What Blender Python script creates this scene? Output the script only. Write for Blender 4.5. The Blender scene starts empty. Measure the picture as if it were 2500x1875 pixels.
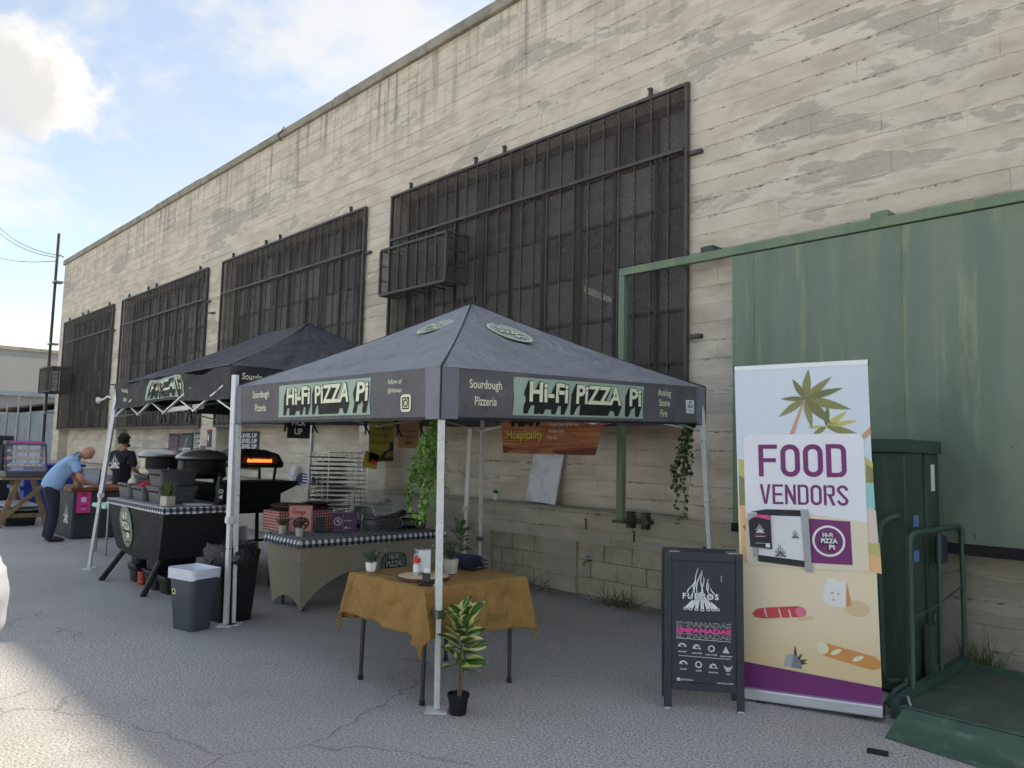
import bpy, bmesh, math, random
from mathutils import Vector, Matrix, noise
random.seed(7)
R = math.radians
PI = math.pi
scene = bpy.context.scene
COL = scene.collection

# ------------------------------------------------------------------ camera
EYE = Vector((0.0, 0.0, 1.64))
def camera():
    yaw, pitch, roll = R(43.619165), R(5.05), R(1.36)
    f0 = Vector((-math.cos(yaw), math.sin(yaw), 0)); up0 = Vector((0, 0, 1)); r0 = f0.cross(up0)
    fw = f0 * math.cos(pitch) + up0 * math.sin(pitch); up = r0.cross(fw)
    rt = r0 * math.cos(roll) + up * math.sin(roll); u = up * math.cos(roll) - r0 * math.sin(roll)
    cd = bpy.data.cameras.new('camera'); co = bpy.data.objects.new('camera', cd); COL.objects.link(co)
    m = Matrix((rt, u, -fw)).transposed().to_4x4(); m.translation = EYE
    co.matrix_world = m
    cd.sensor_fit = 'HORIZONTAL'; cd.sensor_width = 36; cd.lens = 27.0432
    cd.clip_start = 0.05; cd.clip_end = 3000
    scene.camera = co
camera()

# ------------------------------------------------------------------ sun and sky
SUN_EL, SUN_AZ = 54.8, 14.0         # azimuth measured from +Y (behind the warehouse) towards +X
sdir = Vector((math.sin(R(SUN_AZ)) * math.cos(R(SUN_EL)), math.cos(R(SUN_AZ)) * math.cos(R(SUN_EL)), math.sin(R(SUN_EL))))
sl = bpy.data.lights.new('sun', 'SUN'); sl.energy = 2.4; sl.angle = R(1.8); sl.color = (1.0, 0.955, 0.89)
so = bpy.data.objects.new('sun', sl); COL.objects.link(so); so.rotation_euler = (-sdir).to_track_quat('-Z', 'Y').to_euler()
so.location = (0, 0, 30)

CLOUD = [(-.9094,.1710,.3790,.028,(3.9,3.9,3.95,1)), (-.9095,.1960,.3660,.022,(3.8,3.8,3.85,1)), (-.9190,.1500,.3640,.024,(2.6,2.72,3.0,1))]
def sky():
    w = bpy.data.worlds.new('World'); scene.world = w; w.use_nodes = True
    nt = w.node_tree; N = nt.nodes; L = nt.links; N.clear()
    out = N.new('ShaderNodeOutputWorld'); bg = N.new('ShaderNodeBackground'); bg.inputs[1].default_value = 0.12
    st = N.new('ShaderNodeTexSky'); st.sky_type = 'NISHITA'; st.sun_disc = False
    st.sun_elevation = R(SUN_EL); st.sun_rotation = R(SUN_AZ); st.air_density = 1.0; st.dust_density = 0.9; st.ozone_density = 1.3
    tc = N.new('ShaderNodeTexCoord')
    sep = N.new('ShaderNodeSeparateXYZ'); L.new(tc.outputs['Generated'], sep.inputs[0])
    # project the view direction on a flat cloud deck
    add = N.new('ShaderNodeMath'); add.operation = 'ADD'; add.inputs[1].default_value = 0.28; L.new(sep.outputs[2], add.inputs[0])
    mx = N.new('ShaderNodeMath'); mx.operation = 'MAXIMUM'; mx.inputs[1].default_value = 0.05; L.new(add.outputs[0], mx.inputs[0])
    dx = N.new('ShaderNodeMath'); dx.operation = 'DIVIDE'; L.new(sep.outputs[0], dx.inputs[0]); L.new(mx.outputs[0], dx.inputs[1])
    dy = N.new('ShaderNodeMath'); dy.operation = 'DIVIDE'; L.new(sep.outputs[1], dy.inputs[0]); L.new(mx.outputs[0], dy.inputs[1])
    cb = N.new('ShaderNodeCombineXYZ'); L.new(dx.outputs[0], cb.inputs[0]); L.new(dy.outputs[0], cb.inputs[1])
    def cl(scale, detail, rough, dist, lo, hi, off):
        mp = N.new('ShaderNodeMapping'); mp.inputs['Location'].default_value = off; L.new(cb.outputs[0], mp.inputs[0])
        n = N.new('ShaderNodeTexNoise'); n.inputs['Scale'].default_value = scale; n.inputs['Detail'].default_value = detail
        n.inputs['Roughness'].default_value = rough; n.inputs['Distortion'].default_value = dist; L.new(mp.outputs[0], n.inputs['Vector'])
        r = N.new('ShaderNodeMapRange'); r.interpolation_type = 'SMOOTHSTEP'; r.inputs[1].default_value = lo; r.inputs[2].default_value = hi
        L.new(n.outputs[0], r.inputs[0]); return r.outputs[0]
    veil = cl(0.9, 3, 0.55, 0.6, 0.30, 0.72, (3.1, 1.7, 0))
    puff = cl(2.1, 5, 0.60, 0.25, 0.50, 0.66, (0.35, 5.2, 0))
    v2 = N.new('ShaderNodeMath'); v2.operation = 'MULTIPLY_ADD'; v2.inputs[1].default_value = 0.46; v2.inputs[2].default_value = 0.06; L.new(veil, v2.inputs[0])
    m1 = N.new('ShaderNodeMix'); m1.data_type = 'RGBA'; L.new(v2.outputs[0], m1.inputs[0]); L.new(st.outputs[0], m1.inputs[6]); m1.inputs[7].default_value = (3.0, 2.96, 2.9, 1)
    p2 = N.new('ShaderNodeMath'); p2.operation = 'MULTIPLY'; p2.inputs[1].default_value = 0.6; L.new(puff, p2.inputs[0])
    m2 = N.new('ShaderNodeMix'); m2.data_type = 'RGBA'; L.new(p2.outputs[0], m2.inputs[0]); L.new(m1.outputs[2], m2.inputs[6]); m2.inputs[7].default_value = (3.6, 3.56, 3.52, 1)
    # one heaped cloud low in the west
    nv = N.new('ShaderNodeTexNoise'); nv.inputs['Scale'].default_value = 26; nv.inputs['Detail'].default_value = 5; nv.inputs['Roughness'].default_value = .6; L.new(tc.outputs['Generated'], nv.inputs['Vector'])
    last = m2.outputs[2]
    for cx, cyy, cz, rad, col in CLOUD:
        ds = N.new('ShaderNodeVectorMath'); ds.operation = 'DISTANCE'; L.new(tc.outputs['Generated'], ds.inputs[0]); ds.inputs[1].default_value = (cx, cyy, cz)
        ad = N.new('ShaderNodeMath'); ad.operation = 'MULTIPLY_ADD'; L.new(nv.outputs[0], ad.inputs[0]); ad.inputs[1].default_value = .09; L.new(ds.outputs['Value'], ad.inputs[2])
        rm = N.new('ShaderNodeMapRange'); rm.interpolation_type = 'SMOOTHSTEP'; L.new(ad.outputs[0], rm.inputs[0])
        for i, v in ((1, rad+.045), (2, rad+.045+.035), (3, .85), (4, 0)): rm.inputs[i].default_value = v
        mm = N.new('ShaderNodeMix'); mm.data_type = 'RGBA'; L.new(rm.outputs[0], mm.inputs[0]); L.new(last, mm.inputs[6]); mm.inputs[7].default_value = col; last = mm.outputs[2]
    L.new(last, bg.inputs[0]); L.new(bg.outputs[0], out.inputs[0])
sky()
scene.view_settings.view_transform = 'Standard'; scene.view_settings.look = 'None'
scene.view_settings.exposure = 1.30; scene.view_settings.gamma = 1.0; scene.view_settings.use_curve_mapping = False
scene.view_settings.use_white_balance = True; scene.view_settings.white_balance_temperature = 7300; scene.view_settings.white_balance_tint = 8
scene.render.engine = 'CYCLES'
cy = scene.cycles
cy.use_denoising = True; cy.max_bounces = 5; cy.diffuse_bounces = 4; cy.glossy_bounces = 2; cy.transmission_bounces = 4; cy.transparent_max_bounces = 12
cy.use_adaptive_sampling = True; cy.adaptive_threshold = 0.025; cy.adaptive_min_samples = 10; cy.use_light_tree = False; scene.world.cycles.sampling_method = 'MANUAL'; scene.world.cycles.sample_map_resolution = 256; cy.sample_clamp_indirect = 6.0

# ------------------------------------------------------------------ helpers
class MB:
    """collects shapes for one mesh object"""
    def __init__(s): s.v = []; s.f = []
    def add(s, vs, fs):
        o = len(s.v); s.v += [tuple(p) for p in vs]; s.f += [tuple(i + o for i in f) for f in fs]; return s
    def box(s, x0, x1, y0, y1, z0, z1, m=None):
        vs = [Vector(p) for p in ((x0,y0,z0),(x1,y0,z0),(x1,y1,z0),(x0,y1,z0),(x0,y0,z1),(x1,y0,z1),(x1,y1,z1),(x0,y1,z1))]
        if m is not None: vs = [m @ p for p in vs]
        return s.add(vs, [(0,3,2,1),(4,5,6,7),(0,1,5,4),(1,2,6,5),(2,3,7,6),(3,0,4,7)])
    def bar(s, p0, p1, w, h=None):
        """square bar from p0 to p1"""
        p0, p1 = Vector(p0), Vector(p1); h = h or w; d = p1 - p0
        m = Matrix.Translation(p0) @ d.to_track_quat('Z', 'Y').to_matrix().to_4x4()
        return s.box(-w/2, w/2, -h/2, h/2, 0, d.length, m)
    def tube(s, path, r, n=10, caps=True):
        P = [Vector(p) for p in path]; k = len(P); rs = r if isinstance(r, (list, tuple)) else [r] * k
        vs = []; fs = []; ref = None
        for i, p in enumerate(P):
            d = (P[min(i+1, k-1)] - P[max(i-1, 0)]).normalized()
            if ref is None: ref = Vector((0,0,1)) if abs(d.z) < .9 else Vector((1,0,0))
            a = (ref - d * ref.dot(d)).normalized(); b = d.cross(a); ref = a
            for j in range(n):
                t = 2*PI*j/n; vs.append(p + (a*math.cos(t) + b*math.sin(t)) * rs[i])
        for i in range(k-1):
            for j in range(n): fs.append((i*n+j, i*n+(j+1)%n, (i+1)*n+(j+1)%n, (i+1)*n+j))
        if caps: fs.append(tuple(range(n-1, -1, -1))); fs.append(tuple(range((k-1)*n, k*n)))
        return s.add(vs, fs)
    def cyl(s, p0, p1, r0, r1=None, n=14): return s.tube([p0, p1], [r0, r0 if r1 is None else r1], n)
    def lathe(s, prof, n=24, c=(0,0,0), sx=1, sy=1, cap=True):
        vs = []; fs = []; k = len(prof)
        for r, z in prof:
            for j in range(n):
                t = 2*PI*j/n; vs.append((c[0]+r*sx*math.cos(t), c[1]+r*sy*math.sin(t), c[2]+z))
        for i in range(k-1):
            for j in range(n): fs.append((i*n+j, i*n+(j+1)%n, (i+1)*n+(j+1)%n, (i+1)*n+j))
        if cap: fs.append(tuple(range(n-1, -1, -1))); fs.append(tuple(range((k-1)*n, k*n)))
        return s.add(vs, fs)
    def loft(s, rings, cap0=True, cap1=True):
        n = len(rings[0]); vs = [p for r in rings for p in r]; fs = []
        for i in range(len(rings)-1):
            for j in range(n): fs.append((i*n+j, i*n+(j+1)%n, (i+1)*n+(j+1)%n, (i+1)*n+j))
        if cap0: fs.append(tuple(range(n-1, -1, -1)))
        if cap1: fs.append(tuple(range((len(rings)-1)*n, len(rings)*n)))
        return s.add(vs, fs)
    def grid(s, fn, nu, nv):
        vs = [fn(i/nu, j/nv) for j in range(nv+1) for i in range(nu+1)]
        fs = [(j*(nu+1)+i, j*(nu+1)+i+1, (j+1)*(nu+1)+i+1, (j+1)*(nu+1)+i) for j in range(nv) for i in range(nu)]
        return s.add(vs, fs)
    def mesh(s, name):
        me = bpy.data.meshes.new(name); me.from_pydata(s.v, [], s.f); me.update(); return me
    def build(s, name, mat, parent=None, smooth=False, bevel=0, solid=0, sub=0, loc=None, angle=40):
        me = s.mesh(name); me.materials.append(mat)
        if smooth:
            me.polygons.foreach_set('use_smooth', [True]*len(me.polygons))
            try: me.set_sharp_from_angle(angle=R(angle))
            except Exception: pass
        return link(name, me, parent, bevel, solid, sub, loc)

def link(name, me, parent=None, bevel=0, solid=0, sub=0, loc=None):
    o = bpy.data.objects.new(name, me); COL.objects.link(o)
    if parent is not None: o.parent = parent
    if loc is not None: o.location = loc
    if solid:
        m = o.modifiers.new('s', 'SOLIDIFY'); m.thickness = solid; m.offset = -1
    if sub:
        m = o.modifiers.new('u', 'SUBSURF'); m.levels = sub; m.render_levels = sub
    if bevel:
        m = o.modifiers.new('b', 'BEVEL'); m.width = bevel; m.segments = 2; m.limit_method = 'ANGLE'; m.angle_limit = R(40)
    return o

def tag(o, label, cat, group=None, kind=None):
    if label: o['label'] = label
    if cat: o['category'] = cat
    if group: o['group'] = group
    if kind: o['kind'] = kind
    return o
def thing(name, label, cat, loc=(0,0,0), rz=0, group=None):
    o = bpy.data.objects.new(name, None); COL.objects.link(o); o.location = loc; o.rotation_euler = (0,0,rz)
    o.empty_display_size = .1
    return tag(o, label, cat, group)
def copy_tree(o, parent=None):
    c = o.copy(); COL.objects.link(c); c.parent = parent
    for ch in list(o.children): copy_tree(ch, c)
    return c

# ------------------------------------------------------------------ materials
def lin(h):
    """sRGB 0-255 triple -> linear rgba"""
    def f(c):
        c /= 255.0
        return c/12.92 if c <= .04045 else ((c+.055)/1.055)**2.4
    return tuple(f(c) for c in h) + (1,)
class NT:
    def __init__(s, name):
        s.m = bpy.data.materials.new(name); s.m.use_nodes = True; s.t = s.m.node_tree; s.N = s.t.nodes; s.L = s.t.links
        s.b = s.N['Principled BSDF']; s.out = s.N['Material Output']; s._co = None
    def co(s, kind='Object'):
        if s._co is None: s._co = s.N.new('ShaderNodeTexCoord')
        return s._co.outputs[kind]
    def new(s, t, **kw):
        n = s.N.new(t)
        for k, v in kw.items(): setattr(n, k, v)
        return n
    def set(s, sock, v):
        if hasattr(v, 'links') or isinstance(v, bpy.types.NodeSocket): s.L.new(v, sock)
        else: sock.default_value = v
    def map(s, scale=(1,1,1), rot=(0,0,0), loc=(0,0,0), vec=None):
        m = s.new('ShaderNodeMapping'); m.inputs['Scale'].default_value = scale; m.inputs['Rotation'].default_value = rot; m.inputs['Location'].default_value = loc
        s.L.new(vec or s.co(), m.inputs[0]); return m.outputs[0]
    def noise(s, scale=5, detail=4, rough=.55, dist=0, vec=None):
        n = s.new('ShaderNodeTexNoise'); n.inputs['Scale'].default_value = scale; n.inputs['Detail'].default_value = detail
        n.inputs['Roughness'].default_value = rough; n.inputs['Distortion'].default_value = dist; s.L.new(vec or s.co(), n.inputs['Vector']); return n.outputs[0]
    def vor(s, scale=5, feature='F1', vec=None, rnd=1):
        n = s.new('ShaderNodeTexVoronoi', feature=feature); n.inputs['Scale'].default_value = scale; n.inputs['Randomness'].default_value = rnd
        s.L.new(vec or s.co(), n.inputs['Vector']); return n.outputs[0]
    def ramp(s, fac, lo, hi, a=0.0, b=1.0, smooth=True):
        r = s.new('ShaderNodeMapRange'); r.interpolation_type = 'SMOOTHSTEP' if smooth else 'LINEAR'
        for i, v in ((1, lo), (2, hi), (3, a), (4, b)): r.inputs[i].default_value = v
        s.L.new(fac, r.inputs[0]); return r.outputs[0]
    def math(s, op, a, b=0.0, c=0.0):
        m = s.new('ShaderNodeMath', operation=op); s.set(m.inputs[0], a); s.set(m.inputs[1], b); s.set(m.inputs[2], c); return m.outputs[0]
    def mix(s, fac, a, b, mode='MIX'):
        m = s.new('ShaderNodeMix', data_type='RGBA', blend_type=mode); s.set(m.inputs[0], fac); s.set(m.inputs[6], a); s.set(m.inputs[7], b); return m.outputs[2]
    def sep(s, vec=None):
        n = s.new('ShaderNodeSeparateXYZ'); s.L.new(vec or s.co(), n.inputs[0]); return n.outputs
    def bump(s, h, strength=.3, dist=.01):
        b = s.new('ShaderNodeBump'); b.inputs['Strength'].default_value = strength; b.inputs['Distance'].default_value = dist
        s.L.new(h, b.inputs['Height']); s.L.new(b.outputs[0], s.b.inputs['Normal'])
    def fin(s, col=None, rough=None, metal=None):
        if col is not None: s.set(s.b.inputs['Base Color'], col)
        if rough is not None: s.set(s.b.inputs['Roughness'], rough)
        if metal is not None: s.set(s.b.inputs['Metallic'], metal)
        return s.m
def mk(name, rgb, rough=.6, metal=0, var=.12, vs=6, bump=0, bs=40, bd=.004, emit=0, spec=None, dirt=0):
    """plain procedural surface: colour with soft variation, roughness variation, optional fine bump; rgb in sRGB 0-255"""
    t = NT(name); c = lin(rgb)
    n = t.noise(vs, 5, .6)
    dk = tuple(x*(1-var) for x in c[:3]) + (1,); lt = tuple(min(1, x*(1+var)) for x in c[:3]) + (1,)
    col = t.mix(t.ramp(n, .3, .7), dk, lt)
    if dirt:
        d = t.ramp(t.noise(vs*.7, 6, .7, 1.0), .52, .74, 0, dirt); col = t.mix(d, col, tuple(x*.45 for x in c[:3]) + (1,))
    rr = t.ramp(t.noise(vs*2.3, 4), .2, .8, max(0.02, rough-.07), min(1, rough+.07))
    if bump: t.bump(t.noise(bs, 4, .6), bump, bd)
    if emit: t.b.inputs['Emission Color'].default_value = c; t.b.inputs['Emission Strength'].default_value = emit
    if spec is not None: t.b.inputs['Specular IOR Level'].default_value = spec
    return t.fin(col, rr, metal)

def m_asphalt():
    t = NT('asphalt'); big = t.noise(.45, 4, .62, .6); fine = t.noise(68, 2, .8); fin2 = t.noise(230, 1, .6); mid = t.noise(3.5, 4, .65, .5)
    c = t.mix(t.ramp(fine, .33, .66), (.18,.170,.157,1), (.64,.61,.57,1))
    c = t.mix(t.ramp(fin2, .5, .75, .0, .6), c, (.60,.575,.545,1))
    c = t.mix(t.ramp(big, .40, .64, 0, .38), c, (.32,.302,.282,1))
    c = t.mix(t.ramp(mid, .56, .72, 0, .30), c, (.26,.245,.228,1))
    x, y, z = t.sep(); c = t.mix(t.math('MULTIPLY', t.ramp(y, 6.1, 6.9), t.ramp(mid, .3, .6, .25, .75)), c, (.12,.105,.088,1))       # soil washed against the wall
    nn = t.new('ShaderNodeTexNoise'); nn.inputs['Scale'].default_value = 2.2; nn.inputs['Detail'].default_value = 4; t.L.new(t.co(), nn.inputs['Vector'])
    sc = t.new('ShaderNodeVectorMath', operation='SCALE'); t.L.new(nn.outputs[1], sc.inputs[0]); sc.inputs['Scale'].default_value = .55
    wob = t.new('ShaderNodeVectorMath', operation='ADD'); t.L.new(t.co(), wob.inputs[0]); t.L.new(sc.outputs[0], wob.inputs[1])
    cr = t.vor(.55, 'DISTANCE_TO_EDGE', wob.outputs[0]); crm = t.math('MULTIPLY', t.ramp(cr, .002, .009, 1, 0), t.ramp(big, .46, .56))
    c = t.mix(t.math('MULTIPLY', crm, .28), c, (.07,.066,.06,1))
    t.bump(t.math('ADD', t.math('ADD', fine, t.math('MULTIPLY', fin2, .5)), t.math('MULTIPLY', crm, -1.0)), .7, .010)
    return t.fin(c, .92)

def m_concrete():
    """board-marked, once painted concrete: cream paint, grey patches where it has peeled, streaks, crumbled joints"""
    t = NT('board_formed_concrete'); x, y, z = t.sep()
    n1 = t.noise(.75, 7, .62, .5, t.map((.55, .55, 1.7)))
    fine = t.noise(26, 3, .7); mid = t.noise(2.4, 4, .62, .5, t.map((.6, .6, 1.8), loc=(3, 0, 7)))
    base = t.mix(t.ramp(mid, .28, .66), (.52,.455,.36,1), (.73,.65,.53,1))
    # every board came out of its own shade
    cmb = t.new('ShaderNodeCombineXYZ'); t.L.new(t.math('FLOOR', t.math('DIVIDE', z, .19)), cmb.inputs[2]); t.L.new(t.math('FLOOR', t.math('MULTIPLY', x, .3)), cmb.inputs[0])
    wn = t.new('ShaderNodeTexWhiteNoise', noise_dimensions='3D'); t.L.new(cmb.outputs[0], wn.inputs[0])
    base = t.mix(t.ramp(wn.outputs[0], 0, 1, 0, .2, False), base, (.42,.37,.30,1))
    peel = t.ramp(n1, .562, .584)
    grey = t.mix(t.ramp(fine, .3, .7), (.42,.385,.32,1), (.49,.45,.38,1))
    base = t.mix(t.math('MULTIPLY', peel, .78), base, grey)
    edge = t.math('MULTIPLY', t.ramp(n1, .52, .562), t.math('SUBTRACT', 1.0, peel))
    base = t.mix(t.math('MULTIPLY', edge, .38), base, (.74,.69,.60,1))
    # vertical run-off streaks
    s1 = t.noise(5.5, 3, .65, .2, t.map((1, 1, .07)))
    base = t.mix(t.math('MULTIPLY', t.ramp(s1, .47, .70, 0, .8), t.ramp(z, 5.8, 8.0)), base, (.21,.195,.17,1))
    base = t.mix(t.ramp(s1, .30, .18, 0, .35), base, (.72,.67,.58,1))
    base = t.mix(t.math('MULTIPLY', t.ramp(mid, .42, .30, 0, .6), t.ramp(z, .2, 1.15, 1, 0)), base, (.27,.25,.215,1))
    base = t.mix(t.math('MULTIPLY', t.ramp(z, 1.05, .97, 0, 1), t.ramp(n1, .36, .58, .25, .7)), base, (.33,.295,.235,1))     # the plinth was never painted
    rust = t.math('MULTIPLY', t.ramp(t.noise(3.0, 2, .6, .4, t.map((1.0, 1, .16), loc=(4.4, 0, 1))), .62, .76, 0, .5), t.ramp(z, .5, 1.05))
    base = t.mix(t.math('MULTIPLY', rust, t.ramp(z, 2.0, 1.0)), base, (.33,.20,.10,1))
    # crumbled joints and pits
    zz = t.math('ABSOLUTE', t.math('SUBTRACT', t.math('FRACT', t.math('ADD', t.math('DIVIDE', z, .19), t.math('MULTIPLY', fine, .12))), .5))
    jm = t.ramp(zz, .435, .49); pn = t.noise(30, 4, .75, .4, t.map((.6, 1, 1))); pit = t.ramp(pn, .52, .60)
    jsel = t.ramp(t.noise(.8, 1, .5, 0, t.map((.7, 1, 3.0), loc=(1, 5, 2))), .42, .58)
    pits = t.math('ADD', t.math('MULTIPLY', t.math('MULTIPLY', jm, jsel), pit), t.math('MULTIPLY', jsel, t.ramp(pn, .66, .72, 0, .7)))
    base = t.mix(t.math('MULTIPLY', pits, .8), base, (.10,.09,.075,1))
    h = t.math('ADD', t.math('ADD', t.math('MULTIPLY', fine, .45), t.math('MULTIPLY', peel, -.35)), t.math('MULTIPLY', pits, -1.4))
    t.bump(h, .75, .012)
    return t.fin(base, .93)

def m_green(name, c0, c1, rub, rust=0.0, chips=0.0):
    """old green paint: faded vertical streaks, chips, scratches"""
    t = NT(name); x, y, z = t.sep()
    s1 = t.noise(2.2, 6, .62, .3, t.map((1.6, 1.6, .22))); s2 = t.noise(5, 5, .6, .4, t.map((1.3, 1.3, .10), loc=(3, 1, 0)))
    c = t.mix(t.ramp(s1, .35, .66), lin(c0), lin(c1))
    c = t.mix(t.ramp(s2, .54, .72, 0, .62), c, lin(rub))
    blot = t.noise(.8, 5, .6, 1.2); c = t.mix(t.ramp(blot, .5, .7, 0, .45), c, tuple(v*.62 for v in lin(c0)[:3]) + (1,))
    sc = t.ramp(t.noise(60, 3, .8, 2.0, t.map((.35, .35, 1.2), rot=(.3, .2, .7))), .70, .76, 0, .45); c = t.mix(sc, c, lin(rub))
    if chips:
        ch = t.ramp(t.noise(42, 4, .7), .70, .73, 0, chips); c = t.mix(ch, c, (.72,.74,.68,1))
    if rust:
        ru = t.math('MULTIPLY', t.ramp(t.noise(22, 4, .6, .2, t.map((1, 1, .3))), .66, .70), t.ramp(z, 1.25, .98)); c = t.mix(t.math('MULTIPLY', ru, rust), c, (.10,.055,.035,1))
    t.bump(t.noise(30, 4), .12, .004)
    return t.fin(c, t.ramp(s1, .2, .8, .42, .62))

def m_check(name, ca, cb, cmid, size, rough=.85):
    """gingham: two-way stripes, darkest where they cross; on upright faces the second stripe runs with the height"""
    t = NT(name); xyz = t.sep(); nn = t.sep(t.co('Normal'))
    def pick(i):
        m = t.new('ShaderNodeMix', data_type='FLOAT'); t.L.new(t.math('GREATER_THAN', t.math('ABSOLUTE', nn[i]), .6), m.inputs[0])
        t.L.new(xyz[i], m.inputs[2]); t.L.new(xyz[2], m.inputs[3]); return m.outputs[0]
    def stripe(o): return t.math('GREATER_THAN', t.math('FRACT', t.math('DIVIDE', t.math('ADD', o, 50.0), size*2)), .5)
    a = stripe(pick(0)); b = stripe(pick(1))
    sm = t.math('ADD', a, b)
    c = t.mix(t.math('MULTIPLY', sm, .5), lin(ca), lin(cb))
    one = t.math('SUBTRACT', 1.0, t.math('ABSOLUTE', t.math('SUBTRACT', sm, 1.0))); c = t.mix(one, c, lin(cmid))
    t.bump(t.noise(260, 2), .2, .002)
    return t.fin(c, rough)

def m_fabric(name, rgb, var=.12, crease=.4, cs=5, rough=.8, weave=True, sheen=0, cd=.02):
    t = NT(name); c = lin(rgb)
    n = t.noise(cs*.6, 5, .6, .6)
    col = t.mix(t.ramp(n, .3, .7), tuple(v*(1-var) for v in c[:3]) + (1,), tuple(min(1, v*(1+var)) for v in c[:3]) + (1,))
    cr = t.noise(cs, 5, .55, 1.4); cr2 = t.noise(cs*2.3, 4, .6, .8, t.map((1.6, .6, 1)))
    h = t.math('ADD', t.math('MULTIPLY', cr, 1.0), t.math('MULTIPLY', cr2, .5))
    if weave: h = t.math('ADD', h, t.math('MULTIPLY', t.noise(380, 2), .03))
    t.bump(h, crease, cd)
    if sheen: t.b.inputs['Sheen Weight'].default_value = sheen
    return t.fin(col, rough)

M = {}
M['asphalt'] = m_asphalt()
M['wall'] = m_concrete()
M['block'] = mk('concrete_block', (184,174,153), .95, var=.16, vs=5, bump=.5, bs=60, dirt=.4)
M['coping'] = mk('coping_concrete', (150,144,130), .95, var=.2, vs=2.5, bump=.5, bs=30, dirt=.6)
M['iron'] = mk('dark_iron', (78,73,69), .55, .2, var=.2, vs=8, bump=.2, bs=50)
M['brown_iron'] = mk('brown_iron', (66,54,50), .6, .1, var=.25, vs=4, bump=.2, bs=50)
M['door'] = m_green('door_green', (108,126,111), (125,139,120), (168,168,126), rust=.8)
M['track'] = m_green('track_green', (104,126,104), (122,140,114), (152,148,102))
M['lift'] = m_green('lift_green', (48,68,58), (60,80,67), (90,104,86), chips=.0)
M['rail'] = m_green('rail_green', (52,78,67), (62,88,76), (98,116,100), chips=.85)
M['ramp'] = m_green('ramp_green', (68,96,82), (86,112,94), (136,146,130), chips=.35)
M['plat'] = m_green('platform_green', (68,82,72), (84,96,84), (104,112,98), chips=.08)
M['white_paint'] = mk('white_powder_coat', (225,226,232), .35, .0, var=.05, vs=12, bump=.05)
M['white_old'] = mk('worn_white_paint', (214,216,214), .45, .0, var=.08, vs=18, dirt=.25)
M['black'] = mk('black_plastic', (26,27,30), .42, var=.2, vs=8)
M['black_matte'] = mk('black_matte', (22,23,26), .75, var=.2, vs=8)
M['dark_grey'] = mk('dark_grey_plastic', (74,79,88), .5, var=.08, vs=5)
M['mid_grey'] = mk('grey_tub_plastic', (84,86,90), .55, var=.08, vs=6)
M['chrome'] = mk('steel', (190,190,190), .25, .95, var=.08, vs=10)
M['steel'] = mk('dull_steel', (150,152,155), .42, .9, var=.12, vs=14)
M['alu'] = mk('aluminium', (215,217,222), .35, .6, var=.05, vs=8)
M['white'] = mk('white_print', (236,236,234), .6, var=.02)
M['paper'] = mk('white_paper', (226,227,230), .7, var=.04)
M['cream_ink'] = mk('cream_ink', (232,234,205), .75, var=.04)
M['black_ink'] = mk('black_ink', (28,29,31), .7, var=.1)
M['mint_ink'] = mk('mint_ink', (166,186,172), .75, var=.05)
M['purple'] = mk('purple_ink', (122,44,112), .5, var=.04)
M['deep_purple'] = mk('deep_purple_print', (84,32,84), .35, var=.05)
M['pink'] = mk('pink_ink', (232,72,150), .45, var=.05)
M['wood'] = mk('rough_wood', (136,112,82), .75, var=.3, vs=9, bump=.3, bs=30, dirt=.5)
M['wood_top'] = mk('counter_wood', (124,70,48), .5, var=.2, vs=6)
M['terracotta'] = mk('concrete_pot', (190,184,172), .85, var=.1, vs=14, bump=.3, bs=90)
M['pot_white'] = mk('glazed_white_pot', (232,232,230), .35, var=.03)
M['soil'] = mk('soil', (58,46,38), .95, var=.3, vs=40, bump=.8, bs=60)

def leafmat(name, rgb, var=.35, tip=None, rough=.5):
    t = NT(name); c = lin(rgb); oi = t.new('ShaderNodeObjectInfo'); g = t.new('ShaderNodeNewGeometry')
    n = t.noise(23, 3); rnd = g.outputs['Random Per Island'] if 'Random Per Island' in g.outputs else oi.outputs['Random']
    f = t.math('MULTIPLY_ADD', rnd, .7, t.math('MULTIPLY', n, .3))
    col = t.mix(f, tuple(v*(1-var) for v in c[:3]) + (1,), lin(tip) if tip else tuple(min(1, v*(1+var*1.2)) for v in c[:3]) + (1,))
    t.b.inputs['Subsurface Weight'].default_value = 0.0
    return t.fin(col, rough)
M['leaf'] = leafmat('leaf_green', (62,96,44), tip=(108,142,66))
M['leaf_ivy'] = leafmat('ivy_leaf', (58,104,44), tip=(128,170,70))
M['leaf_dark'] = leafmat('dark_ivy_leaf', (40,66,40), tip=(70,98,58))
M['leaf_grey'] = leafmat('sage_leaf', (92,112,96), tip=(134,150,128))
M['leaf_olive'] = leafmat('olive_leaf', (104,112,80), tip=(170,172,118))
M['leaf_mint'] = leafmat('mint_leaf', (70,108,84), tip=(130,164,130))
M['stem'] = mk('stem', (112,100,84), .85, var=.25, vs=30)
M['dry'] = mk('dry_stem', (92,78,58), .9, var=.3, vs=20)
M['grass'] = leafmat('grass_blade', (64,92,44), tip=(110,128,62))

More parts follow.
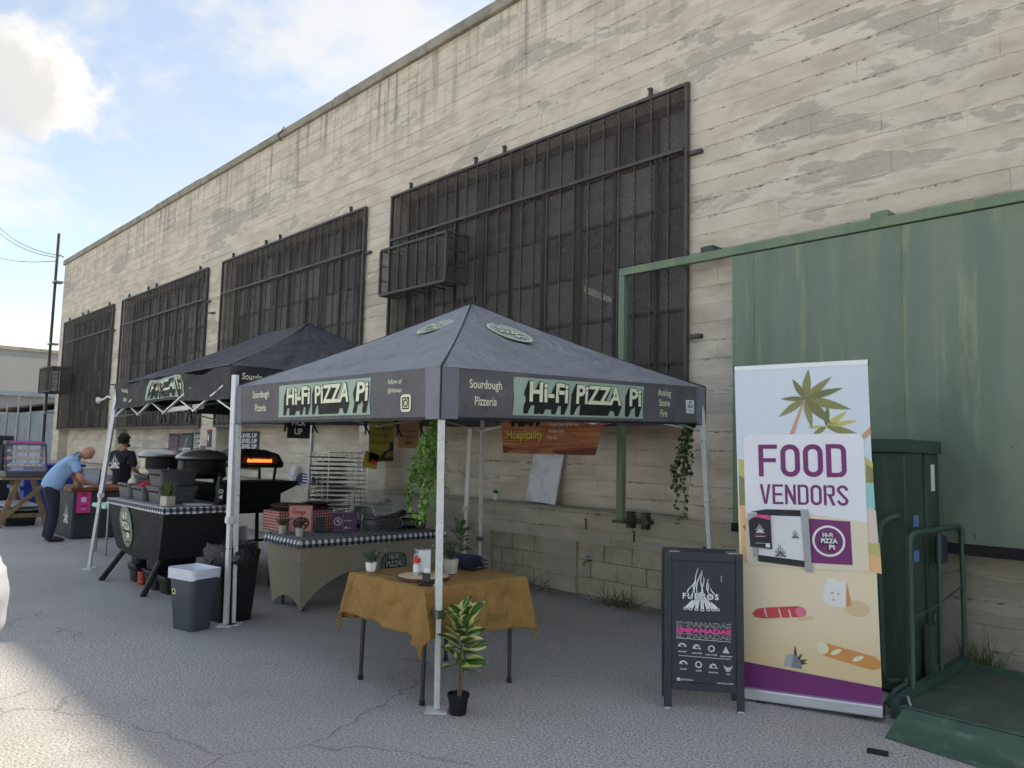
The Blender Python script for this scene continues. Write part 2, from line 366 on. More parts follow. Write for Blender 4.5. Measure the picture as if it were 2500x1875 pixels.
# ------------------------------------------------------------------ lettering
_tc = {}
def text2d(s, bold=0.0, spacing=1.0):
    """2-D vertices and faces of a line of text, 1 unit of cap height about .7, left at 0, baseline 0"""
    k = (s, bold, spacing)
    if k in _tc: return _tc[k]
    cu = bpy.data.curves.new('lettering', 'FONT'); cu.body = s; cu.size = 1.0; cu.offset = bold; cu.space_character = spacing; cu.resolution_u = 3
    cu.fill_mode = 'BOTH' if hasattr(cu, 'fill_mode') else cu.fill_mode
    ob = bpy.data.objects.new('lettering', cu); me = bpy.data.meshes.new_from_object(ob)
    vs = [(v.co.x, v.co.y) for v in me.vertices]; fs = [tuple(p.vertices) for p in me.polygons]
    bpy.data.objects.remove(ob); bpy.data.curves.remove(cu); bpy.data.meshes.remove(me)
    if not vs: vs = [(0,0),(0,0.01),(.01,0)]; fs = []
    x0 = min(v[0] for v in vs); vs = [(v[0]-x0, v[1]) for v in vs]
    _tc[k] = (vs, fs, max(v[0] for v in vs)); return _tc[k]
def fit(s, u0, u1, v0, v1, bold=0.0, skew=0, spacing=1.0):
    """text stretched into the box u0..u1, v0..v1"""
    vs, fs, w = text2d(s, bold, spacing); ys = [v[1] for v in vs]; a, b = min(ys), max(ys)
    return [(u0 + v[0]/w*(u1-u0) + skew*(v[1]-a), v0 + (v[1]-a)/(b-a)*(v1-v0)) for v in vs], fs
def line(s, u, v, h, bold=0.0, align='L', wscale=1.0, spacing=1.0):
    """text with cap height h, baseline at v"""
    vs, fs, w = text2d(s, bold, spacing); k = h/.7; du = {'L': 0, 'C': -w*k*wscale/2, 'R': -w*k*wscale}[align]
    return [(u + du + p[0]*k*wscale, v + p[1]*k) for p in vs], fs
def sweep(shape, d):
    """block shadow: the shape moved by d plus the walls swept between"""
    vs, fs = shape; n = len(vs); out = [(p[0]+d[0], p[1]+d[1]) for p in vs]; of = list(fs); cnt = {}
    for f in fs:
        for i in range(len(f)):
            a, b = f[i], f[(i+1) % len(f)]; cnt[tuple(sorted((a, b)))] = cnt.get(tuple(sorted((a, b))), 0) + 1
    for (a, b), c in cnt.items():
        if c == 1:
            o = len(out); out += [vs[a], vs[b], (vs[b][0]+d[0], vs[b][1]+d[1]), (vs[a][0]+d[0], vs[a][1]+d[1])]; of.append((o, o+1, o+2, o+3))
    return out, of
def merge(*shapes):
    v = []; f = []
    for a, b in shapes:
        o = len(v); v += list(a); f += [tuple(i+o for i in q) for q in b]
    return v, f
def many(*shapes): return list(shapes)
def rect(u0, v0, u1, v1): return [(u0,v0),(u1,v0),(u1,v1),(u0,v1)], [(0,1,2,3)]
def poly(pts): return list(pts), [tuple(range(len(pts)))]
def disc(u, v, r, ry=None, n=32, rot=0):
    ry = ry or r; c, s = math.cos(rot), math.sin(rot)
    return poly([(u + r*math.cos(t)*c - ry*math.sin(t)*s, v + r*math.cos(t)*s + ry*math.sin(t)*c) for t in (2*PI*i/n for i in range(n))])
def discr(u, v, r, ry, n=32, k=7):
    vs = [(u, v)] + [(u + r*j/k*math.cos(2*PI*i/n), v + ry*j/k*math.sin(2*PI*i/n)) for j in range(1, k+1) for i in range(n)]
    fs = [(0, 1+i, 1+(i+1) % n) for i in range(n)] + [(1+(j-1)*n+i, 1+j*n+i, 1+j*n+(i+1) % n, 1+(j-1)*n+(i+1) % n) for j in range(1, k) for i in range(n)]
    return vs, fs
def ring(u, v, r0, r1, n=36, k=1.0):
    vs = [(u + r*math.cos(2*PI*i/n), v + k*r*math.sin(2*PI*i/n)) for r in (r0, r1) for i in range(n)]
    return vs, [(i, (i+1) % n, n+(i+1) % n, n+i) for i in range(n)]
def rrect(u0, v0, u1, v1, r, n=6):
    pts = []
    for cx, cyy, a in ((u1-r, v0+r, -90), (u1-r, v1-r, 0), (u0+r, v1-r, 90), (u0+r, v0+r, 180)):
        pts += [(cx + r*math.cos(R(a+90*i/n)), cyy + r*math.sin(R(a+90*i/n))) for i in range(n+1)]
    return poly(pts)
def frame2d(u0, v0, u1, v1, w): return merge(rect(u0,v0,u1,v0+w), rect(u0,v1-w,u1,v1), rect(u0,v0+w,u0+w,v1-w), rect(u1-w,v0+w,u1,v1-w))
def ribbon(pts, w, taper=True):
    k = len(pts); vs = []; fs = []
    for i, p in enumerate(pts):
        a = pts[max(i-1, 0)]; b = pts[min(i+1, k-1)]; dx, dy = b[0]-a[0], b[1]-a[1]; l = math.hypot(dx, dy) or 1
        ww = w * (.35 + .65*math.sin(PI*min(1, max(0, i/(k-1))))) if taper else w
        vs += [(p[0]-dy/l*ww/2, p[1]+dx/l*ww/2), (p[0]+dy/l*ww/2, p[1]-dx/l*ww/2)]
    for i in range(k-1): fs.append((2*i, 2*i+1, 2*i+3, 2*i+2))
    return vs, fs
def leaf2d(u, v, ang, ln, w, n=8, bend=0.0):
    pts = []
    for sgn in (1, -1):
        rng = range(n+1) if sgn == 1 else range(n-1, 0, -1)
        for i in rng:
            t = i/n; r = w * math.sin(PI*t**.8) * sgn; a = ang + bend*t
            pts.append((u + math.cos(a)*ln*t - math.sin(a)*r, v + math.sin(a)*ln*t + math.cos(a)*r))
    return poly(pts)
def glyphs(word, u0, u1, v0, v1, st=.26, gap=.16):
    """condensed poster capitals drawn with even strokes; st = stroke as a share of the letter width"""
    n = len(word); w = (u1-u0)/(n + gap*(n-1)); h = v1-v0; s = w*st; out = []
    def rr(x0, y0, x1, y1, r, q=5):
        p = []
        for cx, cyy, a in ((x1-r, y0+r, -90), (x1-r, y1-r, 0), (x0+r, y1-r, 90), (x0+r, y0+r, 180)):
            p += [(cx + r*math.cos(R(a+90*i/q)), cyy + r*math.sin(R(a+90*i/q))) for i in range(q+1)]
        return p
    def band(a, b): m = len(a); return a + b, [(i, (i+1) % m, m+(i+1) % m, m+i) for i in range(m)]
    for i, ch in enumerate(word):
        x = u0 + i*w*(1+gap); X = x + w; ym = v0 + h*.5
        if ch == 'F': out += [rect(x, v0, x+s, v1), rect(x+s, v1-s*.9, X, v1), rect(x+s, ym-s*.35, X-s*.3, ym+s*.5)]
        elif ch == 'E': out += [rect(x, v0, x+s, v1), rect(x+s, v1-s*.9, X, v1), rect(x+s, ym-s*.45, X-s*.3, ym+s*.45), rect(x+s, v0, X, v0+s*.9)]
        elif ch == 'O': out.append(band(rr(x, v0, X, v1, w*.46), rr(x+s, v0+s, X-s, v1-s, w*.46-s*.9)))
        elif ch == 'D': out += [rect(x, v0, x+s, v1), rect(x+s, v0, X-w*.4, v0+s*.9), rect(x+s, v1-s*.9, X-w*.4, v1), ribbon([(X-w*.4+w*.27*math.sin(a), (v1-s*.45-w*.27+w*.27*math.cos(a))) for a in (PI/2*k/5 for k in range(6))] + [(X-w*.4+w*.27*math.sin(a), (v0+s*.45+w*.27+w*.27*math.cos(a))) for a in (PI/2+PI/2*k/5 for k in range(6))], s*.95, False)]
        elif ch == 'V': out.append(poly([(x-.02*w, v1), (x+s, v1), (x+w/2, v0+s*1.5), (X-s, v1), (X+.02*w, v1), (x+w*.64, v0), (x+w*.36, v0)][:]))
        elif ch == 'N': out += [rect(x, v0, x+s*.92, v1), rect(X-s*.92, v0, X, v1), poly([(x+s*.92, v1), (x+s*.92, v1-h*.38), (X-s*.92, v0), (X-s*.92, v0+h*.38)])]
        elif ch == 'R': out += [rect(x, v0, x+s, v1), band(rr(x+s*.98, ym-s*.5, X, v1, w*.30)[:], rr(x+s, ym+s*.4, X-s, v1-s*.9, w*.12)), poly([(x+w*.42, ym-s*.4), (x+w*.70, ym-s*.4), (X+.02*w, v0), (X-s*1.05, v0)])]
        elif ch == 'S':
            r = (w-s)/2; cx = x+w/2; t0 = v1-s/2-r; b0 = v0+s/2+r; p = [(cx+r*math.cos(a), t0+r*math.sin(a)) for a in (R(0)+PI*k/8 for k in range(9))]
            p += [(cx-r*.8, t0-h*.06), (cx, ym), (cx+r*.8, b0+h*.06)] + [(cx+r*math.cos(a), b0+r*math.sin(a)) for a in (-PI*k/8 for k in range(9))]; out.append(ribbon(p, s, False))
    return merge(*out)
class Sheet:
    """a flat (or gently rippled) printed surface: maps (u, v) in metres to space; layer n lies n*LAY in front"""
    LAY = .0012
    def __init__(s, o, ux, uy, fn=None):
        s.o = Vector(o); s.ux = Vector(ux).normalized(); s.uy = Vector(uy).normalized(); s.n = s.ux.cross(s.uy).normalized(); s.fn = fn
    def p(s, u, v, lay=0):
        q = s.o + s.ux*u + s.uy*v; d = lay*s.LAY + (s.fn(u, v) if s.fn else 0)
        return q + s.n*d
    def put(s, shape, mat, name, parent, lay=1):
        if isinstance(shape, list): return [s.put(q, mat, name, parent, lay) for q in shape][-1]
        vs, fs = shape; b = MB(); b.add([s.p(u, v, lay) for u, v in vs], fs)
        return b.build(name, mat, parent)
def hifi(sheet, parent, u0, u1, v0, v1, l0=2, words=('Hi-Fi', 'PiZZA', 'Pi'), ink=None, front=None):
    """the block-shadowed name across a box"""
    ink = ink or M['black_ink']; front = front or M['cream_ink']; w = u1-u0; h = v1-v0; sh = (-.15*h, -.30*h)
    spans = ((.09, .37), (.43, .80), (.875, .985))
    for s, (a, b) in zip(words, spans):
        big = fit(s, u0+a*w-.008*w, u0+b*w+.008*w, v0+.35*h, v0+.93*h, .05)
        sheet.put(sweep(big, sh), ink, 'letter_shadow', parent, l0); sheet.put(big, ink, 'letter_outline', parent, l0+1)
        sheet.put(fit(s, u0+a*w, u0+b*w, v0+.37*h, v0+.91*h, .03), front, 'lettering', parent, l0+2)
def hifi_badge(sheet, parent, u, v, r, l0=1, disc_m=None, rim_m=None, ink=None, front=None, ry=1.0, slant=0.0):
    """round badge with the name stacked in three lines"""
    ink = ink or M['black_ink']; front = front or M['cream_ink']
    if rim_m: sheet.put(discr(u, v, r, r*ry), rim_m, 'badge_rim', parent, l0)
    if disc_m: sheet.put(discr(u, v, r*.92, r*.92*ry), disc_m, 'badge_field', parent, l0+1)
    rows = (('Hi-Fi', -.42, .30, .28, .62), ('PiZZA', -.55, .62, -.16, .20), ('Pi', .0, .42, -.62, -.26))
    sh = [fit(s, u+a*r, u+b*r, v+c*r*ry, v+d*r*ry, .04) for s, a, b, c, d in rows]
    for q in sh: sheet.put(sweep(q, (-.10*r, -.14*r*ry)), ink, 'letter_shadow', parent, l0+2); sheet.put(q, front, 'lettering', parent, l0+3)
def campfire(sheet, parent, u, v, h, lay=1, mat=None, ink=None, word=True, w_ink=None):
    """white line drawing of a camp fire with the word across it"""
    mat = mat or M['white']; sh = []
    def wav(x0, y0, x1, y1, amp, ph, n=12):
        return [(u + (x0 + (x1-x0)*t + amp*math.sin(ph + t*5.2)*(1-.5*t))*h, v + (y0 + (y1-y0)*t)*h) for t in (i/n for i in range(n+1))]
    for a in ((-.26,.30,-.03,1.0,.05,0), (-.20,.28,-.10,.74,.06,1), (-.12,.30,.02,.95,.05,2), (-.02,.30,.06,.88,.06,.5), (.08,.30,.05,.80,.05,3), (.18,.28,.18,.76,.05,1.4), (.27,.28,.16,.66,.06,2.4), (-.32,.32,-.20,.62,.05,2.2), (.33,.30,.26,.55,.05,.3)):
        sh.append(ribbon(wav(*a), .026*h))
    sheet.put(merge(*sh), mat, 'flame_drawing', parent, lay)
    lg = []
    for cx, a, ln in ((-.36,.65,.30), (-.24,.9,.34), (-.10,1.35,.40), (.04,1.6,.42), (.18,1.95,.36), (.30,2.3,.32), (.40,2.55,.26)):
        x0, y0 = u+cx*h, v+(.02+.05*abs(cx))*h; x1, y1 = x0+math.cos(a)*ln*h*.8, y0+math.sin(a)*ln*h
        lg.append(ribbon([(x0, y0), (x1, y1)], .075*h, False)); lg.append(disc(x0, y0, .05*h, .035*h, 14))
    sheet.put(merge(*lg), mat, 'log_drawing', parent, lay+.4)
    if ink:
        sheet.put(merge(*[disc(u+cx*h, v+(.02+.05*abs(cx))*h, .028*h, .017*h, 10) for cx in (-.36,-.24,-.10,.04,.18,.30,.40)] + [ribbon([(u+(cx+.03*math.cos(a))*h, v+.1*h), (u+(cx+.22*math.cos(a))*h, v+.28*h)], .014*h) for cx, a in ((-.36,.65),(-.22,.9),(-.1,1.35),(.05,1.6),(.17,1.95),(.3,2.3))]), ink, 'log_grain', parent, lay+.8)
    if word and ink: sheet.put(line('FUEGOS', u, v+.27*h, .13*h, .075, 'C', 1.05, 1.28), ink, 'letter_outline', parent, lay+1.1)
    if word: sheet.put(line('FUEGOS', u, v+.27*h, .13*h, .03, 'C', 1.05, 1.28), w_ink or mat, 'lettering', parent, lay+2.0)
# ================================================================== ground
def ground():
    b = MB(); b.grid(lambda u, v: (-260 + 420*u, -160 + 420*v, 0), 2, 2)
    o = b.build('ground', M['asphalt']); o['kind'] = 'structure'; o['label'] = 'pale worn asphalt yard in front of the warehouse'
ground()

# ================================================================== warehouse
WY = 6.95; Z_LEDGE, Z_SILL, Z_HEAD, Z_TOP = .98, 2.08, 5.68, 7.84
WIN = [(-29.56,-24.31), (-23.47,-17.49), (-16.63,-10.93), (-10.13,-4.59)]
XL, XR_ = -30.35, 14.0
RECY = 7.23
BLK = [(-7.66,-6.68), (-6.14,-4.90)]
def warehouse():
    t = thing('warehouse', 'long pale board-marked concrete warehouse with four barred windows', 'building', (XL, WY, 0))
    off = Vector((-XL, -WY, 0))
    def fr(b):
        b.v = [(x+off.x, y+off.y, z) for x, y, z in b.v]; return b
    w = MB(); rects = []
    def slab(x0, x1, z0, z1, y=WY, d=.45):
        w.box(x0, x1, y+.012, y+d, z0, z1); rects.append((x0, x1, z0, z1, y+.012))
    slab(XL, XR_, Z_HEAD, Z_TOP)
    xs = [XL] + [e for p in WIN for e in p] + [XR_]
    for i in range(0, len(xs), 2): slab(xs[i], xs[i+1], Z_LEDGE, Z_HEAD)
    for x0, x1 in WIN: slab(x0, x1, Z_LEDGE, Z_SILL, RECY, .3)
    zb = .60; cur = XL
    slab(XL, XR_, zb, Z_LEDGE)
    for x0, x1 in BLK: slab(cur, x0, -.1, zb); cur = x1
    slab(cur, XR_, -.1, zb)
    for x0, x1 in BLK: w.box(x0, x1, WY+.10, WY+.4, -.1, zb)
    # side, back and roof
    w.box(XL, XL+.3, WY+.46, 34, -.1, 7.84); w.box(XL, XR_, 33.7, 34, -.1, 7.84); w.box(XR_-.3, XR_, WY+.46, 33.7, -.1, 7.84)
    w.box(XL+.3, XR_-.3, WY+.46, 33.7, 7.2, 7.45)
    # board courses: thin boards left standing proud by the formwork
    rnd = random.Random(3)
    for x0, x1, z0, z1, y in rects:
        k = math.floor(z0/.19)
        while k*.19 < z1 - .01:
            a, c = max(z0, k*.19 + .001), min(z1, (k+1)*.19 - .001); k += 1
            if c - a < .03: continue
            x = x0 - rnd.uniform(0, 2)
            while x < x1:
                e = x + rnd.uniform(2.2, 4.9); xa, xb = max(x0, x+.002), min(x1, e-.002); x = e
                if xb - xa < .1: continue
                d = rnd.uniform(.003, .008); i = .003; ga = rnd.choice((0, 0, .003)); 
                aa, cc = a, c - ga
                vs = [(xa,y,aa),(xb,y,aa),(xb,y,cc),(xa,y,cc),(xa+i,y-d,aa+i),(xb-i,y-d,aa+i),(xb-i,y-d,cc-i),(xa+i,y-d,cc-i)]
                w.add(vs, [(4,5,6,7),(0,1,5,4),(1,2,6,5),(2,3,7,6),(3,0,4,7)])
    o = fr(w).build('wall', M['wall'], t)
    # wall mesh is shifted to the thing's base; give its texture the same offset
    c = MB(); rnd = random.Random(5); x = XL - .05
    while x < XR_:
        e = min(XR_, x + rnd.uniform(2.6, 3.4)); dz = rnd.uniform(-.012, .012); c.box(x, e-.012, WY-.055+rnd.uniform(-.006,.006), WY+.40, Z_TOP+.002, 8.0+dz); x = e
    fr(c).build('coping', M['coping'], t, bevel=.012)
    # ledge cap along the recesses
    for x0, x1 in WIN:
        b = MB(); b.box(x0+.004, x1-.004, WY-.012, RECY+.004, Z_LEDGE-.002, Z_LEDGE+.012); fr(b).build('ledge', M['coping'], t)
    # concrete block infill under the ledge
    bm = None
    for x0, x1 in BLK:
        for r_ in range(3):
            x = x0 + .006 - (.2 if r_ % 2 else 0.0)
            while x < x1 - .02:
                a, e = max(x0+.004, x), min(x1-.004, x + .392)
                if e - a > .05:
                    b = MB(); b.box(a, e-.003, WY+.045+random.uniform(-.003,.003), WY+.11, r_*.2+.003, r_*.2+.1975); fr(b).build('block', M['block'], t, bevel=.003)
                x += .4
    # rusty anchor plates and slots left in the concrete
    for x, z in ((-5.98,.82),(-5.28,.74),(-4.38,.66)):
        b = MB(); b.box(x-.007, x+.007, WY-.008, WY+.01, z-.06, z+.05); b.box(x-.03, x+.012, WY-.006, WY+.01, z+.05, z+.062); fr(b).build('rusty_anchor', M['rust'], t)
    for x, z in ((-5.10,.915),(-5.30,.915)):
        b = MB(); b.box(x-.08, x+.08, WY-.10, WY+.01, z-.02, z+.02); b.box(x-.035, x+.035, WY-.07, WY+.01, z-.08, z+.10); fr(b).build('iron_bracket', M['iron'], t)
    for x, z in ((-10.6,3.30),(-17.05,3.05),(-17.1,4.6),(-23.9,3.3)):
        b = MB(); b.box(x-.09, x+.07, WY-.10, WY+.01, z-.012, z+.012); fr(b).build('iron_hook', M['iron'], t)
    # steel windows with panes, grilles in front
    gl = [M['glass_a'], M['glass_b'], M['glass_c']]; rnd = random.Random(11)
    pane_me = {}
    for wi, (x0, x1) in enumerate(WIN):
        f = MB(); gy = RECY + .02; nx = 9; nz = 6; dx = (x1-x0)/nx; dz = (Z_HEAD-Z_SILL)/nz
        f.box(x0, x1, gy-.06, gy+.06, Z_SILL, Z_SILL+.06); f.box(x0, x1, gy-.06, gy+.06, Z_HEAD-.08, Z_HEAD)
        for i in range(nx+1):
            wdt = .06 if i % 3 == 0 else .018; xx = min(max(x0 + i*dx, x0+wdt), x1-wdt); f.box(xx-wdt, xx+wdt, gy-.05, gy+.05, Z_SILL+.06, Z_HEAD-.08)
        for j in range(1, nz):
            z = Z_SILL + j*dz
            for i in range(nx): f.box(x0+i*dx+.062, x0+(i+1)*dx-.062, gy-.035, gy+.035, z-.018, z+.018)
        fo = fr(f).build('window', M['brown_iron'], t)
        for i in range(nx):
            for j in range(nz):
                b = MB(); b.box(-dx/2+.002, dx/2-.002, -.004, .004, -dz/2+.002, dz/2-.002)
                k = rnd.choice((0,0,1,1,1,2)); key = (wi, k)
                if key not in pane_me: pane_me[key] = b.mesh('pane'); pane_me[key].materials.append(gl[k])
                p = link('pane', pane_me[key], fo); p.location = Vector((x0+(i+.5)*dx, gy+.012, Z_SILL+(j+.5)*dz)) + off; p.rotation_euler = (rnd.uniform(-.012,.012), 0, rnd.uniform(-.012,.012))
        # grille: outer frame, rail, bars, expanded-metal sheet
        g = MB(); yy = WY - .05; fw = .05
        g.box(x0-.03, x1+.03, yy-.02, yy+.03, Z_HEAD-.01, Z_HEAD+.025); g.box(x0-.03, x1+.03, yy-.02, yy+.03, Z_SILL-.06, Z_SILL-.01)
        g.box(x0-.025, x0+.012, yy-.02, yy+.03, Z_SILL-.01, Z_HEAD-.01); g.box(x1-.012, x1+.025, yy-.02, yy+.03, Z_SILL-.01, Z_HEAD-.01)
        go = fr(g).build('grille_frame', M['iron'], t)
        b = MB(); b.box(x0+.02, x1-.02, yy-.040, yy-.012, 4.94, 4.98); fr(b).build('rail', M['iron'], go)
        n = 24; bme = MB().box(-.008, .008, -.008, .008, Z_SILL-.01, Z_HEAD-.01).mesh('bar'); bme.materials.append(M['iron'])
        for i in range(1, n):
            p = link('bar', bme, go); p.location = Vector((x0 + (x1-x0)*i/n, yy, 0)) + off
        b = MB(); b.box(x0+.02, x1-.02, yy+.016, yy+.019, Z_SILL-.01, Z_HEAD-.01); fr(b).build('mesh_screen', M['screen'], go)
        for i, xx in enumerate((x0+.45, x0+2.0, x0+2.6, x1-.5)):
            b = MB(); b.box(xx-.012, xx+.012, yy+.005, WY+.01, Z_HEAD+.027, Z_HEAD+.14); b.box(xx-.028, xx+.02, yy+.003, WY-.002, Z_HEAD+.12, Z_HEAD+.14); fr(b).build('hanger', M['iron'], go)
        for zz in (2.9, 4.9):
            b = MB(); b.box(x1+.032, x1+.18, yy, WY+.01, zz-.02, zz+.02); fr(b).build('bracket', M['iron'], go)
        # dark steel apron under the grille
        b = MB(); b.box(x0+.004, x1-.004, WY-.03, RECY+.0, Z_SILL-.005, Z_SILL+.03); fr(b).build('sill', M['brown_iron'], t)
    # caged window boxes
    for (x0, x1, z0, z1, d, dark) in ((-9.80,-8.20,3.97,4.66,.36,0), (-29.75,-28.2,3.25,4.05,.55,1)):
        g = MB(); y0 = WY-.09-d; y1 = WY-.075; s = .035
        for z in (z0, z1):
            g.bar((x0,y0,z),(x1,y0,z),s); g.bar((x0,y0+s/2,z),(x0,y1,z),s*.9); g.bar((x1,y0+s/2,z),(x1,y1,z),s*.9)
        for x in (x0, x1):
            g.bar((x,y0,z0+s/2),(x,y0,z1-s/2),s); g.bar((x,y1,z0),(x,y1,z1),s)
            for q in (.33,.66): g.bar((x,y0,z0+(z1-z0)*q),(x,y1,z0+(z1-z0)*q),.018)
        n = 7
        for i in range(1, n):
            x = x0+(x1-x0)*i/n; g.bar((x,y0,z0-.0),(x,y0,z1+.05),.018); g.bar((x,y0,z0),(x,y1,z0),.02); g.bar((x,y0,z1),(x,y1,z1),.016)
        go = fr(g).build('window_cage', M['iron'], t)
        b = MB(); b.box(x0+.01, x1-.01, y0+.012, y0+.015, z0+.02, z1-.02); b.box(x1-.013, x1-.01, y0+.02, y1, z0+.02, z1-.02); b.box(x0+.01, x0+.013, y0+.02, y1, z0+.02, z1-.02)
        fr(b).build('cage_mesh', M['screen_thin'], go)
    # fluorescent tubes hanging inside
    for x, y, z, l in ((-7.6,9.4,4.05,1.2),(-10.0,9.6,3.5,.8),(-15.9,9.6,3.9,1.3),(-14.6,9.8,3.75,1.1)):
        b = MB(); b.bar((x,y,z),(x+l*.25,y-l,z),.07); fr(b).build('fluorescent_lamp', M['lamp'], t)
    # dim inner wall far behind the panes
    b = MB(); b.box(XL+.4, XR_-.4, 15.0, 15.2, 0, 7.1); fr(b).build('inner_wall', M['inner'], t)
    # stub of iron at the parapet
    b = MB(); b.tube([(-14.1,WY-.06,7.75),(-14.15,WY-.12,7.85),(-14.05,WY-.08,7.95),(-14.1,WY-.02,8.05)], .015, 6); fr(b).build('loose_wire', M['iron'], t)
    return t
M['rust'] = mk('rust', (92,62,44), .9, .0, var=.35, vs=20, bump=.4)
def glass(name, f, col, rough=.12):
    t = NT(name); tr = t.new('ShaderNodeBsdfTransparent'); tr.inputs[0].default_value = (.55,.55,.54,1)
    n = t.noise(3, 4); t.fin(t.mix(t.ramp(n, .3, .7), tuple(v*.8 for v in lin(col)[:3]) + (1,), lin(col)), t.ramp(t.noise(8, 4), .3, .7, rough*.5, rough*1.5))
    mx = t.new('ShaderNodeMixShader'); mx.inputs[0].default_value = f; t.L.new(tr.outputs[0], mx.inputs[1]); t.L.new(t.b.outputs[0], mx.inputs[2]); t.L.new(mx.outputs[0], t.out.inputs[0]); return t.m
M['glass_a'] = glass('window_glass', .72, (92,90,90)); M['glass_b'] = glass('dusty_reflection_glass', .85, (124,122,120), .3); M['glass_c'] = glass('pale_reflection_glass', .95, (146,143,138), .5)  # paler dirty panes have reflections of the sunlit yard put into their colour
def screen(name, f, col=(80,70,66)):
    t = NT(name); tr = t.new('ShaderNodeBsdfTransparent'); t.fin(lin(col), .6)
    x, y, z = t.sep(); k = 2*PI/.042
    d1 = t.math('SINE', t.math('MULTIPLY', t.math('ADD', t.math('ADD', x, y), t.math('MULTIPLY', z, .6)), k)); d2 = t.math('SINE', t.math('MULTIPLY', t.math('SUBTRACT', t.math('ADD', x, y), t.math('MULTIPLY', z, .6)), k))
    p = t.ramp(t.math('MAXIMUM', d1, d2), .35, .75, f-.10, min(1, f+.16)); mx = t.new('ShaderNodeMixShader'); t.L.new(p, mx.inputs[0])
    t.L.new(tr.outputs[0], mx.inputs[1]); t.L.new(t.b.outputs[0], mx.inputs[2]); t.L.new(mx.outputs[0], t.out.inputs[0]); return t.m
M['screen'] = screen('expanded_metal', .24); M['screen_thin'] = screen('cage_expanded_metal', .25)
M['lamp'] = mk('lit_tube', (255,250,235), .5, emit=6)
M['lamp'].cycles.emission_sampling = 'NONE'
M['inner'] = mk('dim_plaster', (120,116,108), .95, var=.2, vs=1)
warehouse()

# ================================================================== green sliding door on its track
def sliding_door():
    t = thing('sliding_door', 'big faded green metal sliding door on the loading dock wall', 'door', (-3.93, 6.72, .96))
    t['kind'] = 'thing'
    edges = [-3.93, -3.71, -2.36, -1.0, .36, 1.72, 3.1]
    for i in range(len(edges)-1):
        b = MB(); x0, x1 = edges[i]+3.93, edges[i+1]+3.93-.003; b.box(x0, x1, 0, .05, .055, 2.66); b.build('door_sheet', M['door'], t)
        if i: b = MB(); b.box(x0-.014, x0+.012, -.006, .0, .06, 2.655); b.build('seam_strip', M['track'], t)
    b = MB(); b.box(-.01, 7.04, -.012, .08, -.03, .052); b.build('bottom_rail', M['black_matte'], t)
    t2 = thing('door_track', 'green steel track above the sliding door, carried at its end by a tall post', 'track', (-5.3, 6.74, .93))
    b = MB(); b.box(-.04, 9.0, -.04, .03, 2.70, 2.785); b.build('track_beam', M['track'], t2, bevel=.004)
    b = MB(); b.box(-.04, .04, -.04, .03, 0, 2.698); b.build('post', M['track'], t2, bevel=.005)
    b = MB(); b.box(-.075, .08, -.06, .19, -.03, -.002); b.build('foot_bracket', M['iron'], t2)
    for x in (1.05, 2.75, 4.4):
        b = MB(); b.box(x, x+.10, -.02, .22, 2.788, 2.85); b.box(x-.05, x-.004, -.01, .22, 2.79, 2.85); b.build('hanger_bracket', M['track'] if x > 1.2 else M['lift'], t2)
sliding_door()

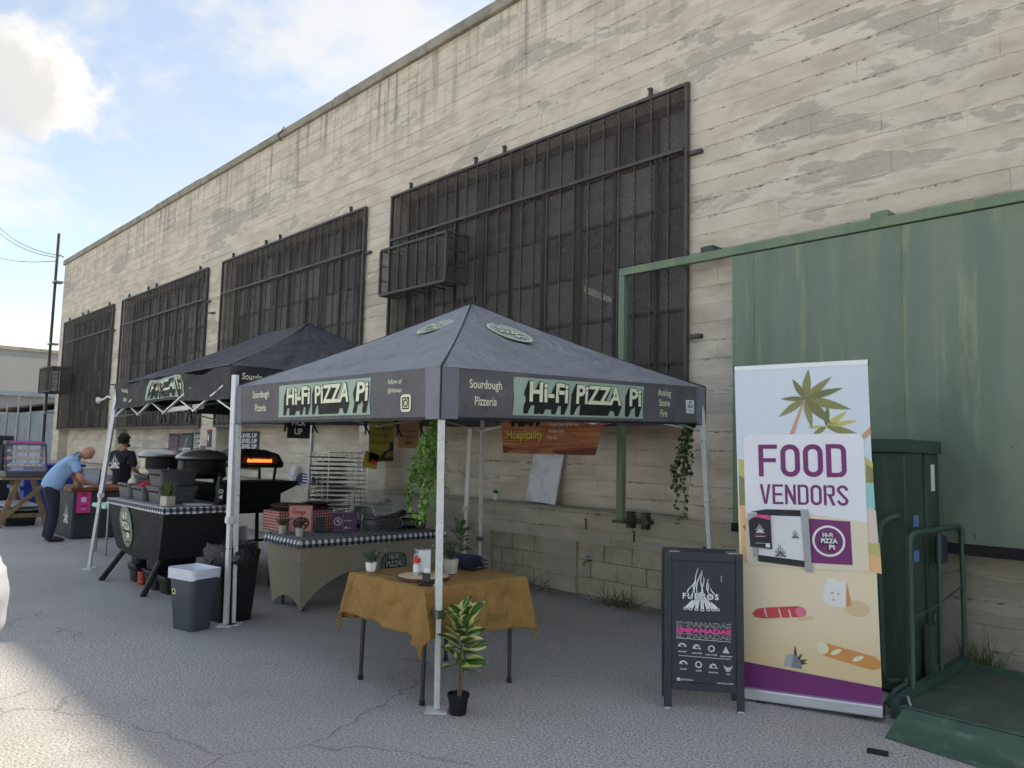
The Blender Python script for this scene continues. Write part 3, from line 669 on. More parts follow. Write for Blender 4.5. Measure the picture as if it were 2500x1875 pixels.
# ================================================================== far left: gate, block building, pole, wires
M['corr'] = mk('grey_sheet', (128,138,148), .55, .25, var=.14, vs=1.5, dirt=.25)
M['blockwall'] = None
def far_left():
    t = thing('sheet_fence', 'grey-blue sheet metal fence closing the yard beside the warehouse corner', 'fence', (-30.4, 7.2, 0))
    x = 0.0
    for i in range(7):
        b = MB(); n = 18; w_ = 2.1
        b.grid(lambda u, v: (-x - u*w_, .012*math.sin(u*n*PI), .02 + v*2.75), 36, 1); b.build('metal_sheet', M['corr'], t, solid=.004)
        p = MB(); p.cyl((-x-.02,-.06,0),(-x-.02,-.06,3.5 if i % 2 else 3.2), .035, n=8); p.build('fence_post', M['steel'], t); x += w_ + .03
    r = MB(); r.box(-x, -.1, .3, 1.6, 3.02, 3.10); r.build('lean_to_roof', M['brown_iron'], t)
    r = MB(); r.box(-x, -.1, 1.55, 1.62, 0.0, 3.02); r.build('lean_to_back', M['black_matte'], t)
    # block building
    tt = NT('grey_block_wall'); br = tt.new('ShaderNodeTexBrick'); br.inputs['Scale'].default_value = 1.0; br.inputs['Brick Width'].default_value = .9; br.inputs['Row Height'].default_value = .42; br.inputs['Mortar Size'].default_value = .012
    br.inputs['Color1'].default_value = lin((176,176,172)); br.inputs['Color2'].default_value = lin((196,195,190)); br.inputs['Mortar'].default_value = lin((150,150,147))
    tt.L.new(tt.map((1,1,1), rot=(R(90), 0, R(90))), br.inputs['Vector']); tt.fin(br.outputs[0], .95)
    t3 = thing('block_building', 'pale grey concrete block building standing behind the sheet metal fence', 'building', (-46, -6, 0))
    b = MB(); b.box(-10, 0, 0, 40, 0, 6.25); b.build('wall', tt.m, t3)
    b = MB(); b.box(-10.1, .06, -.06, 40.1, 6.252, 6.42); b.build('coping', M['coping'], t3)
    b = MB(); b.box(.002, .12, -.02, 40, 3.9, 4.15); b.build('eave_strip', M['corr'], t3)
    # utility pole at the corner and its wires
    t4 = thing('conduit_mast', 'dark steel mast strapped to the far corner of the warehouse', 'mast', (-30.62, 6.75, 0))
    b = MB(); b.cyl((0,0,0),(0,0,9.0), .05, .045, 10); b.build('mast_tube', M['brown_iron'], t4, smooth=True)
    for z in (2.6, 5.0, 7.2): b = MB(); b.box(-.09, .30, -.09, .19, z, z+.05); b.build('strap', M['steel'], t4)
    b = MB(); b.tube([(.05,0,8.1),(.25,.02,8.18),(.4,.1,8.1)], .025, 6); b.build('insulator', M['steel'], t4)
    for k, (z0, e, s, lab) in enumerate(((8.2, (-40, 16.6), 1.6, 'upper'), (8.12, (-40, 16.2), 1.5, 'middle'), (8.0, (-42, 13.9), .8, 'lowest'))):
        b = MB(); p0 = Vector((-30.6, 6.75, z0)); p1 = Vector((-62, 9.7, e[1])); s *= .25
        if k == 2: p1 = Vector((-62, 9.7, 14.2)); 
        pts = [p0.lerp(p1, q/14) - Vector((0,0,s*4*(q/14)*(1-q/14))) for q in range(15)]
        b.tube(pts, .013, 5); o = b.build('overhead_wire', M['black_matte']); tag(o, '%s of the three dark wires running from the corner mast across the sky' % lab, 'wire', 'wires at the corner mast')
far_left()
# ================================================================== pop-up tents
M['tent'] = m_fabric('sky_lit_charcoal_canopy', (140,143,149), .10, 1.0, 3.6, .58, cd=.075)  # charcoal roof cloth, sky sheen put into its colour, lighter than the valance
M['tent_val'] = m_fabric('charcoal_valance', (98,98,101), .12, .6, 4.5, .68, cd=.03)
M['tent_band'] = m_fabric('charcoal_corner_band', (122,123,134), .08, .4, 4.5, .6, cd=.02)
M['tent2'] = m_fabric('black_canopy', (56,58,64), .14, 1.0, 2.8, .62, cd=.08)
M['tent2_val'] = m_fabric('black_valance', (46,47,51), .14, .8, 3.5, .7, cd=.05)
M['piping'] = mk('black_piping', (30,31,36), .6, var=.1)
def leg(t, base, top, mat, split=.72, w=.042, clamp=True):
    base, top = Vector(base), Vector(top); k = base.lerp(top, split/max(.1, top.z)) if split else None
    b = MB(); b.bar(k, top, w); l = b.build('leg', mat, t, bevel=.004)
    b = MB(); b.bar(base + Vector((0,0,.012)), k, w*.78); b.build('inner_tube', M['white_old'], l, bevel=.003)
    b = MB(); b.box(-.07, .07, -.07, .07, 0, .008, Matrix.Translation(base) @ Matrix.Rotation(R(45), 4, 'Z')); b.build('foot_plate', M['white_old'], l)
    b = MB(); m = Matrix.Translation(k); b.box(-.034,.034,-.034,.034,-.028,.028, m); b.build('clamp', M['steel'] if clamp else M['white_old'], l, bevel=.004)
    for zz in (.3, .55, .8):
        p = base.lerp(top, zz); b = MB(); b.cyl(p + Vector((w/2-.002, 0, 0)), p + Vector((w/2+.002, 0, 0)), .006, n=8); b.cyl(p + Vector((0, -w/2+.002, 0)), p + Vector((0, -w/2-.002, 0)), .006, n=8); b.build('pin_hole', M['black'], l)
    return l
def truss(t, p0, p1, z, mat, n=2, h=.30):
    """scissor bars between two legs"""
    p0, p1 = Vector(p0), Vector(p1); p0.z = p1.z = 0
    for i in range(n):
        a, c = p0.lerp(p1, i/n), p0.lerp(p1, (i+1)/n); d = (c-a).normalized(); q = Vector((-d.y, d.x, 0))*.012
        for s in (-1, 1):
            b = MB(); b.bar(a + q*s + Vector((0,0,z + (h if s > 0 else 0))), c + q*s + Vector((0,0,z + (0 if s > 0 else h))), .026, .014); b.build('scissor_bar', mat, t)
def roof_panel(t, A, B, P, Q, mat, nz, amp, name='roof_panel'):
    """one slope of the canopy between eave A-B and ridge Q-P (P above B, Q above A)"""
    A, B, P, Q = map(Vector, (A, B, P, Q)); b = MB()
    nrm = (B-A).cross(Q-A).normalized()
    def fn(u, v):
        e = A.lerp(B, u); r = Q.lerp(P, u); p = e.lerp(r, v)
        p.z -= .07*math.sin(PI*v)*(.4 + .6*math.sin(PI*u))
        n = noise.noise(Vector((p.x*2.1+nz, p.y*2.1, p.z*2))) * .5 + noise.noise(Vector((p.x*6+nz, p.y*6, p.z*4)))*.25
        n += 1.3*noise.noise(Vector((u*24+nz, v*1.6, 0)))*max(0, 1-v*1.6) + .5*noise.noise(Vector((u*9+v*7+nz, v*14, 3)))          # tension folds run up from the eave
        edge = min(1, 6*v)*min(1, 6*(1-v)) * min(1, 8*u+.02)*min(1, 8*(1-u)+.02)
        return p + nrm*amp*n*edge
    b.grid(fn, 44, 30); return b.build(name, mat, t, smooth=True, angle=80)
def valance(t, A, B, h, mat, nz, amp, lift=None):
    """hanging band from eave A-B; returns the Sheet that prints follow (u along A-B, v up from the hem)"""
    A, B = Vector(A), Vector(B); L = (B-A).length; ux = (B-A).normalized(); uy = Vector((0,0,1))
    def f(u, v):
        w = min(1, u/.12)*min(1, (L-u)/.12); w = max(0, w)
        return amp*w*(noise.noise(Vector((u*2.2+nz, v*5, .3))) + .5*noise.noise(Vector((u*5.5+nz, v*9, 2)))) - .010*(1-v/h)*w
    if lift:
        class S2(Sheet):
            def p(s, u, v, lay=0):
                q = Sheet.p(s, u, v, lay); q.z += lift(u, v); return q
        sh = S2(A - Vector((0,0,h)), ux, uy, f)
    else: sh = Sheet(A - Vector((0,0,h)), ux, uy, f)
    b = MB(); b.grid(lambda u, v: sh.p(u*L, v*h), 80, 8); o = b.build('valance', mat, t, smooth=True, angle=80)
    b = MB(); b.grid(lambda u, v: sh.p(u*L, .018 - .02*v, 1.5), 80, 1); b.build('hem', M['piping'], o)
    return sh, L

def near_tent():
    X0, X1, Y0, Y1 = -7.03, -3.92, 3.10, 6.22; H = .345
    t = thing('canopy_tent', 'near charcoal pop-up tent with mint name panels on its valances and a single peak', 'tent', ((X0+X1)/2, (Y0+Y1)/2, 0))
    inv = Vector(((X0+X1)/2, (Y0+Y1)/2, 0))
    def zt(y): return 2.185 + .03*(y-Y0)
    c = {k: Vector(p) - inv for k, p in dict(L=(X0,Y0,zt(Y0)+.005), F=(X1,Y0,zt(Y0)), R=(X1,Y1,zt(Y1)), B=(X0,Y1,zt(Y1))).items()}
    P = Vector((-5.47, 4.66, 3.03)) - inv
    for i, (a, b_) in enumerate((('L','F'),('F','R'),('R','B'),('B','L'))): roof_panel(t, c[a], c[b_], P, P, M['tent'], i*7.3, .032)
    for k in c:
        b = MB(); pts = [c[k].lerp(P, q/12) - Vector((0,0,.04*math.sin(PI*q/12))) + Vector((0,0,.006)) for q in range(13)]; b.tube(pts, .008, 6); b.build('ridge_seam', M['piping'], t)
    sf, Lf = valance(t, c['L'], c['F'], H, M['tent_val'], 1, .012)
    sr, Lr = valance(t, c['F'], c['R'], H, M['tent_val'], 5, .012)
    valance(t, c['R'], c['B'], H, M['tent_val'], 9, .010); valance(t, c['B'], c['L'], H, M['tent_val'], 14, .010)
    # corner bands and corner piping
    def band(sh, u0, u1):
        b = MB(); b.grid(lambda u, v: sh.p(u0+(u1-u0)*u, .004+v*(H-.006), 2), 6, 6); b.build('corner_band', M['tent_band'], t, smooth=True)
    band(sf, Lf-.17, Lf-.004); band(sr, .004, .15); band(sf, .004, .13); band(sr, Lr-.14, Lr-.004)
    for k in ('L','F','R'): b = MB(); b.tube([c[k]+Vector((0,-.002 if k != 'R' else .002,.004)), c[k]-Vector((0,0,H))], .007, 6); b.build('corner_seam', M['piping'], t)
    # front print
    g = MB(); g.grid(lambda u, v: sf.p(.88+u*1.41, .045+v*.27, 3), 30, 8); g.build('name_panel', M['mint_ink'], t, smooth=True)
    hifi(sf, t, .90, 2.29, .045, .315, 5)
    sf.put(many(line('Sourdough', .55, .225, .062, .012, 'C', .82), line('Pizzeria', .55, .105, .062, .012, 'C', .82)), M['cream_ink'], 'lettering', t, 4)
    sf.put(many(line('follow us!', 2.59, .255, .034, .006, 'C', .85), line('@hifipizzapi', 2.59, .195, .030, .006, 'C', .74)), M['cream_ink'], 'lettering', t, 4)
    sf.put(rrect(2.665, .055, 2.785, .175, .03), M['cream_ink'], 'camera_icon', t, 4)
    sf.put(merge(frame2d(2.684,.074,2.766,.156,.009), ring(2.725,.115,.017,.027), disc(2.752,.142,.005)), M['black_ink'], 'camera_icon_lines', t, 6)
    # side print
    g = MB(); g.grid(lambda u, v: sr.p(.655+u*1.52, .04+v*.272, 3), 30, 8); g.build('name_panel', M['mint_ink'], t, smooth=True)
    hifi(sr, t, .675, 2.165, .04, .312, 5)
    sr.put(many(line('Sourdough', .39, .215, .060, .012, 'C', .80), line('Pizzeria', .39, .10, .060, .012, 'C', .80)), M['cream_ink'], 'lettering', t, 4)
    sr.put(many(line('Analog', 2.475, .245, .058, .012, 'C', .82), line('Stone', 2.475, .155, .058, .012, 'C', .82), line('Fire', 2.475, .065, .058, .012, 'C', .82)), M['cream_ink'], 'lettering', t, 4)
    sr.put(rect(2.80, .10, 2.935, .22), M['white'], 'maker_label', t, 4)
    sr.put(many(fit('EZUP', 2.825, 2.91, .150, .180, .02), poly([(2.83,.19),(2.87,.212),(2.91,.19),(2.87,.198)]), rect(2.85,.118,2.885,.126)), M['blue_ink'], 'lettering', t, 6)
    # round badges on the slopes
    def badge(A, B, u, v, r, nm):
        A, B = c[A], c[B]; e = A.lerp(B, .5); up = (P-e); sl = up.length; up = up.normalized(); ux = (B-A).normalized()
        o = A + ux*((e-A).dot(ux)); n = ux.cross(up)
        sh = Sheet(o + n*.014 - Vector((0,0,.055)), ux, up); hifi_badge(sh, t, u, v, r, 1, M['mint_ink'], M['cream_ink'], front=M['cream_ink'])
    badge('L','F', .04, 1.30, .20, 0); badge('F','R', -.05, 1.09, .215, 1)
    # frame
    for k, bs in (('F', (-3.935,3.16)), ('L', (-6.995,3.19)), ('R', (-3.80,6.2)), ('B', (-6.97,6.18))):
        tp = c[k] + inv; top = Vector((tp.x + (.03 if k in 'LB' else -.03), tp.y + (.03 if k in 'FL' else -.03), tp.z - .05))
        leg(t, Vector((bs[0], bs[1], 0)) - inv, top - inv, M['white_old'], .60)
    for a, b_ in (('L','F'),('F','R'),('R','B'),('B','L')):
        truss(t, c[a]*.97, c[b_]*.97, 1.88, M['alu'], 2, .26)
    b = MB(); b.bar(P - Vector((0,0,.65)), P - Vector((0,0,.03)), .04); b.build('peak_pole', M['alu'], t)
    for k in c: b = MB(); b.bar(c[k]*.97 - Vector((0,0,.06)) , P - Vector((0,0,.14)), .022); b.build('rafter', M['alu'], t)
    return t, inv, c
M['blue_ink'] = mk('blue_ink', (52,62,150), .5, var=.05)
near_tent()

def far_tent():
    c0 = dict(L=(-10.98,3.20,2.40), F=(-7.06,3.06,2.40), R=(-7.06,6.12,2.40), B=(-10.98,6.15,2.40)); inv = Vector((-9.0,4.6,0)); H = .32
    t = thing('canopy_tent', 'far black pop-up tent with a ridge, its front valance sagging and bunched', 'tent', inv)
    c = {k: Vector(p) - inv for k, p in c0.items()}; Q, P = Vector((-9.57,4.6,3.13)) - inv, Vector((-8.45,4.6,3.14)) - inv
    roof_panel(t, c['L'], c['F'], P, Q, M['tent2'], 2, .05); roof_panel(t, c['F'], c['R'], P, P, M['tent2'], 11, .035)
    roof_panel(t, c['R'], c['B'], Q, P, M['tent2'], 17, .05); roof_panel(t, c['B'], c['L'], Q, Q, M['tent2'], 23, .04)
    for k, q in (('L',Q),('F',P),('R',P),('B',Q)):
        b = MB(); b.tube([c[k].lerp(q, i/12) - Vector((0,0,.045*math.sin(PI*i/12))) + Vector((0,0,.004)) for i in range(13)], .009, 6); b.build('ridge_seam', M['piping'], t)
    def lift(u, v):
        # the band is gathered up over the middle and droops at the ends
        g = math.exp(-((u-2.05)/.75)**2); return .05*g*(1 - v/H) + .015*math.sin(u*6)*(v/H) - .05*math.exp(-((u-3.2)/.3)**2)*(v/H)
    sf, Lf = valance(t, c['L'], c['F'], H, M['tent2_val'], 31, .045, lift)
    sr, Lr = valance(t, c['F'], c['R'], H, M['tent2_val'], 37, .02)
    valance(t, c['R'], c['B'], H, M['tent2_val'], 41, .02); valance(t, c['B'], c['L'], H, M['tent2_val'], 43, .02)
    g = MB(); g.grid(lambda u, v: sf.p(1.38+u*1.28, .035+v*.26, 4), 40, 8); g.build('name_panel', M['mint_ink'], t, smooth=True)
    hifi(sf, t, 1.42, 2.64, .03, .29, 8)
    sf.put(many(line('Sourdough', .50, .20, .05, .012, 'C', .8), line('Pizzeria', .50, .085, .05, .012, 'C', .8)), M['cream_ink'], 'lettering', t, 8)
    sr.put(many(line('Sourdough', .11, .19, .062, .012, 'L', .8), line('Pizzeria', .13, .07, .062, .012, 'L', .8)), M['cream_ink'], 'lettering', t, 8)
    g = MB(); g.grid(lambda u, v: sr.p(.62+u*1.5, .04+v*.25, 4), 30, 6); g.build('name_panel', M['mint_ink'], t, smooth=True); hifi(sr, t, .66, 2.1, .04, .29, 8)
    for k, bs in (('L', (-11.1,3.08)), ('F', (-6.975,3.11)), ('R', (-7.13,6.06)), ('B', (-11.02,6.12))):
        tp = c[k] + inv; top = Vector((tp.x + (.04 if k in 'LB' else -.03), tp.y + (.03 if k in 'FL' else -.03), tp.z - .06))
        if k == 'F': top = Vector((-7.02, 3.09, 2.3))
        leg(t, Vector((bs[0], bs[1], 0)) - inv, top - inv, M['white_paint'], .95, .05, False)
    for a, b_, n in (('L','F',4),('F','R',2),('R','B',4),('B','L',2)): truss(t, c[a]*.975, c[b_]*.975, 1.98, M['alu'], n, .28)
    for k, q in (('L',Q),('F',P),('R',P),('B',Q)): b = MB(); b.bar(c[k]*.97 - Vector((0,0,.08)), q - Vector((0,0,.14)), .022); b.build('rafter', M['alu'], t)
    b = MB(); b.bar(Q - Vector((0,0,.12)), P - Vector((0,0,.12)), .03); b.build('ridge_bar', M['alu'], t)
    b = MB(); b.bar((-.35,-1.30,2.03),(.75,-1.32,2.05),.05,.05); b.build('centre_bar', M['white_paint'], t)
    # black straps hanging at the joints
    for x in (-.15, .62):
        for s in (-.04, .05): b = MB(); b.tube([(x,-1.38,2.06),(x+s*.5,-1.40,1.98),(x+s*1.6,-1.40,1.88)], .012, 6); b.build('strap', M['black'], t)
    return t
far_tent()
def horn():
    t = thing('clip_lamp', 'small white clip lamp sticking out at the far tent corner', 'lamp', (-11.12, 3.12, 2.16))
    b = MB(); b.lathe([(.02,0),(.03,.06),(.075,.12),(.07,.12),(.025,.06)], 18, cap=False); o = b.build('lamp_shade', M['white_old'], t, smooth=True); o.rotation_euler = (R(100), 0, R(-60)); o.location = (-.02, 0, .05); o.scale = (.6,.6,.7)
    b = MB(); b.tube([(-.02,0,.05),(.06,.03,.09),(.13,.05,.06)], .012, 8); b.build('lamp_arm', M['white_old'], t)
horn()
# ================================================================== plants
def leaf_mesh(name, ln, w, mat, fold=.25, curl=.25, n=6, point=.8):
    """one leaf along +X, base at 0"""
    vs = []; fs = []
    for i in range(n+1):
        t = i/n; r = w*math.sin(PI*min(1, t**point))*.5; z = -curl*ln*t*t
        vs += [(ln*t, -r, z + fold*r), (ln*t, 0, z), (ln*t, r, z + fold*r)]
    for i in range(n):
        a = 3*i; fs += [(a, a+3, a+4, a+1), (a+1, a+4, a+5, a+2)]
    me = bpy.data.meshes.new(name); me.from_pydata(vs, [], fs); me.materials.append(mat); me.polygons.foreach_set('use_smooth', [True]*len(me.polygons)); return me
def leaf_into(b, pos, az, tilt, roll, ln, w, fold=.3, curl=.2, n=3):
    m = Matrix.Translation(pos) @ Matrix.Rotation(az, 4, 'Z') @ Matrix.Rotation(-tilt, 4, 'Y') @ Matrix.Rotation(roll, 4, 'X')
    vs = []; fs = []
    for i in range(n+1):
        t = i/n; r = w*math.sin(PI*min(1, .06+t*.94))*.5; z = -curl*ln*t*t
        vs += [m @ Vector((ln*t, -r, z+fold*r)), m @ Vector((ln*t, 0, z)), m @ Vector((ln*t, r, z+fold*r))]
    for i in range(n):
        a = 3*i; fs += [(a, a+3, a+4, a+1), (a+1, a+4, a+5, a+2)]
    b.add(vs, fs)
def bushy(t, z0, h, rad, nst, nl, ln, w, mat, rnd, tip=None, stemr=.0025, upright=.5):
    """stems fanning from a pot, small leaves all along them"""
    sb = MB(); fb = MB(); tb = MB()
    for s in range(nst):
        az = 2*PI*s/nst + rnd.uniform(-.5,.5); rr = rad*math.sqrt(rnd.random()); hh = h*rnd.uniform(.6,1)
        pts = [Vector((0,0,z0)) + Vector((math.cos(az)*rr*(q**1.3), math.sin(az)*rr*(q**1.3), hh*q)) for q in (0,.35,.7,1)]
        sb.tube(pts, [stemr, stemr, stemr*.8, stemr*.5], 4)
        for k in range(nl):
            q = rnd.uniform(.2, 1.05); i = min(2, int(q*3)); f = q*3-i; p = pts[i].lerp(pts[min(3, i+1)], min(1, f))
            leaf_into(tb if (tip and q > .8 and rnd.random() < .6) else fb, p, rnd.uniform(0, 2*PI), rnd.uniform(-.3, 1.0)*upright+.1, rnd.uniform(-.6,.6), ln*rnd.uniform(.7,1.25), w*rnd.uniform(.7,1.2))
    sb.build('stems', M['stem'], t); fb.build('foliage', mat, t, smooth=True)
    if tip: tb.build('tips', tip, t, smooth=True)
def pot_round(t, r0, r1, h, mat, wall=.008, n=24):
    b = MB(); b.lathe([(r0*.96,0),(r0,.004),(r1,h),(r1-wall,h),(r1-wall-.002,h-.02)], n); b.build('pot', mat, t, smooth=True)
    b = MB(); b.lathe([(.001,h-.016),(r1-wall-.001,h-.018)], n, cap=False); b.build('soil', M['soil'], t)

# ================================================================== square table with the mustard cloth
TX0, TX1, TY0, TY1, TZ = -4.86, -4.02, 3.10, 3.98, .745
M['mustard'] = m_fabric('mustard_linen', (160,122,68), .08, .75, 13, .88, cd=.03)
M['leg_grey'] = mk('grey_leg_enamel', (66,67,72), .4, .3, var=.08)
def mustard_table():
    cx, cyy = (TX0+TX1)/2, (TY0+TY1)/2
    t = thing('folding_table', 'square folding table on grey tube legs under the mustard cloth', 'table', (cx, cyy, 0))
    hx, hy = (TX1-TX0)/2, (TY1-TY0)/2
    b = MB(); b.box(-hx+.01, hx-.01, -hy+.01, hy-.01, TZ-.04, TZ-.006); b.build('table_top', M['white_old'], t, bevel=.008)
    for sx in (-1, 1):
        for sy in (-1, 1):
            p = (sx*(hx-.065), sy*(hy-.06)); q = (p[0]*1.02, p[1]*1.02)
            b = MB(); b.cyl((q[0],q[1],.03),(p[0],p[1],TZ-.04), .0145, .0165, 12); l = b.build('leg', M['leg_grey'], t, smooth=True)
            b = MB(); b.cyl((q[0],q[1],0),(q[0],q[1],.035), .019, .018, 12); b.build('foot_cap', M['black'], l)
    # cloth laid on square: flat on top, four hanging flaps with long pointed corners, crumpled
    S = .735; N = 84; rnd = random.Random(4); vs = []; fs = []
    ang = R(-3)
    def cl(i, j):
        x = -S*1.02 + 2.04*S*i/N; y = -S*1.0 + 2.0*S*j/N
        xr, yr = x*math.cos(ang)-y*math.sin(ang) + .01, x*math.sin(ang)+y*math.cos(ang) - .01
        ox = max(0, abs(xr)-hx); oy = max(0, abs(yr)-hy); px = min(hx, max(-hx, xr)); py = min(hy, max(-hy, yr))
        sx = 1 if xr > 0 else -1; sy = 1 if yr > 0 else -1
        n1 = noise.noise(Vector((x*5, y*5, .5))); n2 = noise.noise(Vector((x*11+3, y*11, 1.5)))
        nv = noise.noise(Vector((x*9, y*9, 7)))
        z = TZ + .004 + .0016*n1
        if ox > 0 or oy > 0:
            d = math.hypot(ox, oy) if (ox > 0 and oy > 0) else max(ox, oy)
            r = .012; drop = max(0, d - .006)
            z = TZ + .004 - drop*.985
            if ox > 0 and oy > 0:
                # corner fold: the two flaps meet in a point that hangs from the corner
                a = math.atan2(oy, ox); fold = abs(a - PI/4)/(PI/4); out = .02 + .10*drop + .10*(1-fold)*drop
                px += sx*(.010 + (out + .16*fold*drop)*math.cos(a)); py += sy*(.010 + (out + .16*fold*drop)*math.sin(a))
                px += .022*n1*drop/.2; py += .022*n2*drop/.2
            else:
                tpos = y if ox > 0 else x
                w = .018*math.sin(tpos*17 + 1.5*n1) + .012*math.sin(tpos*31 + 2*n2) + .014*nv
                k = min(1, drop/.12); o = .010 + .09*drop + w*k
                if ox > 0: px += sx*o
                else: py += sy*o
            z += .002*n2*min(1, drop/.1)
        return (px, py, z)
    b = MB(); b.grid(lambda u, v: cl(u*N, v*N), N, N)
    o = b.build('tablecloth', M['mustard'], None, smooth=True, angle=180, solid=.0015, loc=(cx, cyy, 0))
    tag(o, 'crumpled mustard yellow cloth hanging in points off the small square table', 'tablecloth')
mustard_table()
ZT = TZ + .008
def hex_plant():
    t = thing('potted_plant', 'small leafy plant in a white faceted pot at the corner of the mustard table', 'plant', (-4.775, 3.19, ZT), R(10))
    b = MB(); b.lathe([(.026,0),(.036,.012),(.046,.07),(.042,.07),(.04,.055)], 6); b.build('pot', M['pot_white'], t); b = MB(); b.lathe([(.001,.06),(.041,.058)], 6, cap=False); b.build('soil', M['soil'], t)
    bushy(t, .06, .105, .085, 13, 15, .030, .020, M['leaf_mint'], random.Random(1))
def wood_slice():
    t = thing('wood_slice', 'round slice of pale wood with bark used as a tray on the mustard table', 'tray', (-4.33, 3.325, ZT))
    rnd = random.Random(2); n = 40; prof = [.178*(1+.035*noise.noise(Vector((math.cos(a)*1.6, math.sin(a)*1.6, 3)))) for a in (2*PI*i/n for i in range(n))]
    def rg(z, k): return [(prof[i]*k*math.cos(2*PI*i/n), prof[i]*k*math.sin(2*PI*i/n), z) for i in range(n)]
    b = MB(); b.loft([rg(0,.985), rg(.004,1.0), rg(.018,1.0), rg(.022,.975)], True, False); b.build('bark', M['bark'], t, smooth=True)
    b = MB(); b.loft([rg(.0215,.976), rg(.0225,.96)], False, True); b.build('cut_face', M['slice'], t)
M['bark'] = mk('bark', (92,68,48), .95, var=.4, vs=40, bump=.8, bs=60)
def m_slice():
    t = NT('cut_wood'); w = t.new('ShaderNodeTexWave', wave_type='RINGS', rings_direction='SPHERICAL'); w.inputs['Scale'].default_value = 14; w.inputs['Distortion'].default_value = 2; t.L.new(t.co(), w.inputs['Vector'])
    return t.fin(t.mix(w.outputs[1], lin((205,178,140)), lin((224,204,172))), .7)
M['slice'] = m_slice()
def napkin_dispenser():
    t = thing('napkin_dispenser', 'steel napkin dispenser with white napkins standing on the wood slice', 'dispenser', (-4.40, 3.36, ZT+.0235), R(-22))
    b = MB(); b.box(-.052,.052,-.055,.055,0,.175); b.build('housing', M['steel'], t, bevel=.006)
    for s in (-1, 1):
        b = MB(); b.box(s*.054 if s > 0 else -.066, .066 if s > 0 else -.054, -.044,.044,.018,.165); b.build('napkins', M['paper'], t, bevel=.005)
    b = MB(); b.box(-.047,.047,-.0585,-.0555,.012,.163); b.build('face_plate', M['chrome'], t, bevel=.002)
    b = MB(); b.lathe([(.022,0),(.024,.006),(.018,.012)], 20, (0,0,.176)); b.build('cap', M['steel'], t, smooth=True)
def shaker():
    t = thing('shaker', 'plastic shaker with a red lid and white label holding red pepper flakes', 'shaker', (-4.345, 3.272, ZT+.0235))
    b = MB(); b.lathe([(.021,0),(.0225,.004),(.0225,.075),(.019,.088)], 20); b.build('jar', M['clear_jar'], t, smooth=True)
    b = MB(); b.lathe([(.001,.003),(.0205,.003),(.0205,.03),(.001,.032)], 18, cap=False); b.build('pepper_flakes', M['flakes'], t)
    b = MB(); b.lathe([(.0229,.026),(.0229,.072)], 20, cap=False); b.build('label', M['paper'], t, smooth=True)
    b = MB(); b.lathe([(.0245,.089),(.0255,.092),(.0255,.115),(.022,.120)], 24); b.build('lid', M['red'], t, smooth=True)
    b = MB(); b.tube([(.012,0,.119),(.03,-.005,.135),(.02,-.01,.148),(-.02,-.005,.140),(-.03,0,.125),(-.022,0,.118)], .0025, 6); b.build('string_tie', M['white'], t)
M['clear_jar'] = mk('clear_plastic', (190,186,184), .15, var=.03); M['flakes'] = mk('chilli_flakes', (150,70,44), .9, var=.4, vs=200); M['red'] = mk('red_plastic', (206,34,38), .35, var=.05)
def card_stand():
    t = thing('card_holder', 'small black card stand with a white slip at the front edge of the mustard table', 'stand', (-4.12, 3.185, ZT), R(40))
    b = MB(); b.box(-.045,.045,-.035,.035,0,.014); b.build('base', M['black'], t, bevel=.003)
    b = MB(); b.box(-.026,.026,-.012,.006,.014,.075, Matrix.Rotation(R(-8),4,'X')); b.build('holder', M['black'], t, bevel=.003)
    b = MB(); b.box(-.02,.02,.008,.010,.03,.105, Matrix.Rotation(R(-8),4,'X')); b.build('paper_slip', M['paper'], t)
    b = MB(); b.box(.05,.075,-.02,.02,0,.004); b.build('paper_scrap', M['paper'], t)
def concrete_plant():
    t = thing('potted_plant', 'bushy grey-green plant with pale tips in a concrete pot on the mustard table', 'plant', (-4.40, 3.62, ZT))
    pot_round(t, .048, .058, .105, M['terracotta'], .008)
    bushy(t, .09, .17, .125, 17, 20, .030, .021, M['leaf_grey'], random.Random(8), M['leaf_olive'])
def wire_basket():
    t = thing('wire_basket', 'black wire basket tray at the back of the mustard table', 'basket', (-4.50, 3.865, ZT), R(12))
    for z in (.008, .035, .065):
        b = MB(); b.tube([(-.125,-.095,z),(.125,-.095,z),(.125,.095,z),(-.125,.095,z),(-.125,-.095,z)], .003, 6); b.build('wire', M['black'], t)
    up = MB().cyl((0,0,.0),(0,0,.066), .0025, n=6).mesh('upright'); up.materials.append(M['black'])
    for i in range(6):
        for y in (-.095, .095): o = link('upright', up, t); o.location = (-.125+.05*i, y, 0)
    for y in (-.05,.0,.05):
        for x in (-.125,.125): o = link('upright', up, t); o.location = (x, y, 0)
    b = MB()
    for i in range(5): b.cyl((-.125+.05*i+.025,-.095,.008),(-.125+.05*i+.025,.095,.008), .0025, n=6)
    b.build('base_wires', M['black'], t)
    s = thing('napkin_stack', 'pile of navy blue napkins filling the wire basket', 'napkins', (-4.50, 3.865, ZT+.013), R(12))
    rnd = random.Random(5); z = 0
    for i in range(9):
        b = MB(); a = R(rnd.uniform(-7,7)); m = Matrix.Translation((rnd.uniform(-.006,.006), rnd.uniform(-.006,.006), 0)) @ Matrix.Rotation(a, 4, 'Z')
        b.box(-.085,.085,-.075,.075,z,z+.0085, m); z += .0095; b.build('napkin', M['navy'], s, bevel=.003)
M['navy'] = mk('navy_paper', (44,50,82), .85, var=.12, vs=30)
VAR = None
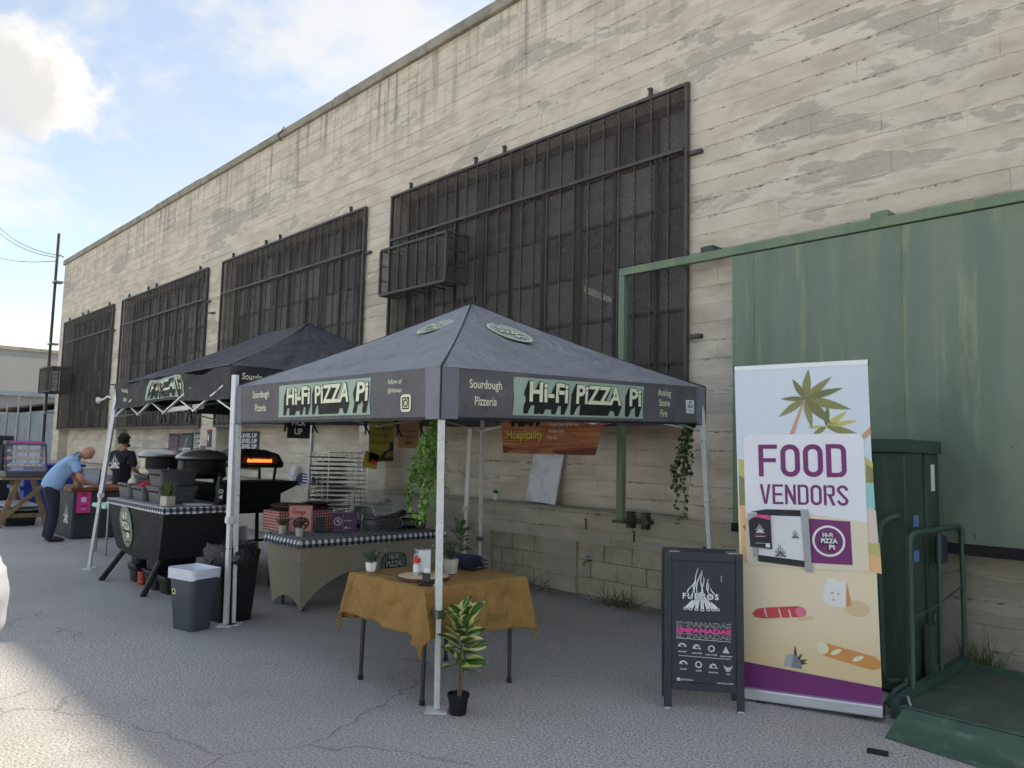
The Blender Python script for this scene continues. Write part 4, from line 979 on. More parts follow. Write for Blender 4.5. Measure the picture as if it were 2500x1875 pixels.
def m_variegated():
    t = NT('variegated_leaf'); g = t.sep(t.co('Generated')); oi = t.new('ShaderNodeObjectInfo'); of = t.new('ShaderNodeVectorMath', operation='ADD'); t.L.new(t.co(), of.inputs[0]); t.L.new(t.math('MULTIPLY', oi.outputs['Random'], 40.0), of.inputs[1]); n = t.noise(22, 3, .6, 0, of.outputs[0])
    e = t.math('ABSOLUTE', t.math('MULTIPLY', t.math('SUBTRACT', g[1], .5), 2.0)); tipf = t.ramp(g[0], .80, 1.0, 0, .5)
    k = t.math('ADD', t.math('ADD', e, tipf), t.math('MULTIPLY_ADD', n, .7, -.35))
    c = t.mix(t.ramp(t.noise(14, 2), .4, .6), lin((44,78,46)), lin((70,104,52)))
    c = t.mix(t.ramp(k, .42, .5), c, lin((160,182,78))); c = t.mix(t.ramp(k, .52, .66), c, lin((222,222,150)))
    mid = t.ramp(e, .02, .05, .7, 0); c = t.mix(mid, c, lin((150,170,90)))
    return t.fin(c, .38)
M['varieg'] = m_variegated()
M['varieg_dark'] = leafmat('rubber_leaf', (52,76,52), tip=(88,110,74), rough=.35)
def rubber_plant(loc, label, h0, h1, nl, ln, wd, mat, potc, rnd, rings=None, scale=1, shape=None):
    t = thing('potted_plant', label, 'plant', loc)
    if potc: 
        b = MB(); b.lathe([(.050,0),(.052,.004),(.064,.105),(.070,.106),(.071,.125),(.066,.125),(.063,.10)], 28); b.build('pot', M['black_matte'], t, smooth=True)
        b = MB(); b.lathe([(.001,.108),(.063,.106)], 20, cap=False); b.build('soil', M['soil'], t)
    stems = []
    for k, (dx, dy) in enumerate(((0,0), (.012,.008))):
        pts = [Vector((dx, dy, .09 if potc else 0)), Vector((dx*1.5+.004, dy, .22)), Vector((dx*2+.01, dy*2, h0+.06)), Vector((dx*3+.012, dy*2+.01, h1))]; stems.append(pts)
        b = MB(); b.tube(pts, [.0085,.007,.006,.003], 7); b.build('stem', M['stem'], t, smooth=True)
    if potc: b = MB(); b.tube([(.006,0,.2),(.02,.01,.22),(.027,.012,.245)], [.004,.003,.002], 5); b.build('twig', M['stem'], t)
    me = leaf_mesh('leaf', ln, wd, mat)
    for i in range(nl):
        q = (i+.5)/nl; z = h0 + (h1-h0)*q**.92; az = i*2.4 + rnd.uniform(-.35,.35); tilt = R(14 + 52*q**1.2 + rnd.uniform(-20,16)); s = rnd.uniform(.78,1.12)*(1.06-.22*q)
        o = link('leaf', me, t); p = Vector((.012, .006, z)); o.location = p + Vector((math.cos(az), math.sin(az), 0))*.014
        o.rotation_euler = (rnd.uniform(-.7,.7), -tilt, az); o.scale = (s, s, s)
        pb = MB()
    return t
hex_plant(); wood_slice(); napkin_dispenser(); shaker(); card_stand(); concrete_plant(); wire_basket()
rubber_plant((-3.805, 3.225, 0), 'tall variegated rubber plant in a black nursery pot beside the front tent leg', .26, .62, 30, .185, .125, M['varieg'], True, random.Random(12))
rubber_plant((-4.70, 3.93, ZT), 'dark leafy rubber plant behind the napkin basket on the mustard table', .06, .31, 22, .10, .05, M['varieg_dark'], False, random.Random(3))
def small_pot_under():
    o = bpy.data.objects['potted_plant.003'] if 'potted_plant.003' in bpy.data.objects else None
    if o: b = MB(); b.lathe([(.03,0),(.036,.05),(.032,.05)], 18); b.build('pot', M['black_matte'], o, smooth=True)
small_pot_under()

# ================================================================== vines hanging at the tent legs
def vine(name, label, top, bends, mat, nst, ln, rnd, spread=.09, drop=.7, dens=46):
    t = thing(name, label, 'vine', top); sb = MB(); fb = MB()
    for s in range(nst):
        L = drop*rnd.uniform(.35,1.0); p = Vector((rnd.uniform(-.03,.03), rnd.uniform(-.03,.03), 0)); pts = [p.copy()]
        n = 12; dx, dy = rnd.uniform(-1,1)*spread, rnd.uniform(-1,1)*spread
        for i in range(1, n+1):
            q = i/n; bx = bends(q*L/drop); pts.append(Vector((p.x + dx*math.sin(q*2.2) + bx[0] + .012*math.sin(q*9+s), p.y + dy*math.sin(q*2.2) + bx[1] + .012*math.cos(q*8+s), -L*q)))
        sb.tube(pts, .0017, 4)
        for k in range(int(dens*L/drop)):
            q = rnd.random()*n; i = min(n-1, int(q)); c = pts[i].lerp(pts[i+1], q-i); sz = ln*rnd.uniform(.55,1.25)
            leaf_into(fb, c, rnd.uniform(0,2*PI), rnd.uniform(-1.2,.3), rnd.uniform(-.8,.8), sz, sz*.85, .25, .2)
    sb.build('stems', M['grass'], t); fb.build('foliage', mat, t, smooth=True); return t
vine('hanging_vine', 'bright green trailing vine hanging by the front leg of the near tent', (-4.16,3.26,1.84), lambda q: (-.10*math.sin(q*1.7), .0), M['leaf_ivy'], 30, .036, random.Random(21), .125, .76, 46)
vine('hanging_vine', 'dark trailing ivy hanging by the wall-side leg of the near tent', (-3.99,6.10,1.95), lambda q: (-.10*q, -.06*q), M['leaf_dark'], 12, .046, random.Random(22), .10, .95, 34)
# ================================================================== roll-up banner
def ink(name, rgb): M[name] = mk(name, rgb, .5, var=.03, vs=3); return M[name]
for n_, c_ in dict(b_sky=(208,220,234), b_cream=(232,219,195), b_sand=(236,214,176), b_sand2=(226,200,156), b_olive=(140,140,92), b_olive2=(118,122,78), b_lime=(196,192,116), b_trunk=(206,156,132), b_teal=(150,206,204), b_peach=(240,190,136), b_pinkish=(226,206,194), b_card=(234,236,244), b_red=(214,78,82), b_rose=(232,128,150), b_cheese=(236,236,232), b_rind=(214,150,96), b_bread=(222,152,84), b_crumb=(238,232,196), b_rock=(176,176,184), b_rock2=(136,136,148), b_dark=(70,84,58)).items(): ink(n_, c_)
def m_bsky():
    t = NT('banner_print'); z = t.sep()[2]
    c = t.mix(t.ramp(z, 1.25, 1.5), lin((240,222,190)), lin((216,226,238))); c = t.mix(t.ramp(z, .15, .7), lin((232,204,158)), c)
    t.bump(t.noise(3, 3, .5, .5), .12, .03); return t.fin(c, .45)
M['b_base'] = m_bsky()
def banner():
    a, b0 = Vector((-2.80, 4.93, 0)), Vector((-1.985, 5.205, 0)); ux = (b0-a).normalized(); W = (b0-a).length; rz = math.atan2(ux.y, ux.x)
    t = thing('rollup_banner', 'tall roll-up banner reading FOOD VENDORS with palm tree and picnic drawings', 'banner', a, rz)
    Hh = 2.25
    b = MB(); b.box(-.005, W+.005, -.06, .06, .012, .085); b.build('base_cassette', M['alu'], t, bevel=.01)
    b = MB(); b.box(-.012, -.0055, -.062, .062, .010, .09); b.box(W+.0055, W+.012, -.062, .062, .010, .09); b.build('end_cap', M['black'], t, bevel=.004)
    for x in (.12, W-.12): b = MB(); b.box(x-.03, x+.03, -.05, .13, 0, .011); b.build('foot', M['black'], t)
    t.rotation_euler = (0, R(-1.4), rz)
    b = MB(); b.cyl((W/2,.055,.08),(W/2,.03,Hh-.01), .008, n=8); b.build('support_pole', M['alu'], t)
    b = MB(); b.box(-.004, W+.004, -.014, .012, Hh-.002, Hh+.035); b.build('top_bar', M['alu'], t, bevel=.004)
    for x in (-.0085, W+.0045): b = MB(); b.box(x, x+.004, -.016, .014, Hh-.004, Hh+.037); b.build('bar_end', M['black'], t)
    z0 = .085
    f = None
    sh = Sheet((0, -.02, z0), (1,0,0), (0,0,1), f); Sheet.LAY = .0009
    Hs = Hh - z0; g = MB(); g.grid(lambda u, v: sh.p(u*W, v*Hs), 12, 40); g.build('print_sheet', M['b_base'], t, smooth=True)
    def pt(x, y): return ((x-45)/(655-45)*W, (1-(y-68)/(1520-68))*Hs)   # picture units of the artwork
    k = W/610
    def P(pts, m, lay, nm='print'): sh.put(poly([pt(*q) for q in pts]), M[m], nm, t, lay)
    # hills, sea and sand at the sides
    P([(52,485),(80,490),(80,590),(52,600)], 'b_lime', 1); P([(52,560),(80,575),(80,700),(52,700)], 'b_olive', 2); P([(52,690),(92,700),(92,960),(60,960)], 'b_peach', 1)
    P([(64,800),(90,770),(90,830)], 'b_olive', 3)
    P([(622,470),(658,500),(658,588),(622,588)], 'b_lime', 1); P([(630,505),(658,525),(658,588),(630,588)], 'b_olive', 2); P([(622,588),(658,588),(660,700),(622,700)], 'b_teal', 1); P([(622,700),(662,705),(668,850),(622,840)], 'b_pinkish', 1); P([(560,850),(672,845),(674,905),(560,880)], 'b_lime', 1); P([(560,880),(674,905),(676,975),(560,960)], 'b_peach', 2)
    # palm
    c = pt(375,210)
    for (x, y, wd, m) in ((395,75,19,'b_olive'),(320,118,15,'b_olive2'),(497,115,17,'b_olive'),(545,168,17,'b_olive2'),(262,208,11,'b_olive2'),(250,292,17,'b_olive'),(578,265,21,'b_olive'),(402,350,16,'b_olive'),(490,330,22,'b_olive2')):
        q = pt(x, y); dx, dy = q[0]-c[0], q[1]-c[1]; sh.put(leaf2d(c[0], c[1], math.atan2(dy, dx), math.hypot(dx, dy), wd*k), M[m], 'palm_leaf', t, 4 if m == 'b_olive' else 5)
    P([(358,235),(370,228),(315,385),(292,385)], 'b_trunk', 3, 'palm_trunk')
    c = pt(465,340)
    for (x, y, wd, m) in ((475,240,12,'b_olive2'),(560,272,14,'b_lime'),(604,314,12,'b_lime'),(612,380,17,'b_olive'),(378,342,8,'b_lime'),(400,378,12,'b_olive')):
        q = pt(x, y); dx, dy = q[0]-c[0], q[1]-c[1]; sh.put(leaf2d(c[0], c[1], math.atan2(dy, dx), math.hypot(dx, dy), wd*k), M[m], 'palm_leaf', t, 2)
    P([(655,342),(657,370),(612,412),(602,398)], 'b_trunk', 6, 'palm_trunk')
    # white card
    u0, v0 = pt(80, 970); u1, v1 = pt(625, 372); sh.put(rrect(u0, v0, u1, v1, .05), M['b_card'], 'text_card', t, 7)
    P([(82,968),(82,760),(300,720),(625,760),(625,968)], 'b_cream', 8)
    a0, b1 = pt(150, 565), pt(548, 418); sh.put(glyphs('FOOD', a0[0], b1[0], a0[1], b1[1]), M['purple'], 'lettering', t, 9)
    a0, b1 = pt(153, 690), pt(550, 600); sh.put(glyphs('VENDORS', a0[0], b1[0], a0[1], b1[1], .25, .17), M['purple'], 'lettering', t, 9)
    # purple square with the round mark
    sh.put(poly([pt(372,945), pt(556,945), pt(553,757), pt(372,750)]), M['purple'], 'logo_square', t, 10)
    cc = pt(457,846); r = 72*k; sh.put(ring(cc[0], cc[1], r*.86, r, 40), M['white'], 'logo_ring', t, 11)
    hifi_badge(sh, t, cc[0], cc[1], r*.86, 11, ink=M['deep_purple'], front=M['white'])
    # foods
    P([(98,1190),(120,1168),(150,1160),(310,1140),(335,1145),(347,1162),(340,1180),(310,1188),(150,1208),(112,1205)], 'b_red', 3, 'sausage'); e = pt(322,1164); sh.put(disc(e[0], e[1], 25*k, 23*k), M['b_rose'], 'sausage_end', t, 4)
    for x in (155, 222, 268): P([(x-2,1158),(x+3,1157),(x+14,1200),(x+9,1201)], 'b_card', 5, 'score_line')
    P([(300,1190),(372,1178),(375,1192),(320,1205)], 'b_sand2', 2, 'drawn_shade')
    P([(440,1010),(470,1008),(490,1022),(526,1015),(520,1130),(450,1125),(416,1100)], 'b_cheese', 3, 'cheese'); P([(526,1015),(544,1115),(520,1130)], 'b_rind', 4, 'cheese_rind'); e = pt(565,1130); sh.put(disc(e[0], e[1], 55*k, 36*k), M['b_sand2'], 'drawn_shade', t, 2)
    for x, y in ((463,1070),(490,1073),(468,1100)): e = pt(x, y); sh.put(disc(e[0], e[1], 5*k, n=10), M['b_rind'], 'cheese_hole', t, 4)
    P([(390,1300),(415,1285),(440,1292),(630,1325),(655,1345),(650,1372),(620,1382),(420,1345),(392,1330)], 'b_bread', 3, 'bread'); e = pt(412,1312); sh.put(disc(e[0], e[1], 26*k, 28*k), M['b_crumb'], 'bread_end', t, 4)
    for x in (470, 562): e = pt(x, 1322+ (x-470)*.2); sh.put(disc(e[0], e[1], 26*k, 10*k, rot=.5), M['b_crumb'], 'bread_slash', t, 4)
    P([(238,1408),(248,1360),(285,1350),(315,1385),(320,1412)], 'b_rock', 3, 'rock'); P([(285,1350),(315,1385),(320,1412),(270,1410)], 'b_rock2', 4, 'rock')
    for x, y in ((292,1312),(322,1345),(346,1368),(345,1385)):
        q = pt(x, y); c = pt(290,1390); dx, dy = q[0]-c[0], q[1]-c[1]; sh.put(leaf2d(c[0], c[1], math.atan2(dy, dx), math.hypot(dx, dy), 7*k), M['b_dark'], 'drawn_leaf', t, 2)
    sh.put(poly([pt(45,1408), pt(655,1450), (W, 0), (0, 0)]), M['purple'], 'bottom_stripe', t, 3)
    Sheet.LAY = .0012
    # sheets taped on the banner
    m = thing('taped_notice', 'white sheet with camp fire logo taped on black card across the banner', 'notice', a, rz)
    m.rotation_euler = (0, R(-1.4), rz)
    s2 = Sheet((0, -.034, z0), (1,0,0), (0,0,1), f)
    def Q(pts, mat, lay, nm): return s2.put(poly([pt(*q) for q in pts]), mat, nm, m, lay)
    Q([(108,728),(180,714),(372,714),(372,968),(135,952),(135,730)], M['card'], 1, 'black_card')
    Q([(138,742),(345,742),(350,938),(140,922)], M['paper'], 4, 'white_sheet')
    e = pt(240, 925); campfire(s2, m, e[0], e[1], .085, 6, M['grey_ink'], None, True, M['grey_ink'])
    e = pt(310, 840); campfire(s2, m, e[0], e[1], .060, 6, M['grey_ink'], None, False)
    tp = Q([(338,710),(372,710),(381,988),(350,985)], M['tape'], 9, 'duct_tape'); Q([(117,885),(140,890),(138,932),(115,928)], M['tape'], 9, 'duct_tape')
    m2 = thing('taped_notice', 'small black flyer with pink corner and camp fire logo, taped left on the banner', 'notice', a, rz)
    m2.rotation_euler = (0, R(-1.4), rz)
    s2 = Sheet((0, -.05, z0), (1,0,0), (0,0,1), f); 
    s2.put(poly([pt(*q) for q in [(95,735),(200,742),(204,893),(102,886)]]), M['card'], 'flyer', m2, 1); s2.put(poly([pt(*q) for q in [(128,738),(197,740),(198,762),(150,752),(118,752)]]), M['pink'], 'pink_corner', m2, 3); s2.put(poly([pt(*q) for q in [(93,735),(146,736),(120,752),(98,768)]]), M['tape'], 'tape_strip', m2, 5)
    e = pt(150, 822); campfire(s2, m2, e[0], e[1], .065, 3); 
    for y, w_ in ((832,30),(838,24),(868,22)): e = pt(150, y); s2.put(rect(e[0]-w_*k, e[1]-.0015, e[0]+w_*k, e[1]+.0015), M['paper'] if y != 832 else M['pink'], 'small_print', m2, 3)
    e = pt(185,876); s2.put(rect(e[0]-.014, e[1]-.014, e[0]+.014, e[1]+.014), M['paper'], 'white_square', m2, 3)
M['card'] = mk('black_card', (40,41,47), .6, var=.08); M['tape'] = mk('duct_tape', (158,162,168), .4, .3, var=.08, vs=14, bump=.4, bs=24); M['grey_ink'] = mk('grey_ink', (92,92,96), .6, var=.1)
banner()

# ================================================================== A-board
M['board'] = mk('blackboard_paint', (52,55,62), .62, var=.10, vs=5, bump=.15, bs=90)
def a_board():
    a, b0 = Vector((-3.045, 4.345, 0)), Vector((-2.645, 4.665, 0)); ux = (b0-a).normalized(); W = (b0-a).length; rz = math.atan2(ux.y, ux.x)
    t = thing('a_board', 'black folding pavement sign with camp fire drawing and EMPANADAS menu', 'sign', a, rz)
    Hh = 1.0; lean = math.atan2(.06, Hh)
    def panel(sgn, nm):
        b = MB(); m = Matrix.Translation((0, .24 if sgn < 0 else 0, 0)) @ Matrix.Rotation(lean*2.0*sgn if sgn < 0 else -lean*1.0, 4, 'X')
        b.box(0, .048, -.012, .012, 0, Hh, m); b.box(W-.048, W, -.012, .012, 0, Hh, m); b.box(.05, W-.05, -.012, .012, Hh-.055, Hh, m); b.box(.05, W-.05, -.012, .012, .115, .165, m)
        o = b.build(nm, M['board'], t, bevel=.003)
        b = MB(); b.box(.049, W-.049, -.002, .006, .166, Hh-.056, m); b.build('board_panel', M['board'], o)
        return m
    m = panel(1, 'front_frame'); panel(-1, 'back_frame')
    for x in (.03, W-.10): b = MB(); b.box(x, x+.07, -.006, .10, Hh-.006, Hh+.004, Matrix.Translation((0,.055,0))); b.build('hinge', M['steel'], t)
    for x in (.024, W-.024): b = MB(); b.box(x-.02, x+.02, -.013, .013, 0, .006); b.build('foot_wear', M['white_old'], t)
    o = m @ Vector((0, -.002, 0)); sh = Sheet(o, m.to_3x3() @ Vector((1,0,0)), m.to_3x3() @ Vector((0,0,1)))
    # picture units: 118..797 across, 110..1550 down
    def pt(x, y): return ((x-160)/(840-160)*W, (1-(y-110)/(1560-110))*Hh)
    e = pt(475, 655); campfire(sh, t, e[0], e[1], .275, 2, ink=M['board'])
    for i, ch in enumerate('ARG'): e = pt(655, 332+i*22); sh.put(line(ch, e[0], e[1], .009, .02, 'C'), M['white'], 'lettering', t, 2)
    for y0, y1, mm, bold in ((812,762,'white',.0),(868,815,'pink',.06),(915,868,'white',.0)):
        a0, b1 = pt(265, y0), pt(735, y1)
        if mm == 'white':
            sh.put(fit('EMPANADAS', a0[0], b1[0], a0[1]+.001, b1[1]-.002, .028), M['white'], 'lettering', t, 2); sh.put(fit('EMPANADAS', a0[0]+.001, b1[0]-.001, a0[1]+.0028, b1[1]-.0038, .004), M['board'], 'letter_core', t, 3)
        else: sh.put(fit('EMPANADAS', a0[0], b1[0], a0[1]+.001, b1[1]-.002, .06), M['pink'], 'lettering', t, 4)
    for y in (920, 1080): a0, b1 = pt(262 if y < 1000 else 285, y), pt(728, y+12); sh.put(poly([a0, (b1[0], b1[1]), (b1[0], b1[1]+.0028), (a0[0], a0[1]+.0028)]), M['white'], 'rule', t, 2)
    names = ((('VEGAN BEEF', 315), ('HAM & CHEESE', 440), ('HAND CUT BEEF', 565), ('CHEESE & ONION', 688)), (('CHICKEN', 325), ('CAPRESE', 455), ('MUSHROOMS', 580), ('CORN', 705)))
    for r_, (yy, row) in enumerate(((985, names[0]), (1145, names[1]))):
        for i, (nm, x) in enumerate(row):
            e = pt(x, yy + 8*i); s = .022; k = (r_*4+i)
            if k in (0, 4): sh1 = merge(poly([(e[0]+s*1.25*math.cos(q), e[1]-.008+s*1.1*math.sin(q)) for q in (PI*j/14 for j in range(15))])); 
            elif k in (2, 5): sh1 = ring(e[0], e[1], s*.62, s*1.0, 24)
            elif k == 3: sh1 = poly([(e[0]-s, e[1]-s*.8), (e[0]+s, e[1]-s*.8), (e[0], e[1]+s*1.1)])
            elif k == 7: sh1 = merge(leaf2d(e[0], e[1]-s, 2.2, s*2.2, s*.3), leaf2d(e[0], e[1]-s, .9, s*2.2, s*.3), rect(e[0]-s*.6, e[1]-s, e[0]+s*.6, e[1]+s*.2))
            else: sh1 = poly([(e[0]-s*1.3, e[1]-s*.5), (e[0]-s*.8, e[1]+s*.6), (e[0]-s*.5, e[1]+s*.5), (e[0]-s*.2, e[1]+s), (e[0]+s*.1, e[1]+s*.6), (e[0]+s*.6, e[1]+s*.8), (e[0]+s*.7, e[1]+s*.3), (e[0]+s*1.35, e[1]-s*.6)])
            sh.put(sh1, M['chalk'], 'food_icon', t, 2); 
            if k in (0, 1, 4, 6): sh.put(disc(e[0]+.002, e[1]-.001, s*.62, s*.3, 14, -.3), M['board'], 'icon_core', t, 3)
            q = pt(x, yy + 8*i + 62); sh.put(line(nm, q[0], q[1], .0085, .02, 'C', .8), M['white'], 'lettering', t, 2)
    q = pt(283, 1296); sh.put(rrect(q[0]-.010, q[1]-.010, q[0]+.010, q[1]+.010, .003), M['white'], 'camera_icon', t, 2); sh.put(ring(q[0], q[1], .003, .005, 16), M['board'], 'icon_core', t, 3)
    q = pt(302, 1304); sh.put(line('@FUEGOSLA', q[0], q[1], .010, .02, 'L', .9, 1.15), M['white'], 'lettering', t, 2)
    q = pt(612, 1318); sh.put(line('FUEGOSLA.COM', q[0], q[1], .010, .02, 'L', .85, 1.15), M['white'], 'lettering', t, 2)
M['chalk'] = mk('chalk_white', (214,214,216), .7, var=.15, vs=60)
a_board()

# ================================================================== platform lift by the dock
def lift():
    t = thing('platform_lift', 'dark green platform lift with tall cabinet, hoop rail and sloping entry ramp', 'lift', (-2.05, 5.85, 0))
    o = Vector((-2.05, 5.85, 0))
    def L(b): b.v = [(x-o.x, y-o.y, z-o.z) for x, y, z in b.v]; return b
    b = MB(); b.box(-2.80, -2.05, 5.85, 6.20, .02, 1.70); L(b).build('cabinet', M['lift'], t, bevel=.008)
    b = MB(); b.box(-2.80, -2.052, 6.27, 6.55, .02, 1.70); L(b).build('rear_cabinet', M['lift'], t, bevel=.008)
    b = MB(); b.box(-2.75, -2.10, 6.202, 6.268, .02, 1.69); L(b).build('slot', M['black_matte'], t)
    b = MB(); b.box(-2.82, -2.03, 5.83, 6.57, 1.702, 1.80); L(b).build('cabinet_cap', M['lift'], t, bevel=.006)
    b = MB()
    for y in (5.95, 6.02, 6.36, 6.46): b.cyl((-2.03,y,1.75),(-2.026,y,1.75), .008, n=8)
    L(b).build('rivets', M['steel'], t)
    b = MB(); b.box(-2.052, -2.047, 6.38, 6.45, 1.42, 1.62); L(b).build('paper_label', M['paper'], t)
    for z0, z1 in ((1.17,1.25),(.92,1.0)):
        for y in (5.99, 6.045): b = MB(); b.box(-2.05, -2.046, y, y+.035, z0, z1); L(b).build('blue_decal', M['decal'], t)
    b = MB(); b.cyl((-2.42,5.8485,1.32),(-2.42,5.845,1.32), .13, n=28); L(b).build('paint_patch', M['lift_dark'], t)
    # grab rail on the cabinet front
    b = MB(); b.tube([(-2.10,5.85,1.25),(-2.12,5.74,1.24),(-2.16,5.70,1.20),(-2.18,5.69,1.08),(-2.17,5.70,.20),(-2.16,5.71,.12),(-2.10,5.80,.11)], .019, 10); L(b).build('grab_rail', M['rail'], t, smooth=True, angle=60)
    b = MB(); b.box(-2.15, -2.06, 5.842, 5.85, 1.20, 1.31); L(b).build('rail_flange', M['lift'], t)
    b = MB(); b.tube([(-2.06,5.80,.13),(-2.00,5.62,.14),(-2.02,5.50,.12),(-2.03,5.40,.06),(-1.95,5.32,.05)], .02, 10); L(b).build('hook_pipe', M['rail'], t, smooth=True, angle=60)
    # hoop
    def hoop(x, y0, y1, z0, z1, r):
        p = [(x,y0,z0)]
        for i in range(7): a = PI - i*PI/12; p.append((x, y0+.09+.09*math.cos(a), z1-.09+.09*math.sin(a)))
        for i in range(7): a = PI/2 - i*PI/12; p.append((x, y1-.09+.09*math.cos(a), z1-.09+.09*math.sin(a)))
        p.append((x,y1,z0)); return p
    b = MB(); b.tube(hoop(-1.95, 5.62, 6.72, .08, 1.15, .02), .02, 10); L(b).build('hoop_rail', M['rail'], t, smooth=True, angle=60)
    b = MB(); b.cyl((-1.95,6.19,.08),(-1.95,6.19,1.13), .016, n=10); L(b).build('middle_post', M['rail'], t, smooth=True)
    b = MB(); b.tube([(-1.95,5.64,.58),(-1.95,6.2,.62),(-1.95,6.71,.70)], .006, 6); L(b).build('chain_rod', M['rail'], t)
    b = MB(); b.box(-1.99, -1.93, 6.21, 6.33, .90, 1.10); L(b).build('control_box', M['box_blue'], t, bevel=.012)
    b = MB(); b.box(-1.985, -1.955, 6.335, 6.36, .93, 1.08); L(b).build('control_cover', M['cream'], t, bevel=.004)
    b = MB(); b.box(-2.02, -1.965, 6.06, 6.16, .10, .48); b.box(-2.0, -1.96, 6.13, 6.24, .12, .20); b.cyl((-1.985,6.18,.2),(-1.985,6.18,.55), .014, n=8); L(b).build('latch_gear', M['lift'], t, bevel=.006)
    # platform and ramp
    b = MB(); b.box(-1.92, .6, 5.28, 6.66, .03, .09); L(b).build('platform_deck', M['plat'], t, bevel=.006)
    b = MB(); b.add([(-1.975,5.30,.0),(-1.922,5.30,.0),(-1.922,5.30,.13),(-1.975,5.30,.13),(-1.975,6.72,.0),(-1.922,6.72,.0),(-1.922,6.72,.17),(-1.975,6.72,.17)], [(0,1,2,3),(7,6,5,4),(0,4,5,1),(3,2,6,7),(0,3,7,4),(1,5,6,2)]); L(b).build('toe_board', M['rail'], t)
    b = MB(); b.box(-1.92, .6, 6.662, 6.70, .03, .13); L(b).build('rear_edge', M['rail'], t)
    b = MB(); b.add([(-1.89,5.275,.078),(.6,5.275,.078),(.6,4.60,.004),(-1.86,4.90,.004),(-1.89,5.275,.092),(.6,5.275,.092),(.6,4.60,.012),(-1.86,4.90,.012)], [(0,1,2,3),(7,6,5,4),(0,3,7,4),(3,2,6,7),(2,1,5,6),(1,0,4,5)]); L(b).build('entry_ramp', M['ramp'], t)
    b = MB(); b.cyl((-1.90,5.277,.098),(.6,5.277,.098), .010, n=8); L(b).build('ramp_hinge', M['rail'], t)
    b = MB(); b.tube([(-1.93,5.36,.09),(-1.93,5.36,.14),(-1.88,5.33,.15),(-1.86,5.32,.10)], .008, 8); L(b).build('shackle', M['steel'], t)
M['decal'] = mk('blue_decal', (108,140,196), .5, var=.1); M['lift_dark'] = mk('dark_green_patch', (26,54,44), .45, var=.1); M['box_blue'] = mk('dark_blue_box', (44,48,62), .45, var=.1); M['cream'] = mk('cream_plastic', (214,208,188), .5, var=.05)
lift()
def tape_bit():
    b = MB(); b.box(-.055,.055,-.04,.04,0,.003, Matrix.Rotation(R(20),4,'Z')); o = b.build('tape_square', M['black_matte'], None, loc=(-1.80,4.63,.004)); tag(o, 'small black square of tape stuck on the asphalt near the ramp', 'tape')
tape_bit()

M['dry_grass'] = leafmat('dry_grass', (104,96,62), tip=(150,140,96))
# ================================================================== weeds and debris at the foot of the wall
def weeds(name, label, loc, nb, h, spread, mat, rnd, cat='weeds', w=.008, lay=0.0):
    t = thing(name, label, cat, loc); b = MB()
    for i in range(nb):
        az = rnd.uniform(0, 2*PI); x, y = rnd.gauss(0, spread*.45), rnd.gauss(0, .05); L = h*rnd.uniform(.4,1); bend = rnd.uniform(.3,1.1) + lay
        pts = []; 
        for q in (0,.25,.5,.75,1): pts.append(Vector((x + math.cos(az)*L*bend*q*q*.7, y + math.sin(az)*L*bend*q*q*.35 - .02*q, L*(q - .45*bend*q*q))))
        d = Vector((-math.sin(az), math.cos(az), 0)); vs = []
        for k, p in enumerate(pts): ww = w*(1-.85*k/4); vs += [p - d*ww/2, p + d*ww/2]
        b.add(vs, [(2*k, 2*k+1, 2*k+3, 2*k+2) for k in range(4)])
    b.build('blades', mat, t); return t
weeds('weed_clump', 'green weed clump growing behind the lift cabinet at the wall', (-1.86, 6.84, 0), 90, .50, .16, M['grass'], random.Random(1), 'plant', .010)
weeds('weed_clump', 'dry trailing weeds leaning over the back edge of the lift platform', (-1.15, 6.80, .05), 46, .55, .5, M['dry_grass'], random.Random(2), 'plant', .010, .7)
def twigs(loc, label, n, sp, rnd):
    t = thing('twig_pile', label, 'debris', loc); b = MB()
    for i in range(n):
        p = Vector((rnd.gauss(0, sp), rnd.gauss(0, sp*.35), rnd.uniform(.004,.05))); a = rnd.uniform(0, PI); L = rnd.uniform(.05,.22); d = Vector((math.cos(a)*L, math.sin(a)*L*.6, rnd.uniform(-.02,.16)))
        q = p + d; q.z = max(.004, q.z); b.tube([p, p.lerp(q,.5)+Vector((rnd.uniform(-.01,.01),0,rnd.uniform(0,.02))), q], [.005,.004,.0015], 5)
    b.build('twigs', M['dry'], t)
    b = MB()
    for i in range(n): leaf_into(b, Vector((rnd.gauss(0, sp*1.2), rnd.gauss(0, sp*.4), .006)), rnd.uniform(0,6.3), rnd.uniform(0,.5), rnd.uniform(-.5,.5), .05, .02)
    b.build('dead_leaves', M['dry_grass'], t)
twigs((-5.35,6.72,0), 'heap of dead twigs against the block infill at the wall foot', 46, .16, random.Random(4))
twigs((-6.6,6.70,0), 'thin scatter of dry leaves at the wall foot behind the mustard table', 16, .14, random.Random(6))
def faucet():
    t = thing('wall_tap', 'small brass garden tap on the block infill of the wall', 'tap', (-5.93, 6.99, .40))
    b = MB(); b.tube([(0,.0,0),(0,-.06,0),(-.02,-.09,-.01),(-.03,-.10,-.05)], .012, 8); b.build('spout', M['brass'], t); b = MB(); b.cyl((0,-.05,0),(0,-.05,.05), .007, n=8); b.build('spindle', M['brass'], t)
    b = MB(); b.lathe([(.028,0),(.03,.006),(.026,.012)], 8, (0,-.05,.048)); b.build('handle', M['decal'], t)
M['brass'] = mk('old_brass', (120,104,70), .4, .8, var=.2)
faucet()
